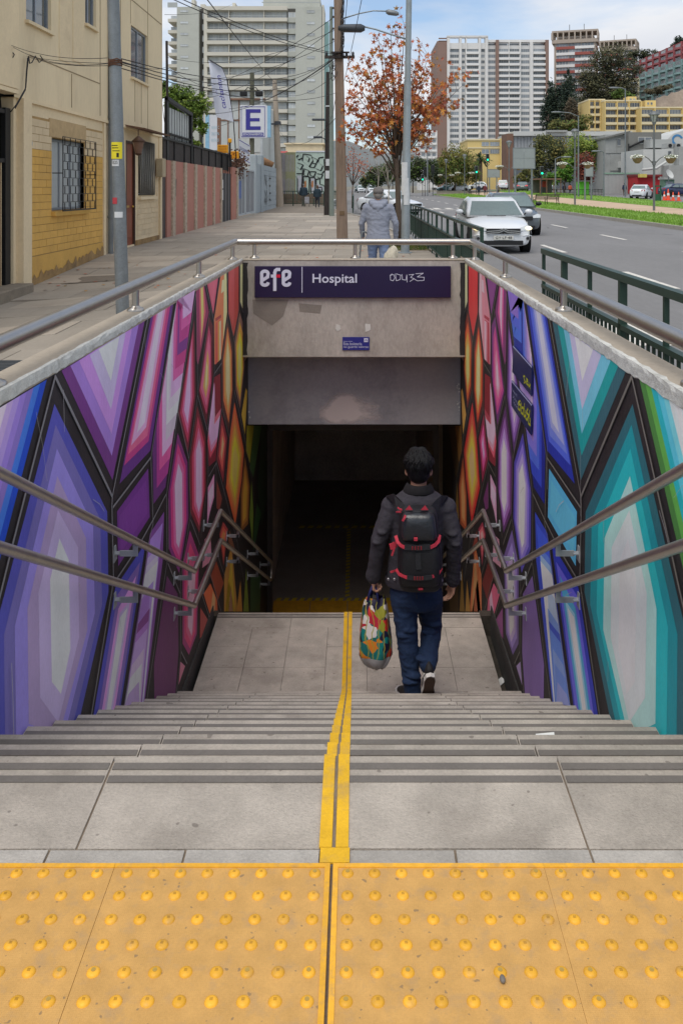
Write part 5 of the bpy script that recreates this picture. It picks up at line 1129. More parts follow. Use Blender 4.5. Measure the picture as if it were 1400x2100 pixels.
B().box(HX-.9, HX-.85, 12.2, 15.4, -.3, 3.2).obj('backing', darkin, gt_)
ds = thing('door_step', 'rough grey concrete step under the iron gate', 'step', (HX, 13.9, -.3)); B().box(HX-.3, HX+.32, 11, 15.45, -.5, -.06).obj('step_block', M('step_concrete', C(132, 122, 108), .95, var=.2, scale=2, dirt=C(84, 76, 66), dscale=1.4, damt=.7, bump=.5, bscale=20), ds, bevel=.02)
# ------------------------------------------------------------------ pink wall and the fences beyond
PX = -5.95
def dd(px, X=PX): return X*FPX/(px-VX)
pink = M('pink_render', C(174, 122, 108), .9, var=.06, scale=.8, dirt=C(140, 92, 84), dscale=.7, damt=.35); peb = M('pebble_strip', C(176, 160, 142), .95, var=.35, scale=9, bump=.9, bscale=18)
pw = thing('pink_wall', 'pink rendered garden wall divided by pale pebble strips', 'wall', (PX, 33, 0))
edges = [342.5, 351, 357, 376, 381, 398, 402, 418, 421.6, 436, 439, 451.2, 453.5]
B().box(PX-.3, PX-.04, dd(335), dd(342.5), -.1, 2.55).obj('dark_door', M('dark_door', C(74, 64, 62), .7, var=.2), pw)
for i, (a, c) in enumerate(zip(edges, edges[1:])):
    d0, d1 = dd(a), dd(c)
    if i % 2 == 0: B().box(PX-.25, PX, d0, d1, -.1, 2.5).obj('wall_panel', pink, pw)
    else: B().box(PX-.25, PX+.06, d0, d1, -.1, 2.5).obj('pebble_pilaster', peb, pw)
b = B(); d0, d1 = dd(358.5), dd(362); b.prism([(d0, 1.9), (d1, 1.92), (d1-.1, 1.35), (d0+.2, 1.35)], lambda a, c, d: (PX+d, a, c), .001, .01); b.obj('letter_slot', blk, pw)
# tall framed screen and black net fence on the wall
corr = M('corrugated_pale', C(196, 200, 200), .6, metal=.2, var=.12, scale=1, stretch=(1, 8, .3)); net = M('black_net', C(62, 57, 55), .9, var=.3, scale=12)
fn = thing('wall_screen', 'dark bar screen with pale sheeting standing on the pink wall', 'screen', (PX-.1, 30, 2.5))
B().box(PX-.2, PX-.17, 28.2, 32.0, 2.5, 4.25).obj('sheeting', corr, fn)
B().box(PX-.16, PX-.08, 27.9, 28.15, 2.3, 4.5).obj('frame_end', blk, fn); B().box(PX-.16, PX-.06, 31.95, 32.15, 2.4, 4.3).obj('frame_end', blk, fn)
b = B(); b.add([(PX-.16, 27.9, 4.42), (PX-.04, 27.9, 4.42), (PX-.04, 32.1, 4.24), (PX-.16, 32.1, 4.24), (PX-.16, 27.9, 4.54), (PX-.04, 27.9, 4.54), (PX-.04, 32.1, 4.36), (PX-.16, 32.1, 4.36)], [(3, 2, 1, 0), (4, 5, 6, 7), (0, 1, 5, 4), (1, 2, 6, 5), (2, 3, 7, 6)], False); b.obj('frame_top', blk, fn)
for k in range(9): y = 28.45+k*.42; piece('bar', blk, fn, PX-.14, PX-.125, y, y+.022, 2.5, 4.36-.04*k*.42)
B().box(PX-.15, PX-.09, 28.2, 32, 3.35, 3.41).obj('bar', blk, fn)
nf = thing('net_fence', 'low black netted fence running along the top of the pink wall', 'fence', (PX-.1, 33, 2.5))
B().box(PX-.13, PX-.11, 27.5, 42, 2.45, 3.15).obj('netting', net, nf)
B().box(PX-.12, PX-.06, 27.0, 42, 3.15, 3.22).obj('top_rail', blk, nf)
for k in range(9): y = 27.3+k*1.7; piece('post', blk, nf, PX-.1, PX-.06, y, y+.03, 2.4, 3.2)
b = B(); rr = random.Random(3)
for k in range(26): y = 28.3+k*.16; b.cyl((PX-.08, y, 3.2), (PX-.08, y, 3.4), .012, .001, 4)
b.obj('spikes', blk, nf, kind='stuff')
dg = thing('dark_gate', 'dark grey sheet gate with a white strip between the pink wall and pillar', 'gate', (PX, 40, 0)); dgm = M('dark_sheet', C(86, 84, 86), .6, var=.12, scale=1, stretch=(1, 6, .4))
B().box(PX-.06, PX-.02, dd(454), dd(473), .1, 2.3).obj('leaf', dgm, dg); 
for px in (454, 460, 466.5, 472.5): B().box(PX-.02, PX+.01, dd(px), dd(px)+.1, .1, 2.3).obj('stile', blk, dg)
for z0, z1 in ((1.1, 1.55), (1.62, 2.0)): B().box(PX-.02, PX-.005, dd(457), dd(458.4), z0, z1).obj('white_strip', stk_w, dg)
for k in range(7): y = dd(454)+k*.55; B().box(PX-.05, PX-.02, y, y+.05, 2.3, 3.2).obj('upper_bar', blk, dg)
pp = thing('pink_pillar', 'pink gate pillar topped with a dry vine', 'pillar', (PX, 43, 0)); B().box(PX-.4, PX+.06, dd(474), dd(482), -.1, 2.62).obj('pillar_body', pink, pp); B().box(PX-.4, PX+.1, dd(482), dd(485), -.1, 2.6).obj('pebble_pilaster', peb, pp)
vine = M('dry_vine', C(84, 60, 48), .95, var=.4, scale=4); b = B()
vt = setp(B().ell((PX-.1, 44, 3.0), .02, 5, 4).obj('dry_vine', vine), 'brown dry vine heaped on the pink gate pillar', 'plant')
b = B()
for i in range(420):
    c_ = Vector((PX-.1+rr.gauss(0, .22), 44.4+rr.gauss(0, .9), 2.85+rr.gauss(0, .28))); u = Vector((rr.gauss(0, 1), rr.gauss(0, 1), rr.gauss(0, 1))).normalized()*.07; v = u.orthogonal()*.7
    b.add([c_-u, c_-v, c_+u, c_+v], [(0, 1, 2, 3)])
b.obj('vine_leaves', vine, vt, local=True, kind='stuff')
# white and grey gates, light blue wall
wg = thing('white_gate', 'pale grey metal double gate with a blue poster', 'gate', (PX, 48, 0)); wf = M('gate_white', C(176, 182, 186), .6, var=.08); gm2 = M('gate_mesh_grey', C(132, 134, 138), .7, var=.12, scale=2)
for a, c, zt in ((488.5, 502, 2.75), (503, 521, 2.65)):
    d0, d1 = dd(a), dd(c); B().box(PX-.05, PX-.03, d0, d1, .25, zt).obj('mesh_panel', gm2, wg)
    for y in (d0, (d0+d1)/2, d1-.1): B().box(PX-.03, PX+.02, y, y+.1, .25, zt).obj('stile', wf, wg)
    for z in (.22, zt-.08): B().box(PX-.03, PX+.03, d0, d1, z, z+.09).obj('rail', wf, wg)
B().box(PX-.03, PX-.02, dd(490), dd(497), 1.1, 2.0).obj('poster', M('poster_blue', C(92, 110, 160), .7, var=.1), wg)
lb = thing('light_blue_wall', 'light blue panelled wall with black scrawls between tall posts', 'wall', (PX, 58, 0)); lbm = M('light_blue_paint', C(156, 165, 170), .8, var=.08, scale=.8, dirt=C(120, 134, 142), dscale=.6, damt=.4)
for a, c, zt in ((522, 524.5, 3.6), (534, 538, 3.7)): B().box(PX-.3, PX+.1, dd(a), dd(c), 0, zt).obj('post', lbm, lb, bevel=.06)
for a, c, zt in ((524.5, 529, 3.1), (529, 534, 3.1)): B().box(PX-.1, PX, dd(a), dd(c), .1, zt).obj('panel', lbm, lb)
d0, d1 = dd(538), dd(566)
for k in range(9): B().box(PX-.1, PX+.012*(k % 2), d0, d1, .15+k*.33, .15+k*.33+.315).obj('panel', lbm, lb)
b = B(); fnw = lambda a, c, d: (PX+.02+d, a, c)
for pl in ([(d0+1, 1.9), (d0+1.4, 2.5), (d0+1.9, 1.8), (d0+2.3, 2.4), (d0+2.6, 1.6)], [(d0+1.2, 1.5), (d0+1.8, 1.1), (d0+2.4, 1.5), (d0+2.9, 1.0)], [(d0+1, .7), (d0+1.3, 1.0), (d0+1.6, .6), (d0+2, 1.0), (d0+2.3, .55), (d0+2.8, 1.0)], [(d0+4.2, 2.6), (d0+4.3, .7)], [(d0+4.2, 2.3), (d0+5.2, 2.3)], [(d0+4.2, 1.8), (d0+5, 1.8)], [(d0+4.2, 1.3), (d0+5.2, 1.3)], [(d0+4.2, .9), (d0+5.2, .8)]): stroke_b(b, pl, fnw, .10, .004)
b.obj('scrawl', blk, lb)
rt = M('roof_tile', C(150, 112, 78), .9, var=.2, scale=3); tr_ = thing('tiled_coping', 'short run of brown roof tiles on top of the light blue wall', 'roof tiles', (PX, 60, 3.2))
for k in range(12): y = d0+.3+k*.7; b = B(); b.tube([(PX-1.0, y, 3.75), (PX-.1, y, 3.3)], .22, 7); b.obj('roof_tile', rt, tr_)
# ------------------------------------------------------------------ signs over the fences
frm = M('sign_frame', C(60, 60, 66), .5, metal=.3); wht = M('sign_white', C(206, 208, 214), .45, var=.04); ind = M('sign_indigo', C(58, 54, 140), .45, var=.05); yel = M('sign_amber', C(224, 160, 34), .5, var=.06); ored = M('sign_red_print', C(170, 60, 30), .5, var=0)
def board(px0, py0, px1, py1, D, th=.08):
    a = at(px0, py0, D); c = at(px1, py1, D); return a[0], c[0], c[2], a[2]
D = 51.6; x0, x1, z0, z1 = board(492.5, 216, 546, 283.5, D)
es = thing('parking_sign', 'square white parking sign with a large indigo E', 'sign', ((x0+x1)/2, D, z0)); sb_ = B().box(x0, x1, D-.06, D+.06, z0, z1).obj('panel', wht, es, bevel=.02)
W_, H_ = x1-x0, z1-z0; rx = lambda f: x0+W_*f; rz_ = lambda f: z0+H_*f; y = D-.064
b = B()
for a, c, e, g_ in ((.045, .955, .945, .962), (.045, .955, .035, .052), (.045, .062, .052, .945), (.938, .955, .052, .945), (.10, .90, .065, .17)): b.box(rx(a), rx(c), y-.008, y, rz_(e), rz_(g_))
b.obj('border', ind, es)
b = B()
for a, c, e, g_ in ((.22, .39, .25, .88), (.39, .79, .77, .88), (.39, .75, .51, .61), (.39, .79, .25, .36)): b.box(rx(a), rx(c), y-.009, y, rz_(e), rz_(g_))
b.obj('letter', ind, es); b = B(); text_b(b, 'ESTACIONAMIENTOS', (rx(.13), y-.009, rz_(.085)), (1, 0, 0), (0, 0, 1), W_*.74, H_*.065, .002, bold=.02); b.obj('lettering', wht, es)
grp = M('mossy_post', C(92, 92, 78), .9, var=.2, scale=3); tp = thing('sign_post', 'thick mossy timber post carrying the parking sign and floodlights', 'post', (at(516, 360, D+.2)[0], D+.2, 0)); xa = at(516, 0, D)[0]
B().cyl((xa, D+.22, 0), (xa, D+.22, at(0, 148, D)[2]), .14, .13, 10).obj('post', grp, tp)
for px0, px1 in ((500, 488), (532, 540)):
    a = at(516, 183, D); c_ = at(px0, 189, D); b = B(); b.tube([a, at((516+px0)/2, 179, D), c_], .03, 5); b.obj('arm', blk, tp)
    B().box(c_[0]-.22, c_[0]+.2, D-.2, D+.2, c_[2]-.25, c_[2]+.05).obj('floodlight', blk, tp, bevel=.06)
x0, x1, z0, z1 = board(490, 284, 507.5, 336, 47)
ps = thing('entry_sign', 'white entry board leaning out below the parking sign', 'sign', (x0, 47, z0)); fnp = lambda a, c, d: (x0+(x1-x0)*a, 47+1.2*a-d, z0+(z1-z0)*c)
b = B(); b.prism([(0, .22), (1, 0), (1, .78), (0, 1)], fnp, 0, .05); b.obj('panel', wht, ps)
b = B()
for q in ([(.03, .25), (.97, .05), (.97, .08), (.03, .28)], [(.03, .93), (.97, .72), (.97, .75), (.03, .96)]): b.prism(q, fnp, .051, .056)
b.obj('border', ind, ps)
b = B(); u = Vector(fnp(1, -.1, 0))-Vector(fnp(0, .1, 0)); text_b(b, 'ESTACIONAMIENTO', fnp(.08, .56, .055), u.normalized(), (0, 0, 1), u.length*.84, (z1-z0)*.14, .004); text_b(b, 'ENTRADA VEHICULOS', fnp(.12, .36, .055), u.normalized(), (0, 0, 1), u.length*.72, (z1-z0)*.07, .004); b.obj('lettering', ind, ps)
for (a, b0, c, e, D_, lab, txt) in ((446, 297, 468, 314, 40.5, 'larger amber warning board on the net fence', ('PELIGRO', 'SALIDA DE', 'VEHICULOS')), (472, 310, 490, 325.5, 43, 'smaller amber warning board above the pink pillar', ('PELIGRO', 'SALIDA DE', 'VEHICULOS'))):
    x0, x1, z0, z1 = board(a, b0, c, e, D_); t = thing('warning_sign', lab, 'sign', (x0, D_, z0), 0, 'amber exit warning boards'); B().box(x0, x1, D_-.04, D_, z0, z1).obj('panel', yel, t, bevel=.02)
    b = B()
    for i, tx in enumerate(txt): text_b(b, tx, (x0+.06, D_-.045, z1-(i+1)*(z1-z0)*.3), (1, 0, 0), (0, 0, 1), (x1-x0)-.12, (z1-z0)*.2, .002)
    b.obj('lettering', ored, t); B().box(x0-.0, x0+.06, D_, D_+.05, 2.6, z1).obj('bracket', blk, t)
x0, x1, z0, z1 = board(468, 284, 475.5, 293, 41); t = thing('beacon_light', 'small amber flashing beacon on the dark gate', 'beacon', (x0, 41, z0)); B().box(x0, x1, 40.9, 41.05, z0, z1).obj('lens', yel, t, bevel=.04); B().cyl(((x0+x1)/2, 41, 2.9), ((x0+x1)/2, 41, z0), .04).obj('stem', blk, t)
# feather banner
D = 42; bn_ = thing('feather_banner', 'tall white feather banner with blue lettering bowing in the wind', 'banner', (at(485, 335, D)[0], D, 2.6)); cloth = M('banner_cloth', C(200, 204, 216), .8, var=.05, scale=.8)
L_ = [(428, 124), (431, 150), (434, 175), (438, 205), (442, 230), (444.5, 240)]; R_ = [(430, 124), (455, 138), (464, 160), (469, 190), (474.5, 222), (479, 250)]
b = B(); rings = []
for (a, c), (e, g_) in zip(L_, R_): rings.append([at(a+(e-a)*t_, c+(g_-c)*t_, D+.25*math.sin(t_*5+c*.03)*(e-a)/36) for t_ in [i/8 for i in range(9)]])
b.loft(rings, closed=False); b.loft([[(p[0], p[1]+.02, p[2]) for p in r] for r in rings], closed=False); b.obj('cloth', cloth, bn_)
b = B(); p0, p1 = Vector(at(464, 222, D-.5)), Vector(at(452.5, 154, D-.5)); u = (p1-p0); sc_ = D/FPX; v = Vector((-9.5*sc_, 0, -1.2*sc_)); text_b(b, 'cachantun', p0, u.normalized(), -v.normalized()*-1, u.length, v.length, .01, shear=.25, bold=.012)
stroke_b(b, [(450-3+3.6*math.cos(R(a)), 188+5*math.sin(R(a))) for a in range(100, 330, 20)], lambda a, c, d: at(a, c, D-.5-d), .8, .0); b.obj('lettering', ind, bn_)
b = B(); b.tube([at(485, 335, D), at(479, 250, D), at(474, 215, D), at(466, 165, D), at(455, 138, D), at(430, 123, D)], .025, 6); b.obj('pole', blk, bn_)
# billboard, white clad box building behind
D = 62; whb = M('white_cladding', C(188, 192, 190), .6, var=.06, scale=.4, dirt=C(160, 160, 155), dscale=.4, damt=.4); rus = M('rust_edge', C(126, 96, 80), .9, var=.2)
x0, x1, z0, z1 = board(446, 205, 536, 312, D); bb_ = thing('clad_building', 'pale panel clad building with rusty edges behind the parking sign', 'building', (x0, D, 0))
B().box(x0, x1, D, D+14, 0, z1).obj('wall', whb, bb_)
n = 4
for i in range(n): B().box(x0+(x1-x0)*i/n+.03, x0+(x1-x0)*(i+1)/n-.03, D-.05, D, z0, z1-.15).obj('cladding_panel', whb, bb_)
B().box(x0-.1, x1+.3, D-.3, D+.1, z1-.03, z1+.1).obj('roof_edge', rus, bb_)
for i in range(1, n): x = x0+(x1-x0)*i/n; B().box(x-.05, x+.02, D-.09, D-.05, z0-2.5, z1).obj('rust_batten', rus, bb_)
B().box(x0, x1, D-.1, D-.05, z0+2.2, z0+2.3).obj('rust_batten', rus, bb_)
x0, x1, z0, z1 = board(422, 236, 446, 308, 58); t = thing('hoarding', 'white hoarding with a pale blue edge and faded print beside the banner', 'billboard', (x0, 58, 2)); B().box(x0, x1, 57.9, 58.1, z0, z1).obj('panel', wht, t); sky_b = M('hoarding_blue', C(138, 180, 206), .6); B().box(x0, x0+.25, 57.86, 57.9, z0, z1).obj('blue_edge', sky_b, t); B().box(x1, x1+.22, 57.9, 58.15, z0-.5, z1).obj('rust_post', rus, t); B().box(x0+.3, x0+.5, 58.1, 58.3, 2, z0).obj('post', rus, t)
b = B(); pb = M('faded_print', C(168, 194, 206), .7)
for i, tx in enumerate(('NUEVA C', 'DESTIN', 'RUTA D')): text_b(b, tx, (x0+.4, 57.88, z0+1.4-i*.42), (1, 0, 0), (0, 0, 1), .5, .2, .004)
b.obj('lettering', pb, t)
x0, x1, z0, z1 = board(534, 217, 555, 314, 56); t = thing('hoarding', 'narrow white hoarding edged in pale blue right of the parking sign', 'billboard', (x0, 56, 2)); B().box(x0, x1-.2, 55.9, 56.1, z0+1.0, z1).obj('panel', wht, t); B().box(x1-.2, x1, 55.9, 56.3, z0+1.0, z1).obj('blue_edge', sky_b, t); B().box(x0, x0+.15, 55.9, 56.1, 0, z1+1).obj('post', wf, t)
# ------------------------------------------------------------------ graffiti corner building, wall and railing at the corner
D = 77; mint = M('mint_wall', C(172, 188, 178), .85, var=.08, scale=.6); olive = M('olive_wall', C(140, 140, 110), .9, var=.12, scale=.6); gra = M('grey_wall', C(140, 136, 128), .9, var=.12, scale=.5)
x0, x1, z0, z1 = board(607, 312, 668, 420, D); xl_ = at(573, 0, D)[0]
gb_ = thing('graffiti_building', 'low corner building covered in black outlined mint graffiti', 'building', (x0, D, .3)); zb_ = gz(0, D)-.2
B().box(x0-.9, x1, D, D+10, zb_, z1).obj('wall', mint, gb_); B().box(xl_, x0-.9, D+.02, D+10, zb_, z1-.05).obj('side_wall', gra, gb_); B().box(x0-.9, x0-.05, D-.03, D, zb_+1, z1).obj('olive_panel', olive, gb_); B().box(x0, x1+.05, D-.06, D+10, z1, z1+.12).obj('coping', wht, gb_)
for i in range(8): 
    for j in range(2): xa = xl_+(x1-xl_)*i/8; B().box(xa+.02, xa+(x1-xl_)/8-.02, D-.14, D-.0, zb_+j*.55, zb_+j*.55+.52).obj('stone_block', M('dado_stone', C(112, 98, 84), .95, var=.2, scale=2), gb_)
fng = lambda a, c, d: (at(a, 0, D)[0], D-.03-d, at(0, c, D)[2]); b = B(); gy = B(); orr = B()
# letters of the piece: D E S I / tangled second row / tall block letters
for pl in ([(622, 316), (638, 318), (642, 330), (634, 342), (620, 330), (622, 316)], [(628, 320), (635, 324), (632, 332), (627, 326)], [(640, 322), (652, 328), (644, 344), (634, 342)], [(638, 334), (648, 336)], [(664, 322), (654, 324), (652, 332), (662, 340), (658, 350), (648, 346)], [(664, 326), (666, 350), (660, 356)], [(612, 318), (608, 322), (612, 328), (620, 324), (614, 316)], [(610, 334), (622, 338), (616, 348), (608, 342)], [(624, 346), (634, 350), (630, 362), (622, 358), (624, 346)], [(636, 352), (648, 352), (644, 362), (636, 360), (636, 352)], [(650, 356), (662, 358), (658, 366), (650, 362)], [(608, 356), (620, 356), (618, 396), (610, 396), (610, 366), (607, 362)], [(622, 362), (634, 362), (634, 396), (624, 398), (622, 362)], [(636, 364), (646, 364), (646, 398), (638, 398), (636, 364)], [(648, 368), (656, 366), (656, 378), (664, 380), (668, 392), (660, 402), (650, 398), (648, 368)], [(652, 384), (660, 384), (660, 394), (652, 392), (652, 384)]): stroke_b(b, [p for p in pl], lambda a, c, d: fng(a, c, d), .0, .0) if False else [b.add([fng(p[0]-1, p[1]-1, .01), fng(q[0]-1, q[1]-1, .01), fng(q[0]+1, q[1]+1, .01), fng(p[0]+1, p[1]+1, .01)], [(0, 1, 2, 3)], False) or b.add([fng(p[0]-1, p[1]+1, .012), fng(p[0]+1, p[1]-1, .012), fng(q[0]+1, q[1]-1, .012), fng(q[0]-1, q[1]+1, .012)], [(0, 1, 2, 3)], False) for p, q in zip(pl, pl[1:])]
b.obj('graffiti_outline', blk, gb_)
for pl in ([(609, 360), (619, 360), (617, 394), (611, 394)], [(637, 366), (645, 366), (645, 396), (639, 396)], [(649, 372), (655, 380), (664, 384), (660, 398), (651, 396)]): gy.add([fng(p[0], p[1], .004) for p in pl], [tuple(range(len(pl)))], False)
gy.obj('graffiti_fill', M('graffiti_grey', C(176, 178, 184), .8, var=.08), gb_)
for px in (626, 640.5): orr.add([fng(px-1.6, 372, .008), fng(px+1.6, 370, .008), fng(px+2.0, 382, .008), fng(px, 386, .008), fng(px-2, 382, .008)], [(0, 1, 2, 3, 4)], False)
orr.obj('graffiti_orange', M('graffiti_orange', C(170, 110, 60), .8), gb_)
b = B()
for k in range(9):
    x = 579+k*2.8; b.add([fng(x, 368+3*math.sin(k), .006), fng(x+1, 366, .006), fng(x+1.6, 402, .006), fng(x+.6, 402, .006)], [(0, 1, 2, 3)], False); b.add([fng(x, 318, .006), fng(x+1, 316, .006), fng(x+1.8, 352, .006), fng(x+.8, 352, .006)], [(0, 1, 2, 3)], False)
b.obj('graffiti_tag', M('graffiti_violet', C(150, 146, 158), .8), gb_)
x0, x1, z0, z1 = board(586, 296, 661, 316, 90); t = thing('cream_annex', 'plain cream building rising behind the graffiti wall', 'building', (x0, 90, .3)); B().box(x0, x1, 90, 100, 0, z1).obj('wall', cream, t); B().box(x0-.2, x1+.2, 89.8, 100, z1, z1+.15).obj('roof_edge', cream2, t)
x0, x1, z0, z1 = board(556, 310, 590, 321, 80); t = thing('red_awning', 'small faded red awning beside the graffiti building', 'awning', (x0, 80, z0)); b = B(); b.add([(x0, 80, z1), (x1, 80, z1), (x1, 78.8, z0), (x0, 78.8, z0)], [(3, 2, 1, 0)]); b.add([(x0, 78.8, z0), (x1, 78.8, z0), (x1, 78.8, z0-.15), (x0, 78.8, z0-.15)], [(0, 1, 2, 3)]); b.obj('canvas', M('awning_red', C(170, 78, 76), .8), t); B().box(x0, x1, 80.0, 84, 0, z0).obj('shop_wall', gra, t)
def corner_rail(x0, x1, D, n, label):
    g0 = gz(0, D); t = thing('corner_railing', label, 'railing', (x0, D, g0), 0, 'dark railings at the corner'); B().box(x0, x1, D-.03, D+.03, g0+1.12, g0+1.18).obj('top_rail', gfence, t); B().box(x0, x1, D-.02, D+.02, g0+.15, g0+.19).obj('bottom_rail', gfence, t)
    for i in range(n+1): x = x0+(x1-x0)*i/n; B().box(x-.04, x+.04, D-.04, D+.04, g0-.1, g0+1.12).obj('post', gfence, t)
    m_ = int((x1-x0)/.16)
    for i in range(m_): x = x0+(x1-x0)*i/m_; piece('bar', gfence, t, x-.012, x+.012, D-.012, D+.012, g0+.19, g0+1.12)
corner_rail(at(580, 0, 70)[0], at(664, 0, 70)[0], 70, 4, 'dark railing in front of the graffiti wall'); corner_rail(at(683, 0, 62)[0], at(697, 0, 62)[0], 62, 2, 'short dark railing behind the timber pole'); corner_rail(at(676, 0, 72)[0], at(691, 0, 72)[0], 72, 2, 'pale corner railing behind the blackened pole')
t, D_ = simple_pole('metal_post', 'thin black metal post in front of the graffiti wall', 620, 421, 620.5, 345, .05, .05, blk)
# ------------------------------------------------------------------ the tall apartment block
wf_far = M('far_window_frame', C(196, 196, 190), .6, var=0); gl_mid = M('far_glass_mid', C(132, 139, 146), .25, var=.2, scale=.35, rnd=.42); gl_far = M('far_glass', C(184, 188, 190), .25, var=.22, scale=.35, rnd=.36, spec=.6, stretch=(3, 3, .6)); rail_g = M('balcony_rail', C(170, 174, 172), .5, var=.05)
def win_mesh(n, key, hor=None, fr_=.045):
    b = B(); b.m = 1; b.box(-.5, .5, .0, .02, -.5, .5); b.m = 0
    b.box(-.5, .5, -.04, 0, -.5, -.5+fr_*1.6); b.box(-.5, .5, -.04, 0, .5-fr_*1.6, .5)
    for i in range(n+1): x = -.5+i/n; b.box(max(-.5, x-fr_/2), min(.5, x+fr_/2), -.035, .0, -.5+fr_, .5-fr_)
    if hor: b.box(-.5, .5, -.03, 0, hor-.02, hor+.02)
    return b.mesh('window_'+key, [wf_far, gl_far])
wm1, wm2, wm4, wm6 = win_mesh(1, 'single'), win_mesh(2, 'double'), win_mesh(4, 'four', None, .02), win_mesh(6, 'six', None, .014)
def wput(me, par, px0, py0, px1, py1, D, dy=0, name='window'):
    a = at(px0, py0, D); c = at(px1, py1, D); return inst(name, me, par, ((a[0]+c[0])/2, D+dy, (a[2]+c[2])/2), (0, 0, 0), (abs(c[0]-a[0]), 1, abs(a[2]-c[2])))
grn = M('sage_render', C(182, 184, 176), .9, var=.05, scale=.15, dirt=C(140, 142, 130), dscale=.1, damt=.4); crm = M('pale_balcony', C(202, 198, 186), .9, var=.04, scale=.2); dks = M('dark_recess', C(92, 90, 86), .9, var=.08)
D = 200
def pbox(par, nm, m, px0, py0, px1, py1, d0, d1, D_=None, bevel=0): a = at(px0, py0, D_ or D); c = at(px1, py1, D_ or D); return B().box(a[0], c[0], (D_ or D)+d0, (D_ or D)+d1, c[2], a[2]).obj(nm, m, par, bevel=bevel)
ap = thing('apartment_block', 'tall sage and cream apartment block with balconies behind the signs', 'apartment block', (at(500, 0, D)[0], D, .8))
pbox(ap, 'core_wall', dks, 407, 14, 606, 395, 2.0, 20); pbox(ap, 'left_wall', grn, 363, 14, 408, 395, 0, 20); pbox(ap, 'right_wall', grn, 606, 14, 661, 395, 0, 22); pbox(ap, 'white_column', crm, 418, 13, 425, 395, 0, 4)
pbox(ap, 'roof_band', crm, 420, 13, 589, 21, -.3, 4); pbox(ap, 'penthouse', grn, 537, -12, 655, 14, 3, 20); pbox(ap, 'penthouse_rail', rail_g, 537, 4, 658, 6, -.1, 0)
pbox(ap, 'chimney', crm, 406.5, 3, 416, 18, 3, 6); pbox(ap, 'chimney', crm, 388, -8, 394, 14, 3, 6); pbox(ap, 'chimney', crm, 473, 0, 479, 14, 3, 6); pbox(ap, 'roof_glass', rail_g, 342, 3, 362, 13, 1, 1.2)
pbox(ap, 'stair_glass', M('green_glass', C(150, 186, 184), .2, var=.08, scale=.2), 664, 38, 673, 395, 4, 16); pbox(ap, 'curved_edge', crm, 660, 10, 664, 395, 0, 10)
for k in range(16):
    y0 = 20+23.4*k; s_ = k*.12
    if y0 > 380: break
    for a, c in ((425, 468), (470, 540), (541, 588)):
        wput((wm4, wm6, wm4)[(425, 470, 541).index(a)], ap, a+.4, y0+1, c-.6, y0+17, D, 1.6); pbox(ap, 'balcony_rail', rail_g, a+.5, y0+12, c-.5, y0+13, -.1, 0)
    pbox(ap, 'balcony', crm, 424, y0+16.5, 589, y0+24, -.3, 2.0); 
    for a in (468.5, 540): pbox(ap, 'balcony_divider', crm, a, y0+1, a+1.4, y0+16.5, 0, 2)
    wput(wm2, ap, 590, y0+3, 605.5, y0+14.5, D, 1.0); pbox(ap, 'spandrel', grn, 589.5, y0+15, 606, y0+25, .6, 2)
    wput(wm4, ap, 629+s_, y0+1, 645+s_, y0+6.6, D, -.05); wput(wm4, ap, 370+s_, y0+.5, 386+s_, y0+5, D, -.05); wput(wm1, ap, 412, y0+3, 416, y0+16, D, 1.9)
    pbox(ap, 'side_balcony', crm, 342.5+s_, y0+16.5, 363, y0+23, 1, 8); pbox(ap, 'side_pane', gl_far, 345+s_*2, y0+7, 362.5, y0+16, 3, 3.1)
# ------------------------------------------------------------------ towers and apartments across the avenue
wht_t = M('tower_white', C(220, 219, 217), .85, var=.03, scale=.08); brn_t = M('tower_brown', C(142, 118, 108), .9, var=.05, scale=.2); band_t = M('tower_balcony', C(228, 227, 225), .85, var=.03, scale=.1); rec_t = M('tower_recess', C(150, 150, 150), .9, var=.06, scale=.2)
_k = gl_far, wm1, wm2, wm4, wm6; gl_far = gl_mid; wm1, wm2, wm4, wm6 = win_mesh(1, 'one_mid'), win_mesh(2, 'two_mid'), win_mesh(4, 'four_mid', None, .02), win_mesh(6, 'six_mid', None, .014)
D = 400; tw = thing('tower_block', 'tall white tower block with brown stripes and open roof frame', 'tower block', (at(1010, 0, D)[0], D, 1.5))
pbox(tw, 'core_wall', wht_t, 899, 92, 1123, 395, 1.3, 34); pbox(tw, 'brown_end', brn_t, 896, 84, 916, 395, 0, 34); pbox(tw, 'brown_end', brn_t, 1117.5, 82, 1124, 395, -.6, 34); pbox(tw, 'brown_strip', brn_t, 1016, 82, 1022, 395, -.6, 4)
for y in (77.5, 83): pbox(tw, 'roof_beam', brn_t, 899, y, 916, y+2, 0, 1)
for a, c in ((916, 922), (941, 946), (954, 956.5), (980.5, 985.5), (994, 1000)): pbox(tw, 'frame_post', wht_t, a, 76, c, 395, -.3, 3)
pbox(tw, 'frame_beam', wht_t, 916, 73, 1000, 77, -.3, 3); pbox(tw, 'frame_infill', wht_t, 916, 88, 1000, 100, .3, 3)
pbox(tw, 'roof_parapet', band_t, 1000, 81, 1119, 86, .4, 5)
for a, c in ((1042.3, 1044), (1064.5, 1067.5), (1086, 1092.5)): pbox(tw, 'pier', wht_t, a, 85, c, 395, 0, 3)
cols = ((921, 941, wm4, 0), (946.5, 953.5, wm1, 0), (955, 981, wm6, 1), (985, 994, wm2, 0), (1000, 1016, wm4, 0), (1022, 1042.5, wm4, 1), (1044, 1065, wm4, 1), (1068, 1086, wm4, 0), (1093, 1117.5, wm6, 1))
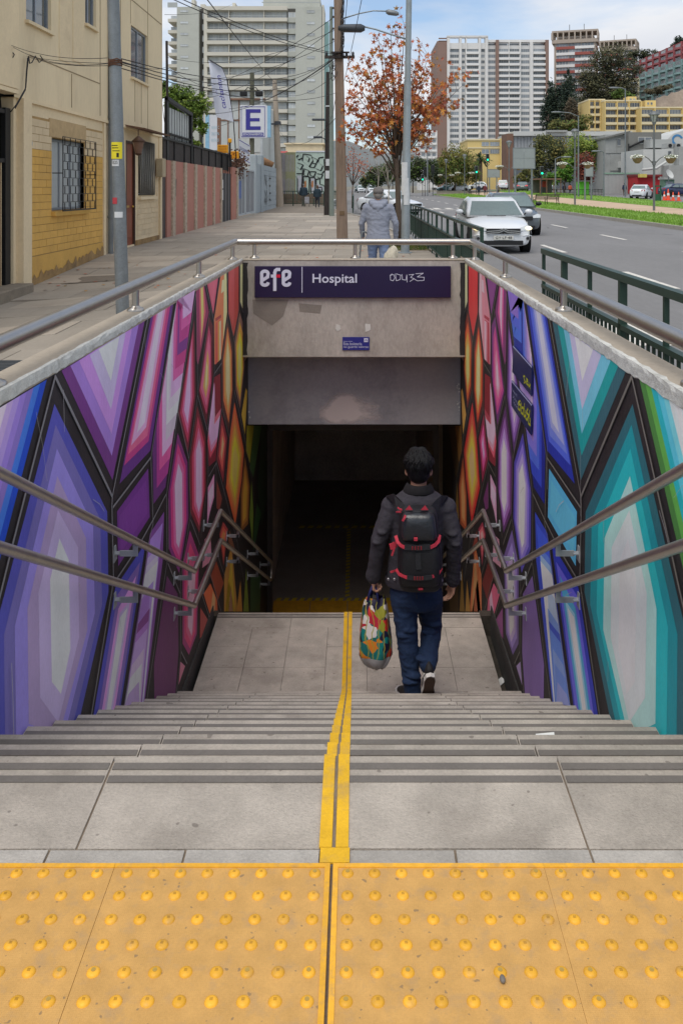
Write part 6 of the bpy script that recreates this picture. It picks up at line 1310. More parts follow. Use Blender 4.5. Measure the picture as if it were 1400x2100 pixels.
for k in range(24):
    y0 = 99.5+11.75*k-(0 if k else 0)
    if y0 > 296: break
    for a, c, me, bal in cols:
        if k == 17 and a < 1000: continue
        wput(me, tw, a+.4, y0, c-.4, y0+6.6, D, 1.0 if bal else 1.25)
        pbox(tw, 'balcony' if bal else 'spandrel', band_t if bal else wht_t, a-.2, y0+6.6, c+.2, y0+11.4, -.5 if bal else 1.2, 3)
for a, c in ((1000, 1016), (1023, 1042), (1044, 1065), (1068, 1086), (1093, 1117)): wput(wm4, tw, a+1, 88, c-1, 95, D, 2.5)
D = 330; lb_ = thing('apartment_block', 'lower white apartment block with dark balconies left of the brown tower end', 'apartment block', (at(880, 0, D)[0], D, 1.5))
pbox(lb_, 'wall', wht_t, 862, 268, 896, 395, 0, 20)
for k in range(6):
    y0 = 270+14*k; 
    for j in range(3): a = 863+11*j+(k%2); wput(wm2, lb_, a, y0+2, a+6.5, y0+9, D, -.1); pbox(lb_, 'balcony', band_t, a-1, y0+9, a+9, y0+13, -1.2, 0)
yel_t = M('apartment_yellow', C(214, 190, 128), .9, var=.05, scale=.2); yel_l = M('apartment_cream_band', C(216, 204, 170), .9, var=.04, scale=.2)
D = 190; ya = thing('yellow_house', 'small yellow apartment house with dark windows below the white tower', 'apartment house', (at(998, 0, D)[0], D, 1.2))
pbox(ya, 'wall', yel_t, 958, 287, 1027, 395, 0, 14); pbox(ya, 'wing', yel_t, 1024, 284, 1039, 395, -1, 12); pbox(ya, 'roof_edge', yel_l, 957, 285, 1028, 288, -.2, 14)
for a, b0, c, e, me in ((987, 291, 1002, 300, wm2), (1004, 291, 1023, 300, wm4), (1004, 306, 1023, 315, wm4), (1028, 296, 1036, 305, wm2), (987, 306, 1002, 315, wm2), (1027, 312, 1036, 320, wm2)): wput(me, ya, a, b0, c, e, D, -.06 if a < 1026 else -1.06)
pbox(ya, 'band', yel_l, 958, 302, 1027, 304.5, -.15, 0)
D = 170; t = thing('brown_slab', 'narrow brown brick slab beside the yellow house', 'wall', (at(1044, 0, D)[0], D, 1)); pbox(t, 'wall', M('brown_brick_far', C(120, 92, 78), .9, var=.12, scale=.5), 1038, 274, 1052, 395, 0, 6)
# pink and white tower on the hill, rotated
beige = M('tower_beige', C(172, 160, 148), .9, var=.05, scale=.1); redb = M('tower_red_band', C(160, 92, 84), .9, var=.06, scale=.2)
def hill_tower(name, label, px, pytop, D, W_, Dp, floors, fh, rz, crown):
    x, _, z1 = at(px, pytop, D); H = floors*fh+crown; z0 = z1-H
    t = thing(name, label, 'tower block', (x, D, z0), R(rz), 'towers on the hill'); L_ = dict(local=True)
    B().box(-W_/2, W_/2, 0, Dp, -30, H-crown).obj('core_wall', beige, t, **L_)
    b = B(); m = 1.0
    b.box(-W_/2-m, W_/2+m, -m, Dp+m, H-crown, H-crown+crown*.28); b.box(-W_/2-m, W_/2+m, -m, Dp+m, H-.9, H)
    for i in range(9):
        xx = -W_/2-m+(W_+2*m)*i/8; b.box(xx-.35, xx+.35, -m+.02, -m+.6, H-crown+crown*.28, H-.9); 
    for i in range(7):
        yy = -m+(Dp+2*m)*i/6
        for sx_ in (-W_/2-m+.02, W_/2+m-.62): b.box(sx_, sx_+.6, yy-.3, yy+.3, H-crown+crown*.28, H-.9)
    b.obj('roof_frame', beige, t, **L_, kind='stuff'); B().box(-W_/2+1, W_/2-1, 2, Dp-2, H-crown, H-crown*.45).obj('roof_room', beige, t, **L_)
    for k in range(floors):
        z = k*fh; m_ = redb if k % 2 else band_t
        B().box(-W_/2+1, W_*.0, -.5, 0, z, z+fh*.45).obj('balcony', m_, t, **L_); B().box(0, W_/2-.8, -.8, 0, z, z+fh*.45).obj('balcony', redb if not k % 2 else band_t, t, **L_)
        B().box(W_/2, W_/2+.5, 1.5, Dp*.75, z, z+fh*.45).obj('balcony', m_, t, **L_)
        for i in range(3):
            o = inst('window', wm4, None, (0, 0, 0)); o.parent = t; o.location = (-W_/2+1+(i+.5)*(W_-2)/3, -.06, z+fh*.7); o.scale = ((W_-2)/3-.3, 1, fh*.5)
        o = inst('window', wm4, None, (0, 0, 0)); o.parent = t; o.location = (W_/2+.06, Dp*.45, z+fh*.7); o.scale = (Dp*.6, 1, fh*.5); o.rotation_euler = (0, 0, R(90))
    for dx in (-3, 4): B().cyl((dx, Dp/2, H), (dx, Dp/2, H+4), .15, n=5).obj('mast', dks, t, **L_)
    return t
hill_tower('hill_tower', 'red and white banded tower with a beige pierced crown on the hill', 1178, 62, 430, 20, 12, 16, 2.95, -18, 6.2)
hill_tower('hill_tower', 'shorter beige crowned tower half hidden behind the hill trees', 1266, 82, 500, 18, 14, 12, 2.9, -24, 6)
# terraced red and teal blocks
def terrace(label, colr, p0, p1, ybot0, D0_, D1_, n, rows, fh):
    a = Vector(at(*p0, D0_)); c = Vector(at(*p1, D1_)); d = c-a; d.z = 0; L0 = d.length; rz = math.atan2(d.y, d.x)
    t = thing('terrace_block', label, 'apartment block', (a.x, a.y, a.z-rows*fh), rz); L_ = dict(local=True); H = rows*fh
    B().box(0, L0, 0, 12, -14, H).obj('wall', colr, t, **L_)
    pale = M(colr.name+'_pale', tuple(min(.9, v*1.25+.02) for v in colr.node_tree.nodes['RGB'].outputs[0].default_value[:3]), .9, var=.05, scale=.3)
    for k in range(rows):
        for i in range(n):
            x = L0*i/n; w_ = L0/n
            o = inst('window', wm4, None, (0, 0, 0)); o.parent = t; o.location = (x+w_*.5, -.08, k*fh+fh*.58); o.scale = (w_*.62, 1, fh*.52)
            b = B(); b.add([(x+w_*.1, -.1, k*fh), (x+w_*.35, -1.2, k*fh), (x+w_*.65, -1.2, k*fh), (x+w_*.9, -.1, k*fh), (x+w_*.1, -.1, k*fh+fh*.28), (x+w_*.35, -1.2, k*fh+fh*.28), (x+w_*.65, -1.2, k*fh+fh*.28), (x+w_*.9, -.1, k*fh+fh*.28)], [(3, 2, 1, 0), (4, 5, 6, 7), (0, 1, 5, 4), (1, 2, 6, 5), (2, 3, 7, 6)], False); b.obj('balcony', pale, t, **L_)
    for i in range(n+1): B().box(L0*i/n-.3, L0*i/n+.3, -.5, 0, 0, H).obj('pier', pale, t, **L_)
    return t
teal = M('terrace_teal', C(116, 142, 142), .9, var=.06, scale=.2); redt = M('terrace_red', C(140, 74, 78), .9, var=.06, scale=.2)
terrace('long teal terrace of apartments climbing the hill at the right', teal, (1311, 152), (1450, 112), 190, 400, 330, 9, 5, 2.9)
terrace('long dark red terrace of apartments behind the teal one', redt, (1300, 128), (1450, 82), 170, 440, 350, 10, 5, 2.9)
D = 385; t = thing('beige_block', 'small beige apartment block left of the teal terrace', 'apartment block', (at(1295, 0, D)[0], D, 40)); pbox(t, 'wall', yel_l, 1282, 160, 1310, 260, 0, 12)
for k in range(3): wput(wm4, t, 1286, 168+12*k, 1305, 174+12*k, D, -.05); pbox(t, 'balcony', beige, 1280, 175+12*k, 1308, 178+12*k, -1.2, 0)
# yellow terraced apartments
gl_dk = M('far_glass_dark', C(92, 98, 106), .2, var=.3, scale=.5, rnd=.5); _g = gl_far; gl_far = gl_dk; wm4d = win_mesh(4, 'four_dark', None, .02); gl_far = _g
D = 285
def yblock(label, px0, px1, ytop, rows, dy, ncol, D, rz=0):
    t = thing('yellow_apartments', label, 'apartment block', (at(px0, 0, D)[0], D, 1.6), 0, 'yellow apartment blocks')
    pbox(t, 'wall', yel_t, px0, ytop, px1, 395, 0, 14, D); pbox(t, 'roof_edge', yel_l, px0-.5, ytop-1, px1+.5, ytop+2, -.3, 14, D)
    for k in range(rows):
        y0 = ytop+5+dy*k
        for i in range(ncol):
            a = px0+(px1-px0)*(i+.08)/ncol; c = px0+(px1-px0)*(i+.92)/ncol; wput(wm4d, t, a, y0, c, y0+dy*.55, D, -.1)
        pbox(t, 'balcony', yel_l, px0+1, y0+dy*.6, px1-1, y0+dy*.92, -1.3, 0, D)
    for i in range(ncol+1): x = px0+(px1-px0)*i/ncol; pbox(t, 'pier', yel_t, x-.8, ytop+2, x+.8, 395, -1.4, 0, D)
yblock('left yellow terraced apartment block with cream balcony bands', 1238, 1312, 206, 6, 15.5, 3, 285); yblock('angled end block of the yellow apartments at their left', 1206, 1239, 204, 6, 15.2, 3, 290); yblock('right yellow terraced apartment block with cream balcony bands', 1311, 1397, 220, 5, 16, 3, 280)
for a, y in ((1292, 196), (1328, 204)): t = thing('roof_house', 'yellow roof room on the left yellow block' if a < 1300 else 'yellow roof room on the right yellow block', 'roof room', at(a, y, 290)); pbox(t, 'wall', yel_t, a, y, a+18 if a < 1300 else a+22, 225, 3, 8, 290); wput(wm1, t, a+4, y+4, a+8, y+9, 290, 2.9); wput(wm1, t, a+11, y+4, a+15, y+9, 290, 2.9)
# long louvred hall and grey sheds
louv = M('louvre_pale', C(186, 190, 194), .6, var=.05); louvd = M('louvre_dark', C(92, 98, 104), .7, var=.05); shed = M('shed_grey', C(158, 160, 158), .8, var=.07, scale=.4, dirt=C(128, 130, 128), dscale=.35, damt=.5); shedd = M('shed_dark', C(118, 118, 114), .9, var=.10, scale=.4, dirt=C(90, 90, 88), dscale=.4, damt=.6, stretch=(1, 1, .4)); pale_w = M('pale_wall_far', C(192, 194, 192), .85, var=.05, scale=.4, dirt=C(160, 162, 160), dscale=.35, damt=.4)
D = 190; hl = thing('louvred_hall', 'long low hall with a white roof and vertical grey louvres', 'building', (at(1180, 0, D)[0], D, 1.2)); pbox(hl, 'wall', louvd, 1052, 278, 1290, 395, 0, 20); pbox(hl, 'roof', pale_w, 1050, 270, 1292, 279, -1.2, 20); pbox(hl, 'roof_light', shed, 1116, 268, 1158, 272, -2, 6)
for k in range(80): x = 1054+k*2.95; pbox(hl, 'louvre', louv, x, 279.2, x+1.5, 312, -.35, -.0)
D = 130; gs_ = thing('grey_shed', 'pale panel clad two storey shed with a small window', 'building', (at(1262, 0, D)[0], D, .9)); pbox(gs_, 'wall', shed, 1240, 276, 1288, 395, 0, 12)
b = B(); a = at(1238, 285, D); c = at(1289, 272, D); b.add([(a[0], D-.6, a[2]), (c[0], D-.6, c[2]), (c[0], D+12, c[2]), (a[0], D+12, a[2]), (a[0], D-.6, a[2]+.25), (c[0], D-.6, c[2]+.25), (c[0], D+12, c[2]+.25), (a[0], D+12, a[2]+.25)], [(3, 2, 1, 0), (4, 5, 6, 7), (0, 1, 5, 4), (1, 2, 6, 5), (3, 0, 4, 7)], False); b.obj('roof', shedd, gs_)
for a, b0, c, e in ((1241, 288, 1263, 314), (1263.6, 286, 1287.5, 314), (1250, 316, 1287.5, 350)): pbox(gs_, 'cladding_panel', shed, a, b0, c, e, -.12, 0)
wput(wm1, gs_, 1264, 284, 1271, 300, D, -.16); pbox(gs_, 'air_unit', pale_w, 1265, 331, 1271, 344, -.6, -.12)
D = 128; gd = thing('dark_shed', 'taller weathered grey concrete shed with a barred opening', 'building', (at(1320, 0, D)[0], D, .9)); pbox(gd, 'wall', shedd, 1288, 271, 1355, 395, 0, 14); wput(wm2, gd, 1307, 281, 1335, 295, D, -.05)
b = B(); b.tube([at(1288, 303, D-.2), at(1305, 294, D-.2), at(1320, 288, D-.2)], .15, 5); b.obj('gutter_pipe', blk, gd); pbox(gd, 'parapet', shed, 1318, 288, 1362, 305, -3, 0); pbox(gd, 'pipe', blk, 1286.6, 295, 1288, 350, -.3, 0)
D = 118; gp = thing('pale_depot', 'low pale depot wall with air conditioners on its roof', 'building', (at(1360, 0, D)[0], D, .9)); pbox(gp, 'wall', pale_w, 1318, 306, 1420, 395, 0, 10); pbox(gp, 'annex', shed, 1354, 340, 1420, 396, -3, 0); pbox(gp, 'upper_wall', shed, 1380, 302, 1420, 342, -2, 0)
for a in (1367, 1384): pbox(gp, 'air_unit', shed, a, 294, a+12, 303, 0, 2.2); b = B(); q = at(a+6, 298.5, D); b.cyl((q[0], D-.06, q[2]), (q[0], D, q[2]), .25, n=12); b.obj('fan_grille', blk, gp)
pbox(gp, 'window', louvd, 1369, 310, 1375, 318, -.05, 0); b = B(); b.tube([at(1316, 348, D-1), at(1345, 345, D-1), at(1378, 323, D-1), at(1420, 322, D-1)], .18, 6); b.obj('duct', pale_w, gp)
D = 145; dmh = thing('white_tank', 'big white rounded hall with a blue ring emblem', 'building', (at(1400, 0, D)[0], D, 1)); b = B(); x0, _, z0 = at(1354, 300, D); x1, _, z1 = at(1450, 262, D); b.loft([[(x0, D, 0), (x0, D, z0), (x0+2, D, z1-1), (x0+5, D, z1), (x1, D, z1+.6), (x1, D, 0)], [(x0, D+12, 0), (x0, D+12, z0), (x0+2, D+12, z1-1), (x0+5, D+12, z1), (x1, D+12, z1+.6), (x1, D+12, 0)]], sm=False); b.obj('wall', pale_w, dmh)
b = B(); q = at(1388, 287, D-.05)
for i in range(12): a0, a1 = R(20+i*20), R(40+i*20); b.add([(q[0]+r_*math.cos(a), D-.05, q[2]+r_*math.sin(a)) for r_, a in ((.95, a0), (.6, a0), (.6, a1), (.95, a1))], [(0, 1, 2, 3)])
b.obj('ring_emblem', M('emblem_blue', C(70, 130, 180), .6), dmh)
D = 112; kio = thing('red_kiosk', 'red street kiosk with a pale awning before the grey sheds', 'kiosk', (at(1330, 0, D)[0], D, .8)); pbox(kio, 'body', M('kiosk_red', C(176, 34, 42), .6, var=.08), 1306, 362, 1352, 398, 0, 4, bevel=.05); pbox(kio, 'roof', M('kiosk_roof', C(120, 40, 40), .7), 1304, 358, 1354, 362, -.6, 4.2); pbox(kio, 'awning', M('awning_straw', C(196, 178, 96), .8), 1304, 357, 1318, 364, -1.4, -.6)
D = 116; hd = thing('hoarding_fence', 'grey sheet hoarding with a green top strip before the sheds', 'fence', (at(1270, 0, D)[0], D, .8))
for k in range(9): a = 1238+k*8; pbox(hd, 'sheet', shed, a, 357, a+7.8, 396, 0, .1)
pbox(hd, 'top_strip', M('green_strip', C(128, 158, 138), .7), 1238, 354, 1310, 357, -.1, .1)
D = 106; bt = thing('phone_booth', 'green glazed booth beside the navy car', 'booth', (at(1372, 0, D)[0], D, .7)); pbox(bt, 'body', M('booth_green', C(96, 130, 112), .5, var=.1), 1361, 367, 1382, 404, 0, 1.6, bevel=.05); pbox(bt, 'roof', shed, 1359, 364, 1384, 368, -.3, 1.9); pbox(bt, 'glass', gl_far, 1364, 372, 1379, 392, -.03, 0)
sd = thing('satellite_dish', 'white satellite dish on a pole beside the booth', 'satellite dish', at(1369, 400, 104)); q = Vector(at(1370, 358, 104)); b = B(); b.lathe([(.001, 0), (.3, .05), (.6, .2)], n=14); o = b.obj('dish', pale_w, sd, local=True); o.location = (q-sd.location); o.rotation_euler = (R(62), 0, R(35)); B().cyl(at(1369, 405, 104), q, .06, n=6).obj('pole', galv, sd)
gfr = thing('notice_stand', 'green metal board frame beside the white sedan', 'frame', ground(1348, 413)); D = gfr.location.y
for a in (1342, 1353): pbox(gfr, 'post', M('frame_green', C(44, 88, 66), .5), a, 381, a+2, 413, 0, .2)
pbox(gfr, 'rail', M('frame_green', (0, 0, 0)), 1342, 380, 1355, 383, 0, .2); pbox(gfr, 'board', M('frame_green', (0, 0, 0)), 1344, 398, 1353, 412, .05, .15)
pf = thing('pavement_railing', 'dark pedestrian railing along the far pavement', 'railing', ground(1190, 402)); D = pf.location.y
for z in (388, 399): pbox(pf, 'rail', blk, 1136, z, 1236, z+.8, 0, .1)
for k in range(34): a = 1136+k*3; pbox(pf, 'bar', blk, a, 388, a+.5, 402, 0, .08)
stl = thing('market_stall', 'low market stall with a brown tin roof under the trees', 'stall', ground(1120, 399)); D = stl.location.y+6
pbox(stl, 'roof', M('stall_roof', C(110, 84, 70), .9, var=.2), 1096, 366, 1140, 369, -3, 3); pbox(stl, 'back_wall', dks, 1098, 369, 1138, 400, 2, 3); pbox(stl, 'red_cloth', M('stall_red', C(150, 60, 50), .8), 1104, 372, 1116, 384, -1, -.9)
for a in (1097, 1110, 1124, 1138): pbox(stl, 'post', rus, a, 369, a+1, 400, -3, -2.8)
grb = thing('green_stall', 'bright green stall panel under the red tree', 'stall', ground(1198, 401)); D = grb.location.y+2; pbox(grb, 'panel', M('lime_panel', C(104, 190, 60), .7, var=.06), 1187, 372, 1197, 401, 0, 1.5); pbox(grb, 'panel', M('lime_panel', (0, 0, 0)), 1199, 372, 1207, 401, 0, 1.5); pbox(grb, 'roof', dks, 1185, 370, 1210, 372.5, -1, 2)
# ------------------------------------------------------------------ hills
hm = M('hill_scrub', C(104, 96, 78), .95, var=.3, scale=.03, dirt=C(70, 78, 52), dscale=.02, damt=.8, bump=.0); fm = M('far_hill', C(112, 116, 116), .95, var=.14, scale=.01, dirt=C(92, 100, 100), dscale=.012, damt=.7)
def hill(name, pts, D0_, D1_, m, nx=40, seed=1, back=1.0):
    """pts: skyline (px, py) at depth D1_; slopes from the ground at D0_ up to it and on behind"""
    rr = random.Random(seed); b = B(); n = nx+1; rows = 12; vs = []
    def top(px):
        for (a, ya), (c, yc) in zip(pts, pts[1:]):
            if a <= px <= c: return ya+(yc-ya)*(px-a)/(c-a)
        return pts[-1][1]
    for j in range(rows):
        t = j/(rows-2) if j < rows-1 else 1.25; D = D0_+(D1_-D0_)*t
        for i in range(n):
            px = pts[0][0]+(pts[-1][0]-pts[0][0])*i/nx; x = (px-VX)*D1_/FPX; z1 = HC-(top(px)-VY)*D1_/FPX
            z = -2+(z1+2)*(min(1, t)**1.15)*(1 if j < rows-1 else .9)+(rr.uniform(-1, 1)*.02*z1 if 0 < j else 0); vs.append((x, D, z))
    b.add(vs, [(j*n+i, j*n+i+1, (j+1)*n+i+1, (j+1)*n+i) for j in range(rows-1) for i in range(nx)], True); return b.obj(name, m, kind='structure')
hill('hill', [(1085, 330), (1110, 215), (1135, 195), (1180, 180), (1240, 190), (1300, 190), (1345, 192), (1400, 178), (1480, 150), (1600, 120), (1900, 100)], 255, 480, hm, 60, 3)
hill('distant_hill', [(420, 345), (560, 320), (640, 300), (690, 288), (720, 292), (760, 308), (800, 312), (840, 306), (890, 318), (960, 340), (1100, 372)], 1150, 1700, fm, 60, 5)
rk = hill('rock_face', [(1322, 240), (1345, 200), (1380, 190), (1400, 180), (1450, 176), (1520, 200)], 300, 330, M('rock', C(150, 136, 122), .95, var=.2, scale=.08, dirt=C(116, 104, 94), dscale=.1, damt=.7), 26, 8)
# ------------------------------------------------------------------ trees
leafm = M('leaf_paint', (1, 1, 1), .75, var=.10, scale=.8, attr=True, spec=.2); bark = M('bark', C(96, 84, 74), .95, var=.2, scale=4, stretch=(5, 5, .6), bump=.5, bscale=20)
def crown_b(b, blobs, n, leaf, cols, rr, hollow=.35, droop=0):
    tot = sum(q[1][0]*q[1][1]*q[1][2] for q in blobs)**.667 or 1; ws = [(q[1][0]*q[1][1]*q[1][2])**.667 for q in blobs]; sw_ = sum(ws)
    for (c, r), w_ in zip(blobs, ws):
        c = Vector(c); k = int(n*w_/sw_); sub = [(Vector((rr.gauss(0, 1), rr.gauss(0, 1), rr.gauss(0, 1))).normalized(), rr.choice(cols)) for _ in range(max(6, k//45))]
        for i in range(k):
            d, cb = sub[rr.randrange(len(sub))]; p = d*(hollow+(1-hollow)*rr.random()**.5)+Vector((rr.gauss(0, .16), rr.gauss(0, .16), rr.gauss(0, .16)))
            p = Vector((p.x*r[0], p.y*r[1], p.z*r[2]))+c; s = leaf*rr.uniform(.6, 1.3)
            u = Vector((rr.gauss(0, 1), rr.gauss(0, 1), rr.gauss(0, .7)-droop)).normalized(); v = u.orthogonal().normalized()*.55
            cc = cb if rr.random() < .7 else rr.choice(cols); f = rr.uniform(.8, 1.2); b.c = tuple(min(1, q*f) for q in cc)
            b.add([p-u*s, p+v*s, p+u*s, p-v*s], [(0, 1, 2, 3)], False)
    b.c = None; return b
GREEN = [C(82, 104, 48), C(62, 84, 40), C(104, 122, 60)]; DARK = [C(58, 66, 46), C(48, 58, 42), C(74, 76, 52)]; OLIVE = [C(104, 104, 58), C(84, 90, 52), C(122, 112, 62)]; LIME = [C(120, 140, 60), C(98, 122, 52), C(140, 148, 70)]; REDL = [C(112, 58, 50), C(94, 50, 46), C(128, 72, 56)]; CONI = [C(46, 60, 50), C(38, 52, 46), C(58, 70, 54)]
def tree(name, label, px, pybase, D, blobs, n, leaf_px, cols, trunk_px=3, group=None, seed=0, z0=None, droop=0, hollow=.35, limbs=True):
    """blobs: (px, py, rx, ry in pixels at depth D)"""
    rr = random.Random(seed+int(px)); x, _, zb = at(px, pybase, D); sc = D/FPX; n = int(n*2.6); leaf_px *= 1.18
    if z0 is not None: zb = z0
    t = thing(name, label, 'tree', (x, D, zb), 0, group)
    bl = []
    for bx, by, rx_, ry_ in blobs: p = at(bx, by, D); bl.append(((p[0], D+rr.uniform(-.3, .3)*rx_*sc, p[2]), (rx_*sc, rx_*sc*.9, ry_*sc)))
    b = B(); tr_ = trunk_px*sc/2; mid = Vector(bl[0][0]); top = Vector((x, D, zb+(mid.z-zb)*.55))
    b.tube([(x, D, zb-.3), (x+rr.uniform(-.2, .2)*tr_, D, zb+(top.z-zb)*.5), top], [tr_*1.25, tr_, tr_*.75], 7)
    if limbs:
        for c, r in bl: b.tube([top, (top+Vector(c))/2+Vector((0, 0, .05*r[2])), c], [tr_*.6, tr_*.4, tr_*.12], 5)
    b.obj('trunk', bark, t); crown_b(B(), bl, n, leaf_px*sc, cols, rr, hollow, droop).obj('crown', leafm, t, kind='stuff'); return t
hb = lambda px, D: None
tree('street_tree', 'round leafy green tree behind the dark bar screen', 393, 330, 39, [(385, 228, 30, 28), (352, 205, 22, 24), (412, 215, 22, 24), (372, 190, 26, 18), (405, 262, 20, 16), (398, 290, 14, 14)], 2600, 2.6, [C(92, 116, 44), C(70, 94, 36), C(116, 134, 58)], 4)
tree('street_tree', 'small leafy tree at the left of the dark pole', 338, 330, 41, [(330, 190, 9, 16), (338, 175, 8, 10)], 500, 2.4, GREEN, 2.5)
tree('street_tree', 'dark evergreen row tree left of the lamp post', 775, 392, 160, [(775, 362, 22, 20), (755, 372, 16, 14)], 1300, 1.8, DARK+GREEN[:1], 2, 'evergreen street trees')
tree('street_tree', 'dark evergreen row tree behind the bare tree', 805, 392, 150, [(802, 350, 20, 22), (818, 358, 18, 20)], 1400, 1.8, DARK+GREEN[:1], 2, 'evergreen street trees')
tree('street_tree', 'dark evergreen row tree behind the lamp post', 846, 392, 140, [(848, 345, 20, 26), (835, 355, 18, 18), (864, 352, 16, 22)], 1700, 1.8, DARK+GREEN[:1], 2.5, 'evergreen street trees')
tree('street_tree', 'dark evergreen row tree left of the willow', 880, 392, 150, [(885, 350, 16, 22), (895, 360, 14, 18)], 1200, 1.8, DARK+GREEN[:1], 2, 'evergreen street trees')
tree('willow_tree', 'broad drooping yellow green willow below the white tower', 932, 394, 165, [(932, 330, 30, 32), (912, 348, 24, 28), (955, 345, 26, 30), (930, 358, 38, 20), (972, 352, 14, 22)], 3800, 1.9, OLIVE+GREEN[:1]+[C(124, 126, 58)], 3, droop=1.2)
for i, (px, w_) in enumerate(((776, 1), (790, 1), (858, 1), (905, 1), (926, 1), (944, 1))): pass
# palm
x, D, g0 = at(984, 0, 185)[0], 185, 1.2; pm_ = thing('palm_tree', 'feathery dark palm before the small yellow house', 'tree', (x, D, g0)); zt = at(0, 325, D)[2]; B().tube([(x, D, g0), (x+.1, D, (g0+zt)/2), (x, D, zt)], [.45, .38, .42], 8).obj('trunk', bark, pm_)
b = B(); rr = random.Random(4)
for k in range(44):
    a = rr.uniform(0, 6.28); e = rr.uniform(-.3, 1.3); L0 = rr.uniform(2.0, 3.0); pts = []
    for j in range(6): s = j/5; pts.append(Vector((x+math.cos(a)*math.cos(e)*L0*s, D+math.sin(a)*math.cos(e)*L0*s, zt+math.sin(e)*L0*s-1.1*s*s)))
    for j in range(5):
        w_ = .28*(1-abs(j-2)/4); n_ = Vector((-math.sin(a), math.cos(a), 0))*w_; b.c = rr.choice(CONI+GREEN[:1]); b.add([pts[j]-n_, pts[j]+n_-Vector((0, 0, .1)), pts[j+1]+n_*.7, pts[j+1]-n_*.7-Vector((0, 0, .1))], [(0, 1, 2, 3)], False)
b.obj('crown', leafm, pm_, kind='stuff')
tree('street_tree', 'broad brownish green tree right of the large blank sign', 1128, 398, 150, [(1122, 318, 34, 32), (1100, 340, 22, 28), (1150, 310, 26, 26), (1118, 292, 24, 16)], 3200, 2.0, OLIVE+DARK[:2], 4)
tree('street_tree', 'pale yellow green feathery tree behind the lantern lamp', 1205, 398, 135, [(1190, 300, 28, 24), (1222, 318, 22, 28), (1236, 345, 12, 22), (1168, 330, 18, 22)], 2400, 1.9, LIME, 3, hollow=.2)
tree('street_tree', 'dark red leaved tree under the pale feathery tree', 1200, 398, 125, [(1200, 338, 19, 24), (1198, 362, 20, 16)], 1500, 1.9, REDL, 3)
tree('street_tree', 'low bright green round tree beside the red leaved tree', 1157, 398, 128, [(1157, 357, 19, 18), (1128, 368, 16, 12), (1172, 340, 14, 12)], 1500, 1.9, [C(76, 118, 40), C(64, 100, 36), C(112, 140, 56)], 3)
tree('street_tree', 'brown bushy shrub below the large blank sign', 1070, 398, 140, [(1066, 366, 14, 12), (1080, 360, 12, 14)], 700, 1.8, OLIVE, 2)
def hz0(D): return -2
tree('hill_tree', 'huge dark broad tree hiding the foot of the hill towers', 1250, 225, 330, [(1250, 120, 36, 28), (1225, 150, 34, 34), (1275, 150, 34, 32), (1240, 185, 44, 36), (1205, 175, 24, 30), (1290, 185, 22, 26), (1215, 215, 34, 24), (1262, 205, 40, 22)], 6500, 2.1, [C(72, 74, 54), C(58, 62, 48), C(90, 88, 62)], 6, z0=25)
tree('hill_tree', 'dark conifer clump at the left foot of the hill', 1132, 290, 320, [(1134, 200, 16, 36), (1128, 240, 22, 36), (1150, 215, 18, 40), (1165, 185, 16, 34), (1140, 270, 26, 26)], 3200, 2.0, CONI, 4, z0=5)
tree('hill_tree', 'pointed dark conifer before the red banded tower', 1166, 270, 310, [(1163, 160, 8, 16), (1164, 185, 14, 20), (1166, 215, 18, 26), (1172, 250, 24, 26)], 2200, 2.0, CONI, 4, z0=6)
tree('hill_tree', 'thin pointed conifer at the white tower edge', 1129, 270, 325, [(1129, 176, 4, 10), (1129, 192, 7, 14), (1130, 215, 11, 20)], 900, 1.8, CONI, 3, z0=6)
tree('hill_tree', 'greyish brown cypress in front of the dark conifers', 1172, 290, 300, [(1170, 225, 12, 24), (1173, 255, 17, 26)], 1300, 1.9, [C(96, 86, 70), C(82, 76, 62)], 3, z0=5)
tree('hill_tree', 'olive green shrubs along the roof of the louvred hall', 1160, 285, 260, [(1145, 258, 18, 12), (1180, 258, 22, 13), (1200, 250, 16, 14)], 1500, 1.9, OLIVE+GREEN[:1], 3, z0=6)
tree('hill_tree', 'dark tree band behind the dark red terrace', 1320, 160, 470, [(1310, 112, 14, 10), (1335, 110, 16, 9), (1295, 118, 12, 12)], 900, 1.8, DARK, 4, z0=50)
tree('hill_tree', 'windswept dark pine above the red terrace at the right edge', 1388, 130, 420, [(1388, 90, 10, 14), (1376, 100, 8, 8), (1398, 82, 8, 10)], 700, 2.0, CONI, 3, z0=58, hollow=.1)
tree('hill_tree', 'green shrub clump on the slope under the beige block', 1272, 225, 300, [(1268, 192, 14, 9), (1288, 196, 10, 7)], 700, 1.9, GREEN, 2, z0=25)
tree('hill_tree', 'dry scrub below the teal terrace', 1340, 215, 340, [(1340, 186, 18, 8), (1365, 180, 14, 6)], 700, 1.8, [C(96, 86, 66), C(84, 80, 60)], 2, z0=30)
# ---- the autumn tree beside the lamp post
x, D, g0 = ground(818, 508); at_ = thing('autumn_tree', 'young sweetgum with thin branches and rust red autumn leaves', 'tree', (x, D, g0)); rr = random.Random(21); b = B()
tips = []; sc = D/FPX
bx = [(705, 250), (720, 150), (745, 110), (775, 75), (800, 55), (830, 48), (862, 95), (885, 130), (905, 170), (940, 140), (948, 175), (925, 210), (890, 240), (868, 270), (735, 220), (760, 180), (790, 140), (820, 110), (850, 150), (870, 190), (770, 240), (800, 205), (845, 220), (728, 190), (900, 200), (880, 110), (845, 85), (755, 150), (712, 215), (915, 165), (820, 170), (785, 100), (860, 235), (750, 262), (715, 268), (855, 120), (895, 220)]
trunk = [Vector((x, D, g0-.1)), Vector(at(817, 440, D)), Vector(at(815, 370, D)), Vector(at(812, 325, D))]
b.tube(trunk, [.085, .075, .068, .06], 8)
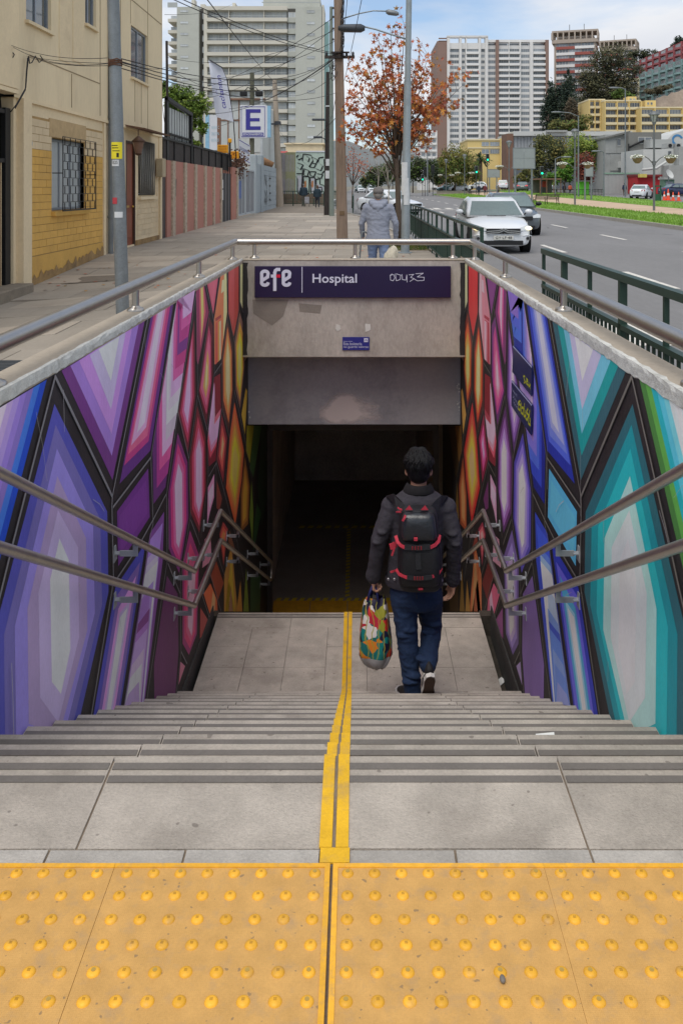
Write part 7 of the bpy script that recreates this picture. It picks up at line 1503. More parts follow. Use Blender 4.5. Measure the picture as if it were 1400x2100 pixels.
for i, (px, py) in enumerate(bx):
    base = trunk[3] if i % 3 else trunk[2]; e = Vector(at(px, py, D+rr.uniform(-1.1, 1.1))); m1 = base.lerp(e, .35)+Vector((0, 0, .10)); m1.x = base.x+(e.x-base.x)*.28; m2 = base.lerp(e, .7)+Vector((0, 0, .08))
    b.tube([base, m1, m2, e], [.03, .02, .012, .004], 5); path_ = [m1, m2, e]
    for k in range(9):
        t = rr.uniform(.35, 1); s = m1.lerp(m2, t*2-.6) if t < .75 else m2.lerp(e, (t-.75)*4); d = Vector((rr.gauss(0, .26), rr.gauss(0, .3), rr.gauss(.14, .22))); q = s+d; b.tube([s, (s+q)/2+Vector((0, 0, .02)), q], [.006, .004, .002], 4); tips += [q, (s+q)/2, s+d*.8]
    tips.append(e)
b.obj('trunk', bark, at_)
AUT = [C(182, 106, 70), C(196, 120, 64), C(166, 94, 74), C(202, 142, 72), C(172, 130, 68), C(146, 120, 70), C(178, 92, 72)]
def star(b, p, s, rr):
    u = Vector((rr.gauss(0, 1), rr.gauss(0, 1), rr.gauss(0, 1))).normalized(); v = u.orthogonal().normalized(); w_ = u.cross(v); pts = [p]
    for i in range(10): a = R(36*i); r_ = s if i % 2 == 0 else s*.36; pts.append(p+v*(r_*math.cos(a))+w_*(r_*math.sin(a))+u*(.25*s if i % 2 == 0 else 0))
    b.add(pts, [(0, i+1, (i+1) % 10+1) for i in range(10)], False)
b = B(); nl = 0
for tpt in tips:
    for k in range(rr.choice((2, 2, 3, 4))):
        p = tpt+Vector((rr.gauss(0, .07), rr.gauss(0, .08), rr.gauss(-.05, .07)))
        if rr.random() < .12: continue
        f = rr.uniform(.85, 1.15); right = (p.x/p.y*FPX+VX-820)/120; low = (at(0, 180, D)[2]-p.z)/2; cc = AUT[min(6, max(0, int(rr.gauss(1.2+1.2*max(0, low)+.6*max(0, right), 1.5))))]
        col = tuple(min(1, c_*f) for c_ in cc)
        b.c = col; star(b, p, rr.uniform(.055, .10), rr); nl += 1
b.c = None; b.obj('foliage', leafm, at_, kind='stuff')
lms = []
for c_ in AUT: bb = B(); bb.c = c_; star(bb, Vector((0, 0, 0)), .075, random.Random(1)); bb.c = None; lms.append(bb.mesh('leaf', leafm))
for i in range(280):
    p = rr.choice(tips)+Vector((rr.gauss(0, .06), -.05+rr.gauss(0, .05), rr.gauss(-.05, .05))); inst('leaf', rr.choice(lms), at_, p, (rr.uniform(0, 6), rr.uniform(0, 6), rr.uniform(0, 6)), (rr.uniform(.8, 1.15),)*3)
# fallen leaves
fb = B()
for i in range(150):
    px = rr.uniform(60, 830); py = rr.uniform(432, 600); gx, gy, gzz = ground(px, py)
    if gy < 10 and gx > -1.7: continue
    if gx > right_edge(gy)-.2 or gx < -5.9: continue
    fb.c = rr.choice(AUT); s = rr.uniform(.03, .055); a = rr.uniform(0, 6)
    pts = [(gx+s*math.cos(a+1.256*j)*(1 if j % 2 else .7), gy+s*math.sin(a+1.256*j), gzz+.008+rr.uniform(0, .015)) for j in range(5)]; fb.add(pts, [(0, 1, 2, 3, 4)], False)
fb.c = None; fb.obj('fallen_leaves', leafm, kind='stuff')
pit_ = struct(B().box(x-.55, x+.75, D-1.0, D+.7, -.02, .0).obj('tree_pit', M('tree_pit_soil', C(104, 92, 70), .95, var=.3, scale=5, bump=.6, bscale=30))); pit_.location.z = gz(0, D)+.006
tw_ = random.Random(2); b = B()
for i in range(260):
    gx, gy = tw_.uniform(x-.5, x+.7), tw_.uniform(D-.95, D+.65); a = tw_.uniform(0, 6.28); b.c = tw_.choice(GREEN+OLIVE); b.add([(gx-.02, gy, gz(0, D)), (gx+.02, gy, gz(0, D)), (gx+tw_.uniform(-.05, .05), gy, gz(0, D)+tw_.uniform(.05, .12))], [(0, 1, 2)], False)
b.c = None; b.obj('weeds', leafm, kind='stuff')
# bare young tree and the orange tree farther on
def bare(name, label, px, pyb, D, pts, leaves=0, cols=AUT, wpx=3.0):
    x, _, _ = at(px, 0, D); g0 = gz(x, D); t = thing(name, label, 'tree', (x, D, g0)); b = B(); sc = D/FPX; r0 = wpx*sc/2; rr = random.Random(int(px)); tp_ = []
    fork = Vector(at(px+1, pts[0][1], D)); b.tube([(x, D, g0), Vector((x, D, (g0+fork.z)/2)), fork], [r0, r0*.9, r0*.8], 6)
    for qx, qy in pts[1:]:
        e = Vector(at(qx, qy, D+rr.uniform(-.8, .8))); m = fork.lerp(e, .5)+Vector((0, 0, .1)); b.tube([fork, m, e], [r0*.7, r0*.45, r0*.12], 5)
        for k in range(6): s = m.lerp(e, rr.random()); q = s+Vector((rr.gauss(0, 10*sc), rr.gauss(0, 8*sc), rr.gauss(6*sc, 8*sc))); b.tube([s, q], [r0*.2, r0*.06], 4); tp_ += [q, s]
    b.obj('trunk', M('bark_pale', C(150, 142, 130), .9, var=.15, scale=3) if not leaves else bark, t)
    if leaves:
        b = B()
        for i in range(leaves): b.c = rr.choice(cols); star(b, rr.choice(tp_)+Vector((rr.gauss(0, 6*sc), rr.gauss(0, 6*sc), rr.gauss(0, 6*sc))), rr.uniform(1.4, 2.8)*sc, rr)
        b.c = None; b.obj('foliage', leafm, t, kind='stuff')
bare('bare_tree', 'small pale bare tree on the pavement edge before the white saloon', 796, 430, 47, [(0, 388), (794, 340), (808, 360), (782, 345), (812, 345), (789, 330)])
bare('autumn_tree', 'thin orange leaved tree partly hidden by the timber pole', 722, 425, 62, [(0, 380), (705, 310), (725, 300), (745, 330), (735, 350), (712, 340), (730, 320), (755, 345), (700, 330)], 420, [C(176, 92, 60), C(160, 80, 60), C(184, 110, 66)], 3)
bare('bare_tree', 'bare branching tree against the distant hill', 775, 392, 110, [(0, 360), (745, 320), (760, 305), (785, 300), (800, 318), (770, 315), (735, 340)], 0, wpx=2)
# ------------------------------------------------------------------ vehicles
tyre = M('tyre', C(40, 40, 41), .85, var=.1); rimm = M('wheel_rim', C(170, 172, 174), .35, metal=.8, var=.04); cglass = M('car_glass', C(104, 120, 120), .05, var=.1, scale=1, spec=.9); trim = M('car_trim_black', C(30, 31, 33), .5, var=.06); chrome = M('chrome', C(200, 202, 204), .15, metal=1, var=0)
head_off = M('headlight_glass', C(190, 196, 200), .1, var=.1, scale=20, spec=.8); head_on = M('headlight_lit', C(235, 225, 200), .2, var=0, emit=(C(255, 226, 170), 1.6)); tail_m = M('tail_light', C(150, 24, 26), .2, var=0); tail_on = M('tail_light_lit', C(190, 30, 30), .2, var=0, emit=(C(240, 60, 50), .7)); plate_m = M('number_plate', C(206, 206, 200), .5, var=.03); wellm = M('wheel_well', C(18, 18, 18), .95, var=0); amber = M('indicator_amber', C(230, 140, 40), .3, var=0, emit=(C(240, 150, 40), .6))
SEDAN = dict(L=4.43, W=1.74, H=1.47, wb=2.65, st=[(-1, .21, .56, .62, .62), (-.965, .17, .64, .70, .80), (-.86, .17, .74, .80, .90), (-.62, .18, .84, .91, .95), (-.40, .17, .92, .99, .985), (0, .17, .95, 1.0, 1.0), (.50, .17, .98, 1.02, 1.0), (.72, .18, 1.0, 1.06, .98), (.93, .22, .98, 1.05, .90), (.985, .26, .84, .90, .80), (1, .34, .60, .64, .70)], cab=(-.46, .66, -.16, .42, .86, .69))
HATCH = dict(L=3.75, W=1.66, H=1.50, wb=2.42, st=[(-1, .30, .56, .62, .64), (-.955, .22, .68, .74, .82), (-.82, .19, .80, .87, .92), (-.56, .18, .92, 1.0, .97), (0, .17, .96, 1.02, 1.0), (.6, .18, .99, 1.03, 1.0), (.88, .20, 1.0, 1.04, .96), (.97, .25, .92, .98, .88), (1, .34, .70, .76, .78)], cab=(-.60, .93, -.22, .70, .80, .60))
SUV = dict(L=4.5, W=1.85, H=1.72, wb=2.7, st=[(-1, .36, .70, .78, .66), (-.96, .28, .84, .90, .84), (-.84, .25, .95, 1.02, .93), (-.56, .24, 1.06, 1.12, .97), (0, .24, 1.10, 1.14, 1.0), (.6, .24, 1.12, 1.15, 1.0), (.90, .26, 1.12, 1.15, .97), (.98, .30, 1.04, 1.08, .90), (1, .38, .80, .86, .8)], cab=(-.56, .94, -.26, .80, .84, .68))
def make_car(label, paint, x, y, z, rz, style=SEDAN, lights=False, brake=False, scale=1, name='parked_car', hero=False, group=None, cat='car'):
    p = style; L2, W2, H = p['L']/2, p['W']/2, p['H']; t = thing(name, label, cat, (x, y, z), rz, group, scale=scale); K = dict(local=True)
    def sec(u):
        s = p['st']
        for a, c in zip(s, s[1:]):
            if a[0] <= u <= c[0]: f = (u-a[0])/(c[0]-a[0]); return [a[i]+(c[i]-a[i])*f for i in range(1, 5)]
        return s[-1][1:]
    b = B(); rings = []
    for u, zb, zs, zt, wf_ in p['st']:
        w_ = W2*wf_; yy = u*L2
        half = [(w_*.86, zb), (w_*.965, zb+.10), (w_*1.0, zb+(zs-zb)*.55), (w_*.985, zs-.10), (w_*.94, zs-.015), (w_*.86, zs+.012), (w_*.5, zt-.008), (0, zt)]
        rings.append([(-a, yy, c) for a, c in half]+[(a, yy, c) for a, c in reversed(half[:-1])])
    b.loft(rings); b.obj('body', paint, t, **K, subsurf=1 if not hero else 2)
    c0, c1, r0, r1, wb_, wr_ = p['cab']; zs0 = sec(c0)[2]-.03; zs1 = sec(c1)[2]-.04; zr = H
    wb_, wr_ = wb_*W2/.87, wr_*W2/.87
    def cp(f, u, side):      # f: 0 at the belt, 1 at the roof; u: 0 front .. 1 rear
        ya, yb = c0*L2, c1*L2; ta, tb = r0*L2, r1*L2
        yl = ya+(ta-ya)*f; yr_ = yb+(tb-yb)*f; yy = yl+(yr_-yl)*u; zb = zs0+(zs1-zs0)*u; bow = .05*math.sin(math.pi*u)
        zz = zb+(zr-.07-zb)*f+bow*f; w_ = wb_+(wr_-wb_)*f; w_ *= (1-.06*abs(2*u-1)**3); return Vector((side*w_, yy, zz))
    b = B(); rings = []
    for f in (0, .35, .7, .93, 1.0):
        q = 1-.06*(f > .95); rr_ = []
        us = [0, .04, .15, .35, .5, .65, .85, .96, 1]
        R1 = [cp(f, u, 1) for u in us]; L1 = [cp(f, u, -1) for u in us]
        rr_ = [tuple(v) for v in R1]+[tuple(v) for v in reversed(L1)]
        if f == 1.0: m_ = sum((Vector(v) for v in rr_), Vector())/len(rr_); rr_ = [tuple(m_+(Vector(v)-m_)*.9+Vector((0, 0, .045))) for v in rr_]
        rings.append(rr_)
    b.loft(rings); m_ = sum((Vector(v) for v in rings[-1]), Vector())/18; b.obj('roof', paint, t, **K)
    def patch(nm, pts, m, off=.012):
        v = [Vector(q) for q in pts]; n_ = (v[1]-v[0]).cross(v[2]-v[0]).normalized(); c_ = sum(v, Vector())/len(v)
        if n_.dot(c_-Vector((0, 0, .9))) < 0: n_ = -n_
        b = B(); b.add([q+n_*off for q in v], [tuple(range(len(v)))], False); return b.obj(nm, m, t, **K)
    def xs(q, s): q = Vector(q); return Vector((q.x*s, q.y, q.z))
    F0 = .14
    def wind(nm, u, sgn):
        lo = cp(F0-.04, u, 1); hi = cp(.93, u, 1); n = 6; b = B(); vs = []
        for j in range(5):
            f = j/4
            for i in range(n+1): s = -1+2*i/n; q = lo.lerp(hi, f); vs.append((q.x*s*(.93-.02*f), q.y+sgn*(.014+.05*(1-s*s)*(.4+.6*f)), q.z+.004))
        b.add(vs, [(j*(n+1)+i, j*(n+1)+i+1, (j+1)*(n+1)+i+1, (j+1)*(n+1)+i) for j in range(4) for i in range(n)], True); return b.obj(nm, cglass, t, **K)
    wind('windscreen', 0, -1); wind('rear_window', 1, 1)
    for s in (-1, 1):
        for a, c in ((.09, .49), (.53, .90)):
            patch('side_window', [cp(F0, a, s), cp(F0, c, s), cp(.86, min(c, .80) if c > .6 else c, s), cp(.86, max(a, .17) if a < .3 else a, s)], cglass, .016)
        fy = -p['wb']/2-.06; 
        for yy in (fy, fy+p['wb']):
            w_ = W2*sec(yy/L2)[3]; R_ = .315
            b = B(); b.cyl((s*(w_-.2), yy, R_+.02), (s*(w_+.006), yy, R_+.02), R_+.055, n=22); b.obj('wheel_arch', wellm, t, **K)
            b = B(); b.lathe([(R_*.62, -.10), (R_*.9, -.10), (R_, -.07), (R_, .07), (R_*.9, .10), (R_*.62, .10)], n=24); b.v = [(s*(w_-.09)+q[2]*s, yy+q[0], R_+q[1]) for q in b.v]; o = b.obj('wheel', tyre, t, **K)
            b = B(); b.cyl((s*(w_-.03), yy, R_), (s*(w_-.012), yy, R_), R_*.63, n=18)
            o2 = b.obj('rim', trim, o, **K); b = B()
            for k in range(7): a = k*.8976; b.box(0, 0, 0, 0, 0, 0); b.v = b.v[:-8]; b.f = b.f[:-6]; b.mi = b.mi[:-6]; b.sm = b.sm[:-6]; b.col = b.col[:-6]; d = Vector((0, math.cos(a), math.sin(a))); n_ = Vector((0, -math.sin(a), math.cos(a))); c_ = Vector((s*(w_-.004), yy, R_)); b.add([c_+d*.03-n_*.035, c_+d*R_*.63-n_*.025, c_+d*R_*.63+n_*.025, c_+d*.03+n_*.035], [(0, 1, 2, 3)], False)
            b.obj('spokes', rimm, o, **K)
        q = cp(.06, .13, s); b = B(); b.ell((q.x+s*.15, q.y+.02, q.z+.10), (.11, .075, .075), 12, 8); b.obj('mirror', paint if hero or paint.name.endswith('white') else trim, t, **K)
        b = B(); b.tube([q, (q.x+s*.08, q.y+.02, q.z+.07)], .022, 6); b.obj('mirror_arm', trim, t, **K)
        # lamps front and rear
        w_ = W2
        hb = p['st'][1]; hz_ = sec(-.93)[1]; b = B(); xi, xo = s*w_*.50, s*w_*.90
        b.add([(xi, -L2*.985, hz_-.07), (xo*.93, -L2*.93, hz_-.06), (xo*1.0, -L2*.84, hz_+.04), (xo*.86, -L2*.86, hz_+.075), (xi*1.05, -L2*.955, hz_+.01)], [(0, 1, 2, 3, 4) if s > 0 else (4, 3, 2, 1, 0)], False); b.v = [(q0, q1-.05, q2) for q0, q1, q2 in b.v]; b.obj('headlight', head_off, t, **K)
        if lights: b = B(); b.ell((s*w_*.80, -L2*.925-.05, hz_-.005), (.09, .05, .05), 12, 8); b.obj('lamp', head_on, t, **K)
        tz = sec(.95)[1]; b = B(); b.add([(s*w_*.52, L2*.985, tz-.15), (s*w_*.88, L2*.94, tz-.17), (s*w_*.93, L2*.86, tz+.0), (s*w_*.86, L2*.90, tz+.03), (s*w_*.55, L2*.965, tz+.0)], [(4, 3, 2, 1, 0) if s > 0 else (0, 1, 2, 3, 4)], False); b.v = [(q0, q1+.035, q2) for q0, q1, q2 in b.v]; b.obj('tail_light', tail_on if brake else tail_m, t, **K)
        for u in (.30, .66): q = cp(.0, u, s); ww = W2*sec((q.y)/L2)[3]; B().box(s*(ww-.01), s*(ww+.02), q.y-.09, q.y+.09, q.z-.13, q.z-.10).obj('door_handle', paint, t, **K)
        b = B()
        for u in (.03, .5, .86): q = cp(0, u, s); ww = W2*sec(q.y/L2)[3]; b.add([(s*(ww+.003), q.y-.006, .32), (s*(ww+.003), q.y+.006, .32), (s*(ww+.001), q.y+.006, q.z-.05), (s*(ww+.001), q.y-.006, q.z-.05)], [(0, 1, 2, 3)], False)
        b.obj('door_seam', trim, t, **K, kind='stuff')
        B().box(s*(W2*.97), s*(W2*1.006), -p['wb']/2+.3, p['wb']/2-.45, .18, .26).obj('sill', trim, t, **K)
    zf = sec(-.97)[1]; gy_ = -L2-.012
    def fbar(nm, m, x0, x1, z0, z1, y0=None, th=.03): yy = gy_ if y0 is None else y0; B().box(x0, x1, yy-th, yy+.08, z0, z1).obj(nm, m, t, **K, bevel=.006)
    fbar('grille', trim, -W2*.52, W2*.52, zf-.10, zf+.035); fbar('bumper_intake', trim, -W2*.60, W2*.60, .23, .345, gy_+.0)
    fbar('rear_bumper_strip', trim, -W2*.55, W2*.55, .28, .40, L2-.05, .0)
    B().box(-.26, .26, L2-.0, L2+.015, .66, .77).obj('rear_plate', plate_m, t, **K)
    fp = B().box(-.26, .26, gy_-.05, gy_-.03, .37, .48).obj('front_plate', plate_m, t, **K)
    B().box(-W2*.3, W2*.3, c0*L2-.08, c0*L2-.04, sec(c0)[2]+.0, sec(c0)[2]+.015).obj('wiper', trim, t, **K)
    return t, fp, gy_, zf, sec
car_white = M('car_paint_white', C(222, 226, 230), .28, var=.02, coat=.6); car_grey = M('car_paint_dark_grey', C(84, 92, 98), .3, var=.03, coat=.6); car_teal = M('car_paint_teal', C(40, 70, 74), .3, var=.03, coat=.6); car_silver = M('car_paint_silver', C(152, 166, 176), .3, metal=.3, var=.03, coat=.5); car_navy = M('car_paint_navy', C(34, 46, 82), .3, var=.03, coat=.6)
# the white saloon coming towards us, with its chrome chevrons and plate
xc, yc = 3.72, 24.5; zc_ = gz(0, yc)-.115
t, fp, gy_, zf, sec = make_car('large white saloon with lit headlights driving towards the camera along the green railing', car_white, xc, yc, zc_, 0, SEDAN, lights=True, hero=True, name='white_car', scale=.96)
K = dict(local=True)
def gfn(a, c, d): return (a, gy_-.035-d-.03*0, c)
b = B(); zm = zf-.045
for dz in (-.022, .028):
    n = 12; prev = None; pts = []
    for i in range(n+1):
        x = -.44+.88*i/n; ax = abs(x); zz = zm+dz+(0.055*max(0, 1-ax/.11))-.02*(ax/.4)**2; pts.append((x, zz))
    stroke_b(b, pts, lambda a, c, d: (a, gy_-.045-d+.10*(abs(a)/.42)**2*0, c), .026, .0)
b.obj('grille_chevron', chrome, t, **K)
b = B(); text_b(b, 'GY·LF·48', (-.22, gy_-.052, .392), (1, 0, 0), (0, 0, 1), .44, .066, .001, bold=.01); b.obj('plate_lettering', trim, fp, **K)
for s in (-1, 1):
    b = B(); b.cyl((s*.66, -2.17, .40), (s*.66, -2.06, .40), .055, n=16); o = b.obj('fog_lamp', chrome, t, **K)
    b = B(); b.cyl((s*.66, -2.178, .40), (s*.66, -2.165, .40), .04, n=14); b.obj('fog_lens', trim, o, **K)
    b = B(); b.tube([(s*.52, -2.20, .47), (s*.66, -2.15, .49), (s*.78, -2.05, .46)], .014, 6); b.obj('bumper_crease', car_white, t, **K)
b = B(); b.ell((-.80, -2.02, .70), (.05, .06, .05), 10, 8); b.obj('indicator', amber, t, **K)
B().box(-.07, .07, -.42, -.38, 1.27, 1.32).obj('cabin_mirror', trim, t, **K)
for s in (-1, 1): b = B(); b.ell((s*.36, .15, 1.02), (.22, .08, .22), 12, 8); b.obj('seat_back', trim, t, **K)
def carp(label, paint, px, py, off, rz, style, **kw):
    x, D, g0 = ground(px, py, off); return make_car(label, paint, x, D, g0, R(rz), style, **kw)
make_car('dark grey saloon following close behind the large white car', car_grey, 5.6, 32.5, gz(0, 33)-.115, 0, SEDAN, name='grey_car')
make_car('white saloon turning at the corner behind the lamp post', car_white, 1.95, 53.0, gz(0, 53)-.115, R(42), SEDAN, name='white_car', lights=False)
make_car('left one of the two far white off roaders on the avenue', car_white, .95, 196, gz(0, 196)-.1, 0, SUV, group='far oncoming cars'); make_car('right one of the two far white off roaders on the avenue', car_white, 3.2, 190, gz(0, 190)-.1, 0, SUV, group='far oncoming cars'); make_car('far dark car half hidden behind the distant white off roaders', car_teal, .4, 215, gz(0, 215)-.1, 0, SUV, group='far oncoming cars')
make_car('white hatchback seen from the side beyond the end of the grass', car_white, 19.2, 166, fl_(19, 166), R(-82), HATCH); make_car('dark teal saloon parked behind the white hatchback', car_teal, 18.0, 176, fl_(18, 176), R(-80), SEDAN)
make_car('white car seen between the cyclist and the walkers', car_white, 23.6, 172, fl_(24, 172), R(-95), HATCH); make_car('white estate car with bright red tail lights beyond the walkers', car_white, 26.2, 158, fl_(26, 158), R(170), SUV, brake=True); make_car('small white car parked farthest beyond the sign backs', car_white, 28.9, 172, fl_(29, 172), R(-60), HATCH)
make_car('dark grey saloon braking on the far road, seen from behind', car_grey, 25.6, 136, fl_(25.6, 136), R(168), SEDAN, brake=True); make_car('pale silver pick up shaped car beside the braking grey saloon', car_silver, 29.0, 142, fl_(29, 142), R(170), SUV)
make_car('small pale blue silver saloon ahead of the bench', car_silver, 29.3, 133, fl_(29.3, 133), R(164), SEDAN)
make_car('clean white saloon seen from behind at the right, by the orange cones', car_white, 30.4, 94, fl_(30.4, 94)-.1, R(150), SEDAN, name='white_car'); make_car('navy blue saloon parked side on behind the orange cones', car_navy, 37.6, 103, fl_(37.6, 103)-.05, R(98), SEDAN)
# ------------------------------------------------------------------ people
skin = M('skin', C(196, 148, 122), .6, var=.06, scale=12, bump=.1, bscale=200); hair_k = M('hair_black', C(17, 16, 17), .5, spec=.3, var=.25, scale=18, stretch=(4, 4, .6), bump=.6, bscale=60); hair_g = M('hair_grey', C(120, 116, 112), .7, var=.2, scale=20)
jack = M('charcoal_jacket', C(58, 55, 62), .85, var=.14, scale=8, bump=.8, bscale=22, dirt=C(46, 43, 48), dscale=7, damt=.6); jean = M('blue_jeans', C(30, 49, 80), .85, var=.14, scale=7, bump=.8, bscale=26, dirt=C(26, 44, 76), dscale=6, damt=.6, stretch=(1, 1, .7)); collar_m = M('black_cord_collar', C(30, 28, 30), .9, var=.2, scale=30); shoe_k = M('shoe_black', C(34, 32, 34), .7, var=.1); sole_w = M('sole_white', C(206, 202, 196), .7, var=.06); sole_b = M('sole_brown', C(82, 64, 54), .8, var=.15, scale=30); eye_w = M('eye_white', C(225, 222, 216), .3, var=0); lips = M('lips', C(160, 96, 88), .6, var=0)
def cap_(p0, p1, r0, r1, m): return ('c', Vector(p0), Vector(p1), r0, r1, m)
def el_(c, r, m, q=None): return ('e', Vector(c), r, m, q)
def lo_(rings, m): return ('l', rings, m)
def sculpt(name, prims, mats, parent, voxel, smooth=3, local=False, wr=None):
    """one continuous surface from overlapping rounded pieces, each face painted by the piece it lies nearest to"""
    b = B(); inv = Matrix() if local or parent is None else WM[parent].inverted()
    pr = []
    for p in prims:
        if p[0] == 'c':
            a, c = inv@p[1], inv@p[2]; b.cyl(a, c, p[3], p[4], 14); b.ell(a, p[3]*.999, 12, 8); b.ell(c, p[4]*.999, 12, 8); pr.append(('c', a, c, p[3], p[4], p[5]))
        elif p[0] == 'e': c = inv@p[1]; b.ell(c, p[2], 18, 12, p[4]); pr.append(('e', c, p[2], p[3]))
        else:
            rg_ = [(inv@Vector(c), rx, ry) for c, rx, ry in p[1]]; b.loft([[(c.x+rx*math.cos(a)*(1 if abs(math.cos(a)) < .9 else 1), c.y+ry*math.sin(a), c.z) for a in [k*math.pi/10 for k in range(20)]] for c, rx, ry in rg_]); pr.append(('l', rg_, p[2]))
    o = bpy.data.objects.new(name, b.mesh(name, mats[0])); S2 = bpy.data.scenes.new('tmp'); S2.collection.objects.link(o); md = o.modifiers.new('r', 'REMESH'); md.mode = 'VOXEL'; md.voxel_size = voxel; md.use_smooth_shade = True
    sm_ = o.modifiers.new('s', 'SMOOTH'); sm_.factor = .5; sm_.iterations = smooth
    S2.view_layers[0].update(); me = bpy.data.meshes.new_from_object(o.evaluated_get(S2.view_layers[0].depsgraph)); me.name = name; bpy.data.scenes.remove(S2); link(o)
    o.modifiers.clear(); o.data = me; me.materials.clear()
    for m in mats: me.materials.append(m)
    def dist(q, v):
        if q[0] == 'c':
            d = q[2]-q[1]; t = max(0, min(1, (v-q[1]).dot(d)/(d.length_squared or 1))); return (v-q[1]-d*t).length-(q[3]+(q[4]-q[3])*t)
        if q[0] == 'e': r = q[2] if not isinstance(q[2], (int, float)) else (q[2],)*3; d = v-q[1]; return (Vector((d.x/r[0], d.y/r[1], d.z/r[2])).length-1)*min(r)
        best = 9
        for (c0, a0, b0), (c1, a1, b1) in zip(q[1], q[1][1:]):
            lo, hi = sorted((c0.z, c1.z)); z = max(lo, min(hi, v.z)); t = (z-c0.z)/((c1.z-c0.z) or 1); c = c0.lerp(c1, t); rx, ry = a0+(a1-a0)*t, b0+(b1-b0)*t
            best = min(best, max((Vector(((v.x-c.x)/rx, (v.y-c.y)/ry, 0)).length-1)*min(rx, ry), abs(v.z-z)))
        return best
    if len(mats) > 1:
        idx = [min(pr, key=lambda q: dist(q, f.center))[-1] for f in me.polygons]; me.polygons.foreach_set('material_index', idx)
    if wr:
        amp = {}
        for f in me.polygons:
            for i in f.vertices: amp[i] = min(amp.get(i, 9), wr.get(f.material_index, 0))
        ns = [tuple(v.normal) for v in me.vertices]
        for v in me.vertices:
            a = amp.get(v.index, 0)
            if a: c = v.co.copy(); n1 = 1-abs(noise.noise(Vector((c.x*9+c.z*5, c.y*9, c.z*17)))); n2 = 1-abs(noise.noise(Vector((c.x*16, c.y*16-c.z*12, c.z*24+7)))); v.co = c+Vector(ns[v.index])*a*(n1**3*1.3+n2**4*.7-.75)
    me.polygons.foreach_set('use_smooth', [True]*len(me.polygons)); me.update()
    if parent is not None: o.parent = parent; WM[o] = WM[parent]
    return o
def hand(prims, wrist, down, fwd, side, m, s=1.0, curl=.6):
    """palm, four unequal bent fingers and a thumb off the side of the palm; down: finger direction, fwd: palm normal, side: towards the thumb"""
    w_, d, n, t = Vector(wrist), Vector(down).normalized(), Vector(fwd).normalized(), Vector(side).normalized()
    prims.append(cap_(w_, w_+d*.03*s, .026*s, .028*s, m)); k0 = w_+d*.085*s
    for i, (ln, r) in enumerate(((.070, .0090), (.078, .0095), (.073, .0090), (.057, .0080))):
        o = t*(.030-.020*i)*s; b0 = w_+d*.03*s+o*.8; k = k0+o+d*(.004 if i in (1, 2) else -.004)*s; prims.append(cap_(b0, k, .015*s, .0115*s, m))
        a = curl; p1 = k+(d*math.cos(a)+n*math.sin(a))*ln*.45*s; p2 = p1+(d*math.cos(a*2.1)+n*math.sin(a*2.1))*ln*.32*s; p3 = p2+(d*math.cos(a*2.9)+n*math.sin(a*2.9))*ln*.26*s
        prims += [cap_(k, p1, r*1.1*s, r*s, m), cap_(p1, p2, r*s, r*.93*s, m), cap_(p2, p3, r*.93*s, r*.8*s, m)]
    tb = w_+d*.022*s+t*.022*s; t1 = tb+(d*.7+t*.6+n*.25).normalized()*.042*s; t2 = t1+(d*.85+t*.15+n*.5).normalized()*.03*s; prims += [cap_(tb, t1, .0135*s, .0105*s, m), cap_(t1, t2, .0105*s, .0085*s, m)]
def shoe(parent, ankle, pitch, yaw, s=1.0):
    q = Euler((pitch, 0, yaw)).to_matrix(); A = Vector(ankle); tr_ = lambda v: A+q@(Vector(v)*s)
    out = [(-.028, -.075), (-.040, -.03), (-.038, .05), (-.046, .12), (-.040, .175), (-.012, .205), (.018, .20), (.040, .165), (.044, .11), (.034, .05), (.038, -.03), (.028, -.075), (0, -.088)]
    b = B(); b.prism(list(reversed(out)), lambda a, c, d: tr_((a, c, d)), -.092, -.066); o = b.obj('shoe_sole', sole_w, parent)
    b = B(); b.add([tr_((a*.93, c*.95+.003, -.0935)) for a, c in out], [tuple(range(len(out)))], False); b.obj('sole_tread', sole_b, o)
    b = B(); rings = []
    for f, sc, zz in ((0, .97, -.068), (.3, .95, -.045), (.6, .80, -.022), (1, .56, .012)): rings.append([tr_((a*sc, (c-.02*f)*(sc if c > 0 else .95)*(1-.35*f if c > .05 else 1), zz+(.018*f if c < 0 else 0))) for a, c in out])
    b.loft(rings); b.obj('shoe_upper', shoe_k, parent, subsurf=1)
    b = B()
    for sx_ in (-1, 1): b.tube([tr_((sx_*.041, .10, -.05)), tr_((sx_*.040, .03, -.035)), tr_((sx_*.034, -.05, -.05))], .004, 5)
    b.obj('shoe_stripe', sole_w, parent)
# ---- the man with the backpack
DM = 6.08
def q_(px, py, D=DM): return Vector(at(px, py, D))
man = thing('person', 'person in a charcoal jacket and blue jeans walking down the stairs away from us', 'person', (.405, DM, -12*RI))
P = []; J, N_, S_ = 0, 1, 2       # jacket, jeans, skin
P.append(lo_([(q_(858, 1003, DM+.0), .085, .075), (q_(858, 1012), .135, .09), (q_(858, 1024), .19, .11), (q_(858, 1042), .205, .125), (q_(857, 1070), .195, .128), (q_(855, 1105), .188, .122), (q_(852, 1145), .186, .12), (q_(850, 1175), .19, .124), (q_(849, 1193), .196, .128)], J))
for sh, el, wr_, cf in (((803, 1040, 6.08), (778, 1103, 6.04), (768, 1165, 6.10), (765, 1181, 6.12)), ((913, 1042, 6.08), (931, 1106, 6.04), (929, 1170, 6.12), (928, 1188, 6.14))):
    a, c, e, f = (q_(*v) for v in (sh, el, wr_, cf)); P += [cap_(a, c, .072, .057, J), cap_(c, e, .057, .049, J), cap_(e, f, .050, .054, J), el_(a, .076, J)]
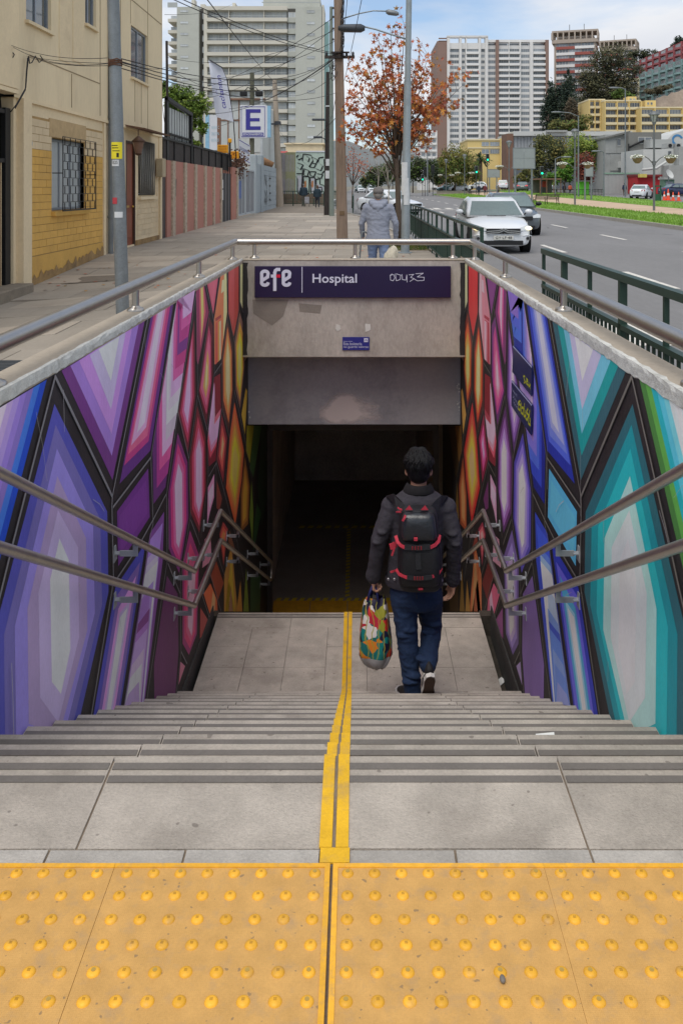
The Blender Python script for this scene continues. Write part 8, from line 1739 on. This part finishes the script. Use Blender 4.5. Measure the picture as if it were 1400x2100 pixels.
# folds at the elbows
for px, py in ((782, 1092), (773, 1112), (927, 1095), (934, 1116)): P.append(el_(q_(px, py, 6.0), (.035, .03, .016), J))
P.append(lo_([(q_(851, 1186), .165, .12), (q_(852, 1205), .178, .128), (q_(853, 1226), .182, .13), (q_(853, 1240), .16, .12)], N_))
P += [cap_(q_(828, 1218), q_(833, 1296, 6.05), .098, .074, N_), cap_(q_(833, 1296, 6.05), q_(840, 1362, 6.03), .074, .066, N_), cap_(q_(840, 1362, 6.03), q_(845, 1412, 6.03), .064, .062, N_)]
P += [cap_(q_(879, 1218), q_(884, 1287, 6.20), .098, .072, N_), cap_(q_(884, 1287, 6.20), q_(880, 1330, 6.06), .072, .066, N_), cap_(q_(880, 1330, 6.06), q_(877, 1362, 5.93), .064, .060, N_)]
for px, py, D_, r_ in ((838, 1290, 6.0, .02), (829, 1302, 6.0, .018), (846, 1385, 5.98, .02), (841, 1398, 5.98, .018), (890, 1280, 6.1, .02), (878, 1294, 6.1, .016), (868, 1350, 5.92, .016)): P.append(el_(q_(px, py, D_), (.055, .035, r_), N_))
P += [cap_(q_(858, 1003, 6.09), q_(858, 982, 6.10), .058, .055, S_), el_(q_(858, 962, 6.115), (.073, .092, .112), S_), el_(q_(858, 978, 6.15), (.058, .062, .07), S_)]
for px, s in ((833.5, -1), (882.5, 1)): P.append(el_(q_(px, 967, 6.11), (.014, .022, .034), S_))
P += [cap_(q_(858, 965, 6.205), q_(858, 971, 6.225), .011, .015, S_)]
hand(P, q_(766, 1184, 6.12), (0, .05, -1), (1, .1, 0), (.1, 1, 0), S_, .95, 1.0); hand(P, q_(928, 1192, 6.14), (-.12, .0, -1), (-.8, -.5, 0), (-.3, .9, -.1), S_, .95, .55)
sculpt('body', P, [jack, jean, skin], man, .0085, 3, wr={0: .003, 1: .006})
for s in (-1, 1):
    b = B(); b.ell(q_(858+s*9.5, 957, 6.196), (.012, .008, .009), 10, 8); o = b.obj('eye', eye_w, man); b = B(); b.ell(q_(858+s*9.5, 957, 6.203), (.0055, .004, .0055), 8, 6); b.obj('iris', hair_k, o)
b = B(); b.ell(q_(858, 979, 6.206), (.024, .008, .006), 10, 6); b.obj('mouth', lips, man)
rr = random.Random(6); H_ = [el_(q_(858, 950, 6.10), (.092, .108, .092), 0), el_(q_(858, 968, 6.065), (.080, .068, .080), 0), el_(q_(853, 932, 6.09), (.055, .07, .04), 0), el_(q_(862, 930, 6.11), (.05, .06, .032), 0)]
for i in range(0):
    a = rr.uniform(-1.5, 1.5); z0 = rr.uniform(930, 962); px = 858+27*math.sin(a)*min(1, (z0-918)/22); D_ = 6.09-.10*math.cos(a)*min(1, (z0-915)/25); H_.append(cap_(q_(px, z0, D_), q_(px+rr.uniform(-3, 3)*.6, z0+rr.uniform(14, 24), D_+.012), rr.uniform(.012, .018), .005, 0))
for i in range(9): H_.append(cap_(q_(850+rr.uniform(-8, 12), 931, 6.09), q_(846+rr.uniform(-8, 16), 923+rr.uniform(0, 4), 6.10+rr.uniform(-.04, .04)), .016, .006, 0))
hr_ = sculpt('hair', H_, [hair_k], man, .006, 2); b = B()
for i in range(520):
    a = rr.uniform(-1.9, 1.9); f = rr.uniform(.0, .55); g_ = f+rr.uniform(.25, .5); c0 = Vector((q_(858, 950).x, 6.085, q_(858, 958).z)); pts = []
    for j in range(5):
        e = f+(g_-f)*j/4; th = .15+e*1.75; w_ = .098-.012*max(0, th-1.3); aa = a+.25*math.sin(3*a+j*.3); pts.append(c0+Vector((w_*math.sin(th)*math.sin(aa), -.118*math.sin(th)*math.cos(aa), .122*math.cos(th)+.003*(j % 2))))
    b.tube(pts, [.0022, .003, .003, .0025, .001], 4)
for i in range(150):
    a = rr.uniform(-2.0, 2.0); f = rr.uniform(-.05, .45); g_ = f+rr.uniform(.2, .42); pts = []; aw = rr.uniform(-.25, .25)
    for j in range(5):
        e = f+(g_-f)*j/4; th = .1+max(0, e)*1.8; w_ = .100-.020*max(0, th-1.2)+(.006 if j in (2, 3) else 0)+rr.uniform(-.002, .004); aa = a+aw*j/4; pts.append(c0+Vector((w_*math.sin(th)*math.sin(aa), -.120*math.sin(th)*math.cos(aa), .124*math.cos(th)+(.012 if f < .05 and j < 3 else 0))))
    b.tube(pts, [.004, .008, .009, .007, .0015], 5)
b.obj('hair_strands', hair_k, hr_, kind='stuff')
# collar, hem band, buttons, cuffs, seams
b = B(); rings = []
for k in range(17):
    a = R(-200+220*k/16-0); dx, dy = math.cos(a), math.sin(a); c = q_(858, 1000, 6.085); rings.append([(c.x+dx*.068, c.y+dy*.07, c.z+.045), (c.x+dx*.084, c.y+dy*.086, c.z+.035), (c.x+dx*.118, c.y+dy*.10, c.z-.03), (c.x+dx*.10, c.y+dy*.085, c.z-.035)])
b.loft(rings); b.obj('collar', collar_m, man, subsurf=1)
b = B(); c = q_(849.5, 1187); b.lathe([(1.0, -.03), (1.02, -.01), (1.015, .03)], n=28); b.v = [(c.x+x*.2, c.y+y*.133, c.z+z) for x, y, z in b.v]; b.obj('hem_band', jack, man)
b = B()
for px, py in ((796, 1188), (808.5, 1188), (905, 1190)): p = q_(px, py, 5.97); b.ell(p, (.010, .006, .010), 10, 6)
b.obj('button', M('metal_button', C(170, 168, 172), .35, metal=.7), man, kind='stuff')
b = B()
for s, cx in ((-1, 826), (1, 881)): b.tube([q_(cx-14, 1052, 5.955), q_(cx, 1055, 5.945), q_(cx+14, 1052, 5.955)], .004, 5)
b.tube([q_(853, 1198, 5.955), q_(854, 1228, 5.95)], .004, 5); b.obj('seam', M('seam_dark', C(44, 42, 48), .9), man, kind='stuff')
shoe(man, q_(842, 1424, 6.03)+Vector((-.02, .03, .0)), R(0), R(14)); shoe(man, q_(877, 1374, 5.93), R(-58), R(4))
# ---- backpack
ny = M('backpack_nylon', C(30, 30, 33), .6, var=.15, scale=10, bump=.4, bscale=40); ny2 = M('backpack_coated', C(44, 46, 50), .28, var=.2, scale=7, bump=.5, bscale=14, spec=.6); red = M('backpack_red', C(186, 54, 70), .6, var=.08, scale=20)
DB = 5.80
bp_ = thing('backpack', 'black backpack with coral red straps worn by the person on the stairs', 'backpack', tuple(q_(860, 1209, DB+.05)))
b = B(); rings = []
for py, cx, hw, dp in ((1040, 858, 24, .05), (1043, 858, 34, .075), (1052, 857, 39, .085), (1080, 857.5, 41, .095), (1110, 859.5, 44, .105), (1150, 860.5, 46, .11), (1185, 861, 46, .105), (1200, 861, 43, .095), (1208, 861, 34, .07)):
    c = q_(cx, py, DB+.04); w_ = hw*DB/FPX; rings.append([(c.x+w_*math.copysign(abs(math.cos(a))**.5, math.cos(a)), c.y+dp*math.copysign(abs(math.sin(a))**.6, math.sin(a)), c.z) for a in [k*math.pi/12 for k in range(24)]])
b.loft(rings); b.obj('main_bag', ny, bp_, subsurf=1)
b = B(); rings = []
for py, cx, hw, dp in ((1050, 857, 28, .02), (1056, 857, 33, .05), (1075, 857.5, 35, .065), (1095, 858.5, 36, .065), (1106, 859, 35, .05), (1109, 859, 30, .02)):
    c = q_(cx, py, DB-.03); w_ = hw*DB/FPX; rings.append([(c.x+w_*math.copysign(abs(math.cos(a))**.5, math.cos(a)), c.y+dp*math.copysign(abs(math.sin(a))**.6, math.sin(a)), c.z) for a in [k*math.pi/12 for k in range(24)]])
b.loft(rings); b.obj('top_pocket', ny2, bp_, subsurf=1)
b = B(); rings = []
for py, hw, dp in ((1116, 34, .03), (1120, 38, .05), (1150, 40, .06), (1185, 40, .055), (1197, 38, .045), (1203, 32, .02)):
    c = q_(861, py, DB-.04); w_ = hw*DB/FPX; rings.append([(c.x+w_*math.copysign(abs(math.cos(a))**.5, math.cos(a)), c.y+dp*math.copysign(abs(math.sin(a))**.6, math.sin(a)), c.z) for a in [k*math.pi/12 for k in range(24)]])
b.loft(rings); b.obj('lower_pocket', ny, bp_, subsurf=1)
def band(nm, pts, m, wd, parent=bp_):
    v = [Vector(q_(*p)) for p in pts]; b = B(); n = len(v); vs = []
    for i, p in enumerate(v): t = (v[min(i+1, n-1)]-v[max(i-1, 0)]).normalized(); s = t.cross(Vector((0, 1, 0))).normalized()*wd/2; vs += [p-s, p+s, p+s+Vector((0, .006, 0)), p-s+Vector((0, .006, 0))]
    b.loft([vs[i*4:i*4+4] for i in range(n)], sm=False); return b.obj(nm, m, parent)
band('strap', [(811, 1099, 5.79), (815, 1112, 5.74), (821, 1119, 5.715), (829, 1123, 5.70)], red, .021); band('strap', [(901, 1097, 5.79), (899, 1110, 5.74), (892, 1118, 5.715), (882, 1123, 5.70)], red, .021)
band('strap', [(812, 1168, 5.78), (818, 1178, 5.735), (834, 1185, 5.70)], red, .02); band('strap', [(905, 1164, 5.78), (900, 1175, 5.735), (886, 1183, 5.70)], red, .02)
band('crossband', [(829, 1122, 5.698), (856, 1124, 5.692), (882, 1122, 5.698)], ny2, .034); band('crossband', [(834, 1185, 5.698), (860, 1187, 5.692), (886, 1184, 5.698)], ny2, .028); band('centre_strip', [(857, 1135, 5.697), (857, 1150, 5.697), (858, 1168, 5.697)], ny2, .034)
band('side_flap', [(811, 1116, 5.80), (806, 1120, 5.80), (799, 1122, 5.80)], red, .04); band('side_flap', [(812, 1110, 5.79), (808, 1125, 5.79), (803, 1140, 5.79)], red, .012); band('loop', [(800, 1174, 5.82), (806, 1172, 5.82), (812, 1170, 5.80)], red, .012)
for cx in (838, 870): b = B(); b.prism([(cx-8, 1046), (cx+8, 1046), (cx+1, 1036)], lambda a, c, d: tuple(q_(a, c, 5.76+d)), 0, .02); b.obj('top_loop', red, bp_)
band('zip_pull', [(831, 1057, 5.71), (828, 1064, 5.70), (825, 1069, 5.70)], red, .014); band('zip_pull', [(824, 1046, 5.78), (819, 1044, 5.79), (815, 1041, 5.80)], red, .010); band('zip_pull', [(822, 1050, 5.78), (816, 1050, 5.79), (812, 1051, 5.80)], red, .010)
b = B(); c = q_(852, 1106, 5.69); b.box(c.x-.012, c.x+.012, c.y-.006, c.y+.01, c.z-.01, c.z+.01); c = q_(862, 1208, 5.73); b.box(c.x-.015, c.x+.015, c.y-.006, c.y+.01, c.z-.006, c.z+.006); b.obj('red_tag', red, bp_, bevel=.002)
b = B()
for cx, cy in [(845+6*i, 1124) for i in range(4)]+[(849.5+5.5*i, 1186) for i in range(4)]: c = q_(cx, cy, 5.688); b.box(c.x-.004, c.x+.004, c.y-.003, c.y+.003, c.z-.011, c.z+.011)
b.obj('slot_mark', M('slot_red', C(130, 36, 44), .7), bp_, kind='stuff')
for s, pts in ((-1, [(829, 1052, 5.86), (818, 1036, 5.90), (806, 1022, 5.97), (800, 1018, 6.05), (803, 1024, 6.16)]), (1, [(884, 1052, 5.86), (894, 1038, 5.90), (904, 1026, 5.97), (910, 1021, 6.05), (907, 1026, 6.16)])): band('shoulder_strap', pts, ny, .062)
# ---- carrier bag with a bold printed pattern
prn = bpy.data.materials.new('printed_bag'); prn.use_nodes = True; n_ = prn.node_tree.nodes; l_ = prn.node_tree.links; bs = n_['Principled BSDF']; bs.inputs['Roughness'].default_value = .45
tcx = n_.new('ShaderNodeTexCoord'); ns_ = n_.new('ShaderNodeTexNoise'); ns_.inputs['Scale'].default_value = 9; mp_ = n_.new('ShaderNodeMixRGB'); mp_.inputs[0].default_value = .10; l_.new(tcx.outputs['Object'], mp_.inputs[1]); l_.new(ns_.outputs['Color'], mp_.inputs[2]); l_.new(tcx.outputs['Object'], ns_.inputs['Vector'])
vo = n_.new('ShaderNodeTexVoronoi'); vo.inputs['Scale'].default_value = 19; l_.new(mp_.outputs[0], vo.inputs['Vector']); sp_ = n_.new('ShaderNodeSeparateColor'); l_.new(vo.outputs['Color'], sp_.inputs[0]); cr_ = n_.new('ShaderNodeValToRGB'); cr_.color_ramp.interpolation = 'CONSTANT'; l_.new(sp_.outputs[0], cr_.inputs[0])
pal = [(0, (36, 32, 62)), (.22, (20, 128, 124)), (.36, (206, 50, 44)), (.47, (226, 132, 44)), (.55, (226, 218, 212)), (.72, (150, 148, 44)), (.82, (24, 112, 110)), (.92, (186, 40, 60))]
for i, (p_, c_) in enumerate(pal):
    e = cr_.color_ramp.elements[i] if i < 2 else cr_.color_ramp.elements.new(p_); e.position = p_; e.color = (*C(*c_), 1)
wv = n_.new('ShaderNodeTexWave'); wv.inputs['Scale'].default_value = 8; wv.inputs['Distortion'].default_value = 7; l_.new(tcx.outputs['Object'], wv.inputs['Vector']); mr_ = n_.new('ShaderNodeMapRange'); l_.new(wv.outputs[0], mr_.inputs[0])
for i, v in enumerate((.90, .93, 0, .8)): mr_.inputs[i+1].default_value = v
mx_ = n_.new('ShaderNodeMixRGB'); l_.new(mr_.outputs[0], mx_.inputs[0]); l_.new(cr_.outputs[0], mx_.inputs[1]); mx_.inputs[2].default_value = (*C(168, 160, 60), 1); l_.new(mx_.outputs[0], bs.inputs['Base Color'])
DG = 6.13; cb = thing('shopping_bag', 'multicoloured printed carrier bag hanging from the left hand', 'bag', tuple(q_(768, 1366, DG)))
b = B(); rings = []; rr = random.Random(12)
for py, x0, x1, dp in ((1224, 752, 790, .03), (1234, 746, 792, .045), (1255, 743, 796, .07), (1285, 738, 800, .09), (1315, 734, 803, .10), (1335, 736, 803, .10), (1350, 741, 797, .09), (1362, 756, 792, .06), (1366, 764, 786, .03)):
    c = q_((x0+x1)/2, py, DG); w_ = (x1-x0)/2*DG/FPX; ring = []
    for k in range(28):
        a = k*math.pi/14; f = 1+.05*math.sin(5*a+py*.03)+rr.uniform(-.025, .025); ring.append((c.x+w_*f*math.copysign(abs(math.cos(a))**.6, math.cos(a)), c.y+dp*f*math.copysign(abs(math.sin(a))**.7, math.sin(a))+.012*math.sin(a*7+py*.1), c.z+rr.uniform(-.006, .006)*(1 if py < 1350 else .3)))
    rings.append(ring)
b.loft(rings, caps=False); b.add(rings[-1], [tuple(range(28))]); b.obj('bag_body', prn, cb, subsurf=1)
grb_ = M('bag_base_grey', C(172, 170, 172), .5, var=.12, scale=9); b = B(); rg2 = []
for ring, f in ((rings[-4], 1.012), (rings[-3], 1.013), (rings[-2], 1.015), (rings[-1], 1.02)): m_ = sum((Vector(v) for v in ring), Vector())/28; rg2.append([tuple(m_+(Vector(v)-m_)*f+Vector((0, 0, -.004))) for v in ring])
b.loft(rg2, caps=False); b.add([(x, y, z-.004) for x, y, z in rg2[-1]], [tuple(range(28))]); b.obj('bag_base', grb_, cb, subsurf=1)
hdl = M('bag_handle_navy', C(34, 38, 92), .6, var=.08)
for pts in ([(753, 1235, 6.08), (758, 1215, 6.09), (765, 1196, 6.10), (768, 1199, 6.12), (772, 1212, 6.11), (775, 1235, 6.08)], [(758, 1232, 6.18), (763, 1212, 6.15), (767, 1196, 6.13), (771, 1214, 6.15), (784, 1232, 6.18)]): b = B(); b.tube([q_(*p) for p in pts], .0085, 6); b.obj('handle', hdl, cb)
# ---- simpler figures for the street
def figure(label, x, y, z, h, face, top, bot, hairm, shoem, stride=.0, arm=(0, 0), voxel=.02, cap=None, hood=None, arms_fwd=(0, 0), name='person', lean=0, bulk=1.0, skirt=False):
    """face: heading angle, 0 looks along +y"""
    t = thing(name, label, 'person', (x, y, z), face); k = h/1.75; P = []; T, Bm, Sk, Sh = 0, 1, 2, 3
    v = lambda a, b_, c: Vector((a*k, b_*k+lean*max(0, c-.9)*k, c*k)); w_ = bulk
    P.append(lo_([(v(0, 0, 1.50), .075*k, .07*k), (v(0, 0, 1.46), .15*k*w_, .095*k), (v(0, 0, 1.40), .20*k*w_, .115*k*w_), (v(0, 0, 1.25), .195*k*w_, .125*k*w_), (v(0, 0, 1.08), .175*k*w_, .12*k*w_), (v(0, 0, .92), .19*k*w_, .13*k*w_), (v(0, 0, .84), .195*k*w_, .13*k*w_)], T))
    P.append(lo_([(v(0, 0, .98), .165*k, .115*k), (v(0, 0, .86), .175*k, .12*k), (v(0, 0, .80), .16*k, .11*k)], Bm))
    for s, st_, a_, af in ((-1, stride, arm[0], arms_fwd[0]), (1, -stride, arm[1], arms_fwd[1])):
        kn = v(s*.10, st_*.5+.03, .48); an = v(s*.10, st_-.02*0, .09+abs(min(0, st_))*.12)
        P += [cap_(v(s*.095, 0, .86), kn, .095*k*w_, .068*k, Bm), cap_(kn, an, .066*k, .05*k, Bm), cap_(an+Vector((0, 0, -.03*k)), an+Vector((0, .13*k, -.055*k)), .042*k, .036*k, Sh)]
        el = v(s*(.25*w_+.02+a_), -.02+af*.4, 1.13); ha = v(s*(.26*w_+a_*1.2), .05+af, .88+af*.35)
        P += [cap_(v(s*.19*w_, 0, 1.41), el, .068*k*w_, .052*k, T), cap_(el, ha, .05*k, .042*k, T)]
        hand(P, ha, (0, .1, -1), (-s, 0, 0), (0, 1, 0), Sk, 1.0*k, .5)
    P += [cap_(v(0, .0, 1.48), v(0, .02, 1.58), .056*k, .052*k, Sk), el_(v(0, .03, 1.64), (.074*k, .09*k, .108*k), Sk), el_(v(0, .06, 1.60), (.055*k, .06*k, .06*k), Sk), cap_(v(0, .115, 1.64), v(0, .135, 1.62), .01*k, .014*k, Sk)]
    for s in (-1, 1): P.append(el_(v(s*.076, .02, 1.64), (.012*k, .02*k, .03*k), Sk))
    sculpt('body', P, [top, bot, skin, shoem], t, voxel, 2, True, {0: .006, 1: .006} if voxel < .02 else None)
    if cap: sculpt('cap', [el_(v(0, .02, 1.705), (.098*k, .115*k, .062*k), 0), el_(v(0, .13, 1.685), (.07*k, .06*k, .018*k), 0), el_(v(0, -.05, 1.68), (.09*k, .06*k, .05*k), 0)], [cap], t, .012, 2, True)
    sculpt('hair', [el_(v(0, .005, 1.675), (.088*k, .098*k, .085*k), 0), el_(v(0, -.035, 1.62), (.075*k, .06*k, .07*k), 0)], [hairm], t, .012, 1, True)
    if hood: sculpt('hood', [cap_(v(-.12, .0, 1.50), v(.12, .0, 1.50), .055*k, .055*k, 0), cap_(v(-.10, -.07, 1.47), v(.10, -.07, 1.47), .05*k, .05*k, 0), cap_(v(-.06, -.10, 1.42), v(.06, -.10, 1.42), .042*k, .042*k, 0), cap_(v(0, -.10, 1.42), v(0, -.11, 1.36), .04*k, .03*k, 0)], [hood], t, .012, 3, True)
    for s in (-1, 1): b = B(); b.ell(v(s*.03, .108, 1.655), (.011*k, .007*k, .008*k), 8, 6); b.obj('eye', hair_k, t, local=True)
    return t, k
hood_m = M('grey_hoodie', C(136, 141, 156), .9, var=.10, scale=5, bump=.7, bscale=16, dirt=C(120, 126, 142), dscale=4, damt=.5); pale_j = M('pale_jeans', C(112, 128, 160), .9, var=.12, scale=6, bump=.5, bscale=20); cap_m = M('tweed_cap', C(104, 100, 98), .95, var=.25, scale=60); dkj = M('dark_teal_jacket', C(40, 56, 66), .85, var=.12); dkt = M('dark_trousers', C(50, 54, 62), .85, var=.12); khak = M('khaki_trousers', C(112, 106, 96), .85, var=.12); nav = M('navy_jacket', C(40, 50, 72), .85, var=.12); hair_b = M('hair_brown', C(88, 62, 46), .7, var=.2, scale=20); whs = M('white_shirt', C(206, 208, 214), .85, var=.06); brn = M('brown_trousers', C(78, 66, 58), .85, var=.1); shoe_l = M('pale_shoe', C(196, 196, 196), .8); redj = M('dark_red_jacket', C(106, 50, 56), .85, var=.1); orv = M('orange_vest', C(214, 110, 80), .8, var=.08)
D = 13.8; x = at(775, 0, D)[0]
hm_, k = figure('person in a pale grey hoodie and tweed cap walking with a cane behind the railing', x, D, gz(x, D), 1.60, R(-4), hood_m, pale_j, hair_g, shoe_k, .10, (.0, .02), .012, cap_m, hood_m, (.10, .05), lean=.05, bulk=1.06)
b = B(); b.lathe([(1.03, -.05), (1.06, -.02), (1.05, .03), (1.0, .07)], n=26); b.v = [(a*.205*k, c*.14*k, e+.86*k) for a, c, e in b.v]; b.obj('hoodie_hem', hood_m, hm_, local=True)
cn = thing('cane', 'thin grey walking cane in the left hand of the person in the hoodie', 'cane', at(733, 588, D-.1)); b = B(); a = Vector(at(741, 482, D+.05)); b.tube([Vector(cn.location), a+Vector((.0, 0, .0)), a+Vector((.02, 0, .05)), a+Vector((.06, .02, .05)), a+Vector((.09, .03, .02))], .012, 8); b.obj('shaft', galv, cn)
nb_m = M('net_bag', C(196, 188, 170), .9, var=.25, scale=14, bump=.8, bscale=30); nbg = thing('net_bag', 'cream net bag hanging from the right hand of the person in the hoodie', 'bag', at(799, 545, D)); P = [el_(at(797, 528, D), (.13, .12, .16), 0), el_(at(806, 520, D), (.08, .09, .13), 0), el_(at(788, 535, D), (.08, .1, .12), 0)]
sculpt('bag_body', P, [nb_m], nbg, .02, 1); b = B(); b.tube([at(795, 512, D), at(803, 492, D), at(808, 512, D)], .012, 6); b.obj('handle', nb_m, nbg)
def street_person(label, px, pyf, pyt, face, top, bot, hr, sh=shoe_k, D=None, **kw):
    if D is None: x, D, g0 = ground(px, pyf)
    else: x = at(px, 0, D)[0]; g0 = at(0, pyf, D)[2]
    h = (pyf-pyt)*D/FPX; return figure(label, x, D, g0, min(h, 1.95), R(face), top, bot, hr, sh, voxel=.035, **kw)
street_person('person in a dark jacket and khaki trousers pulling a trolley by the corner', 622.5, 423.5, 377, 10, dkj, khak, hair_g, stride=.08, bulk=1.1); street_person('person with curly brown hair and dark jacket walking beside the trolley', 650.5, 427, 380, 6, dkj, dkt, hair_b, shoe_l, stride=.16)
x, D, g0 = ground(629, 424); tl = thing('shopping_trolley', 'black and white patterned shopping trolley', 'trolley', (x, D, g0)); pat = M('trolley_print', C(150, 150, 154), .8, var=.55, scale=7); B().box(x-.17, x+.17, D-.13, D+.12, g0+.22, g0+.75).obj('bag', pat, tl, bevel=.05); B().cyl((x-.2, D, g0+.1), (x-.17, D, g0+.1), .1, n=12).cyl((x+.17, D, g0+.1), (x+.2, D, g0+.1), .1, n=12).obj('wheels', trim, tl); b = B(); b.tube([(x-.12, D+.1, g0+.2), (x-.12, D+.2, g0+1.0), (x+.12, D+.2, g0+1.0), (x+.12, D+.1, g0+.2)], .015, 5); b.obj('handle', trim, tl)
street_person('distant person in a white shirt beyond the blackened pole', 679, 401, 380, 0, whs, dkt, hair_k, D=100); street_person('person in a navy coat standing near the traffic lights', 981, 402, 378, 180, nav, dkt, hair_k); street_person('person in a dark red jacket right of the navy coat', 994, 401, 378, 160, redj, dkt, hair_k); street_person('person in a straw coloured shirt before the parked white estate', 1021, 401, 379, 20, khak, dkt, hair_b)
street_person('person in a dark blue jacket standing before the grey sheds', 1279.5, 402, 375, 0, nav, brn, hair_k, D=106); street_person('person half hidden behind the white saloon at the right', 1299, 402, 375, 30, dkj, dkt, hair_k, D=112); street_person('person in an orange vest among the stalls', 1168, 400, 377, 0, orv, dkt, hair_k, D=132); street_person('person in dark clothes left of the orange vest', 1156, 400, 377, 0, nav, dkt, hair_k, D=132)
# cyclist
x, D, g0 = ground(963, 401); cy, k = figure('cyclist in a white shirt riding away on the path', x, D, g0+.22, (401-376)*D/FPX*.86, R(35), whs, dkt, hair_k, shoe_k, .12, (0, 0), .035, arms_fwd=(.3, .3), lean=.12); bi = thing('bicycle', 'dark bicycle under the cyclist in the white shirt', 'bicycle', (x, D, g0), R(35)); s = (401-376)*D/FPX/1.9
for yy in (-.52, .52): b = B(); b.tube([(0, yy+.34*math.cos(a), .34+.34*math.sin(a)) for a in [j*math.pi/9 for j in range(19)]], .022, 5, False); b.v = [(a*s, c*s, e*s) for a, c, e in b.v]; b.obj('wheel', tyre, bi, local=True)
b = B(); b.tube([(0, -.52, .34), (0, 0, .32), (0, .45, .85), (0, .52, .34)], .025, 5); b.tube([(0, -.52, .34), (0, -.15, .82), (0, .42, .8)], .022, 5); b.tube([(0, 0, .32), (0, -.17, .9)], .022, 5); b.tube([(-.25, .40, .98), (0, .45, .92), (.25, .40, .98)], .02, 5); b.v = [(a*s, c*s, e*s) for a, c, e in b.v]; b.obj('frame', blk, bi, local=True)
# ------------------------------------------------------------------ overhead cables
cab = M('cable_black', C(46, 44, 46), .7, var=.05)
def wire(a, c, sag, r=.009, label='thin black overhead cable strung between the poles', n=14):
    a, c = Vector(a), Vector(c); pts = [a.lerp(c, i/n)+Vector((0, 0, -sag*4*(i/n)*(1-i/n))) for i in range(n+1)]
    b = B(); b.tube(pts, r*.62, 5); o = b.obj('overhead_cable', cab); setp(o, label, 'cable', 'overhead cables'); return o
DP = 10.5; hxy = lambda px, py: (HX+.06, *F(px, py))
# house bracket to the steel pole
for a, c, sg in (((12, 88), (231, 118), .10), ((20, 92), (232, 129), .14), ((48, 115), (232, 130), .03), ((52, 117), (233, 134), .06)):
    D, z = F(*a) if a[0] > 40 else (14.9, HC-(a[1]-VY)*14.9/FPX); wire(((HX+.62) if a[0] < 40 else HX+.06, D, z) if a[0] > 40 else at(a[0], a[1], 14.9), at(c[0], c[1], DP), sg, .007, 'black cable sagging from the cream house to the steel pole')
fz = thing('facade_cables', 'tangle of black cables running down the corner of the cream house', 'cable'  , (HX+.06, 15.9, 3))
for pts in ([(48, 115), (45, 140), (42, 180), (34, 215), (22, 230)], [(46, 118), (43, 150), (41, 185), (32, 222)], [(16, 90), (17, 60), (18, 0)], [(12, 90), (20, 130), (21, 185)], [(48, 115), (50, 130), (55, 128), (62, 115), (70, 128), (78, 122), (72, 114)], [(20, 102), (24, 104), (30, 112), (27, 118), (20, 116), (18, 108)]):
    b = B(); b.tube([(HX+.10, *F(px, py)) if px > 38 else at(px, py, 14.6) for px, py in pts], .010, 5); b.obj('cable', cab, fz)
TP = 25.1
for a, c, sg in (((248, 120), (690, 116), .45), ((249, 126), (690, 112), .55), ((249, 131), (690, 120), .6), ((249, 140), (690, 190), .3)): wire(at(*a, DP), at(*c, TP), sg, .010, 'black cable running from the steel pole to the timber pole')
for a, c, Da, Dc, sg, r in (((345, -6), (694, 112), 14, TP, .15, .013), ((364, -6), (694, 110), 14, TP, .12, .013), ((418, -10), (566, 172), 20, 66, .1, .022), ((695, 28), (340, 196), TP, 40, .5, .014), ((695, 50), (345, 206), TP, 40, .7, .013), ((695, 112), (446, 222), TP, 45, .5, .016), ((695, 114), (404, 230), TP, 42, .6, .016), ((695, 80), (345, 156), TP, 33, .5, .013), ((565, 176), (692, 150), 66, TP, .7, .014), ((566, 250), (690, 240), 66, TP, 1.2, .014), ((564, 180), (445, 260), 66, 58, .5, .02), ((742, -5), (706, 165), 18, TP, .05, .012), ((712, -5), (700, 108), 20, TP, .1, .012), ((706, -5), (697, 104), 20, TP, .1, .012), ((697, 120), (676, 240), TP, 48, .6, .016), ((345, 118), (690, 60), 33, TP, .5, .012), ((345, 140), (566, 176), 33, 66, .9, .016), ((345, 135), (248, 128), 33, DP, .1, .010), ((338, 30), (476, 8), 34, 90, .3, .015)): wire(at(*a, Da), at(*c, Dc), sg, r, 'dark cable crossing in front of the tall apartment block' if a[0] < 700 and c[0] < 700 else 'thin cable dropping beside the timber pole from above')
# cable bundle hanging on the timber pole
b = B(); rr = random.Random(9)
cbun = thing('cable_bundle', 'bundle of tangled cables hanging on the side of the timber pole', 'cable', at(700, 110, TP-.2))
for k in range(9):
    pts = [at(697+rr.uniform(0, 9), py+rr.uniform(-4, 4), TP-.22+rr.uniform(-.08, .05)) for py in range(-10, 130, 18)]; b = B(); b.tube(pts, .008, 5); b.obj('cable', cab, cbun)
for k in range(6):
    cx, cy, r_ = 684+rr.uniform(-6, 3), rr.uniform(120, 190), rr.uniform(6, 14); b = B(); b.tube([at(cx+r_*.4*math.cos(a), cy+r_*math.sin(a), TP-.2) for a in [j*.5 for j in range(10)]], .010, 5); b.obj('cable', cab, cbun)
mp = thing('screen_post', 'thin dark metal post with cables above the bar screen', 'pole', at(345, 330, 31)); B().cyl(at(345, 340, 31), at(342, 84, 31), .05, .045, 8).obj('post', dkpole, mp)
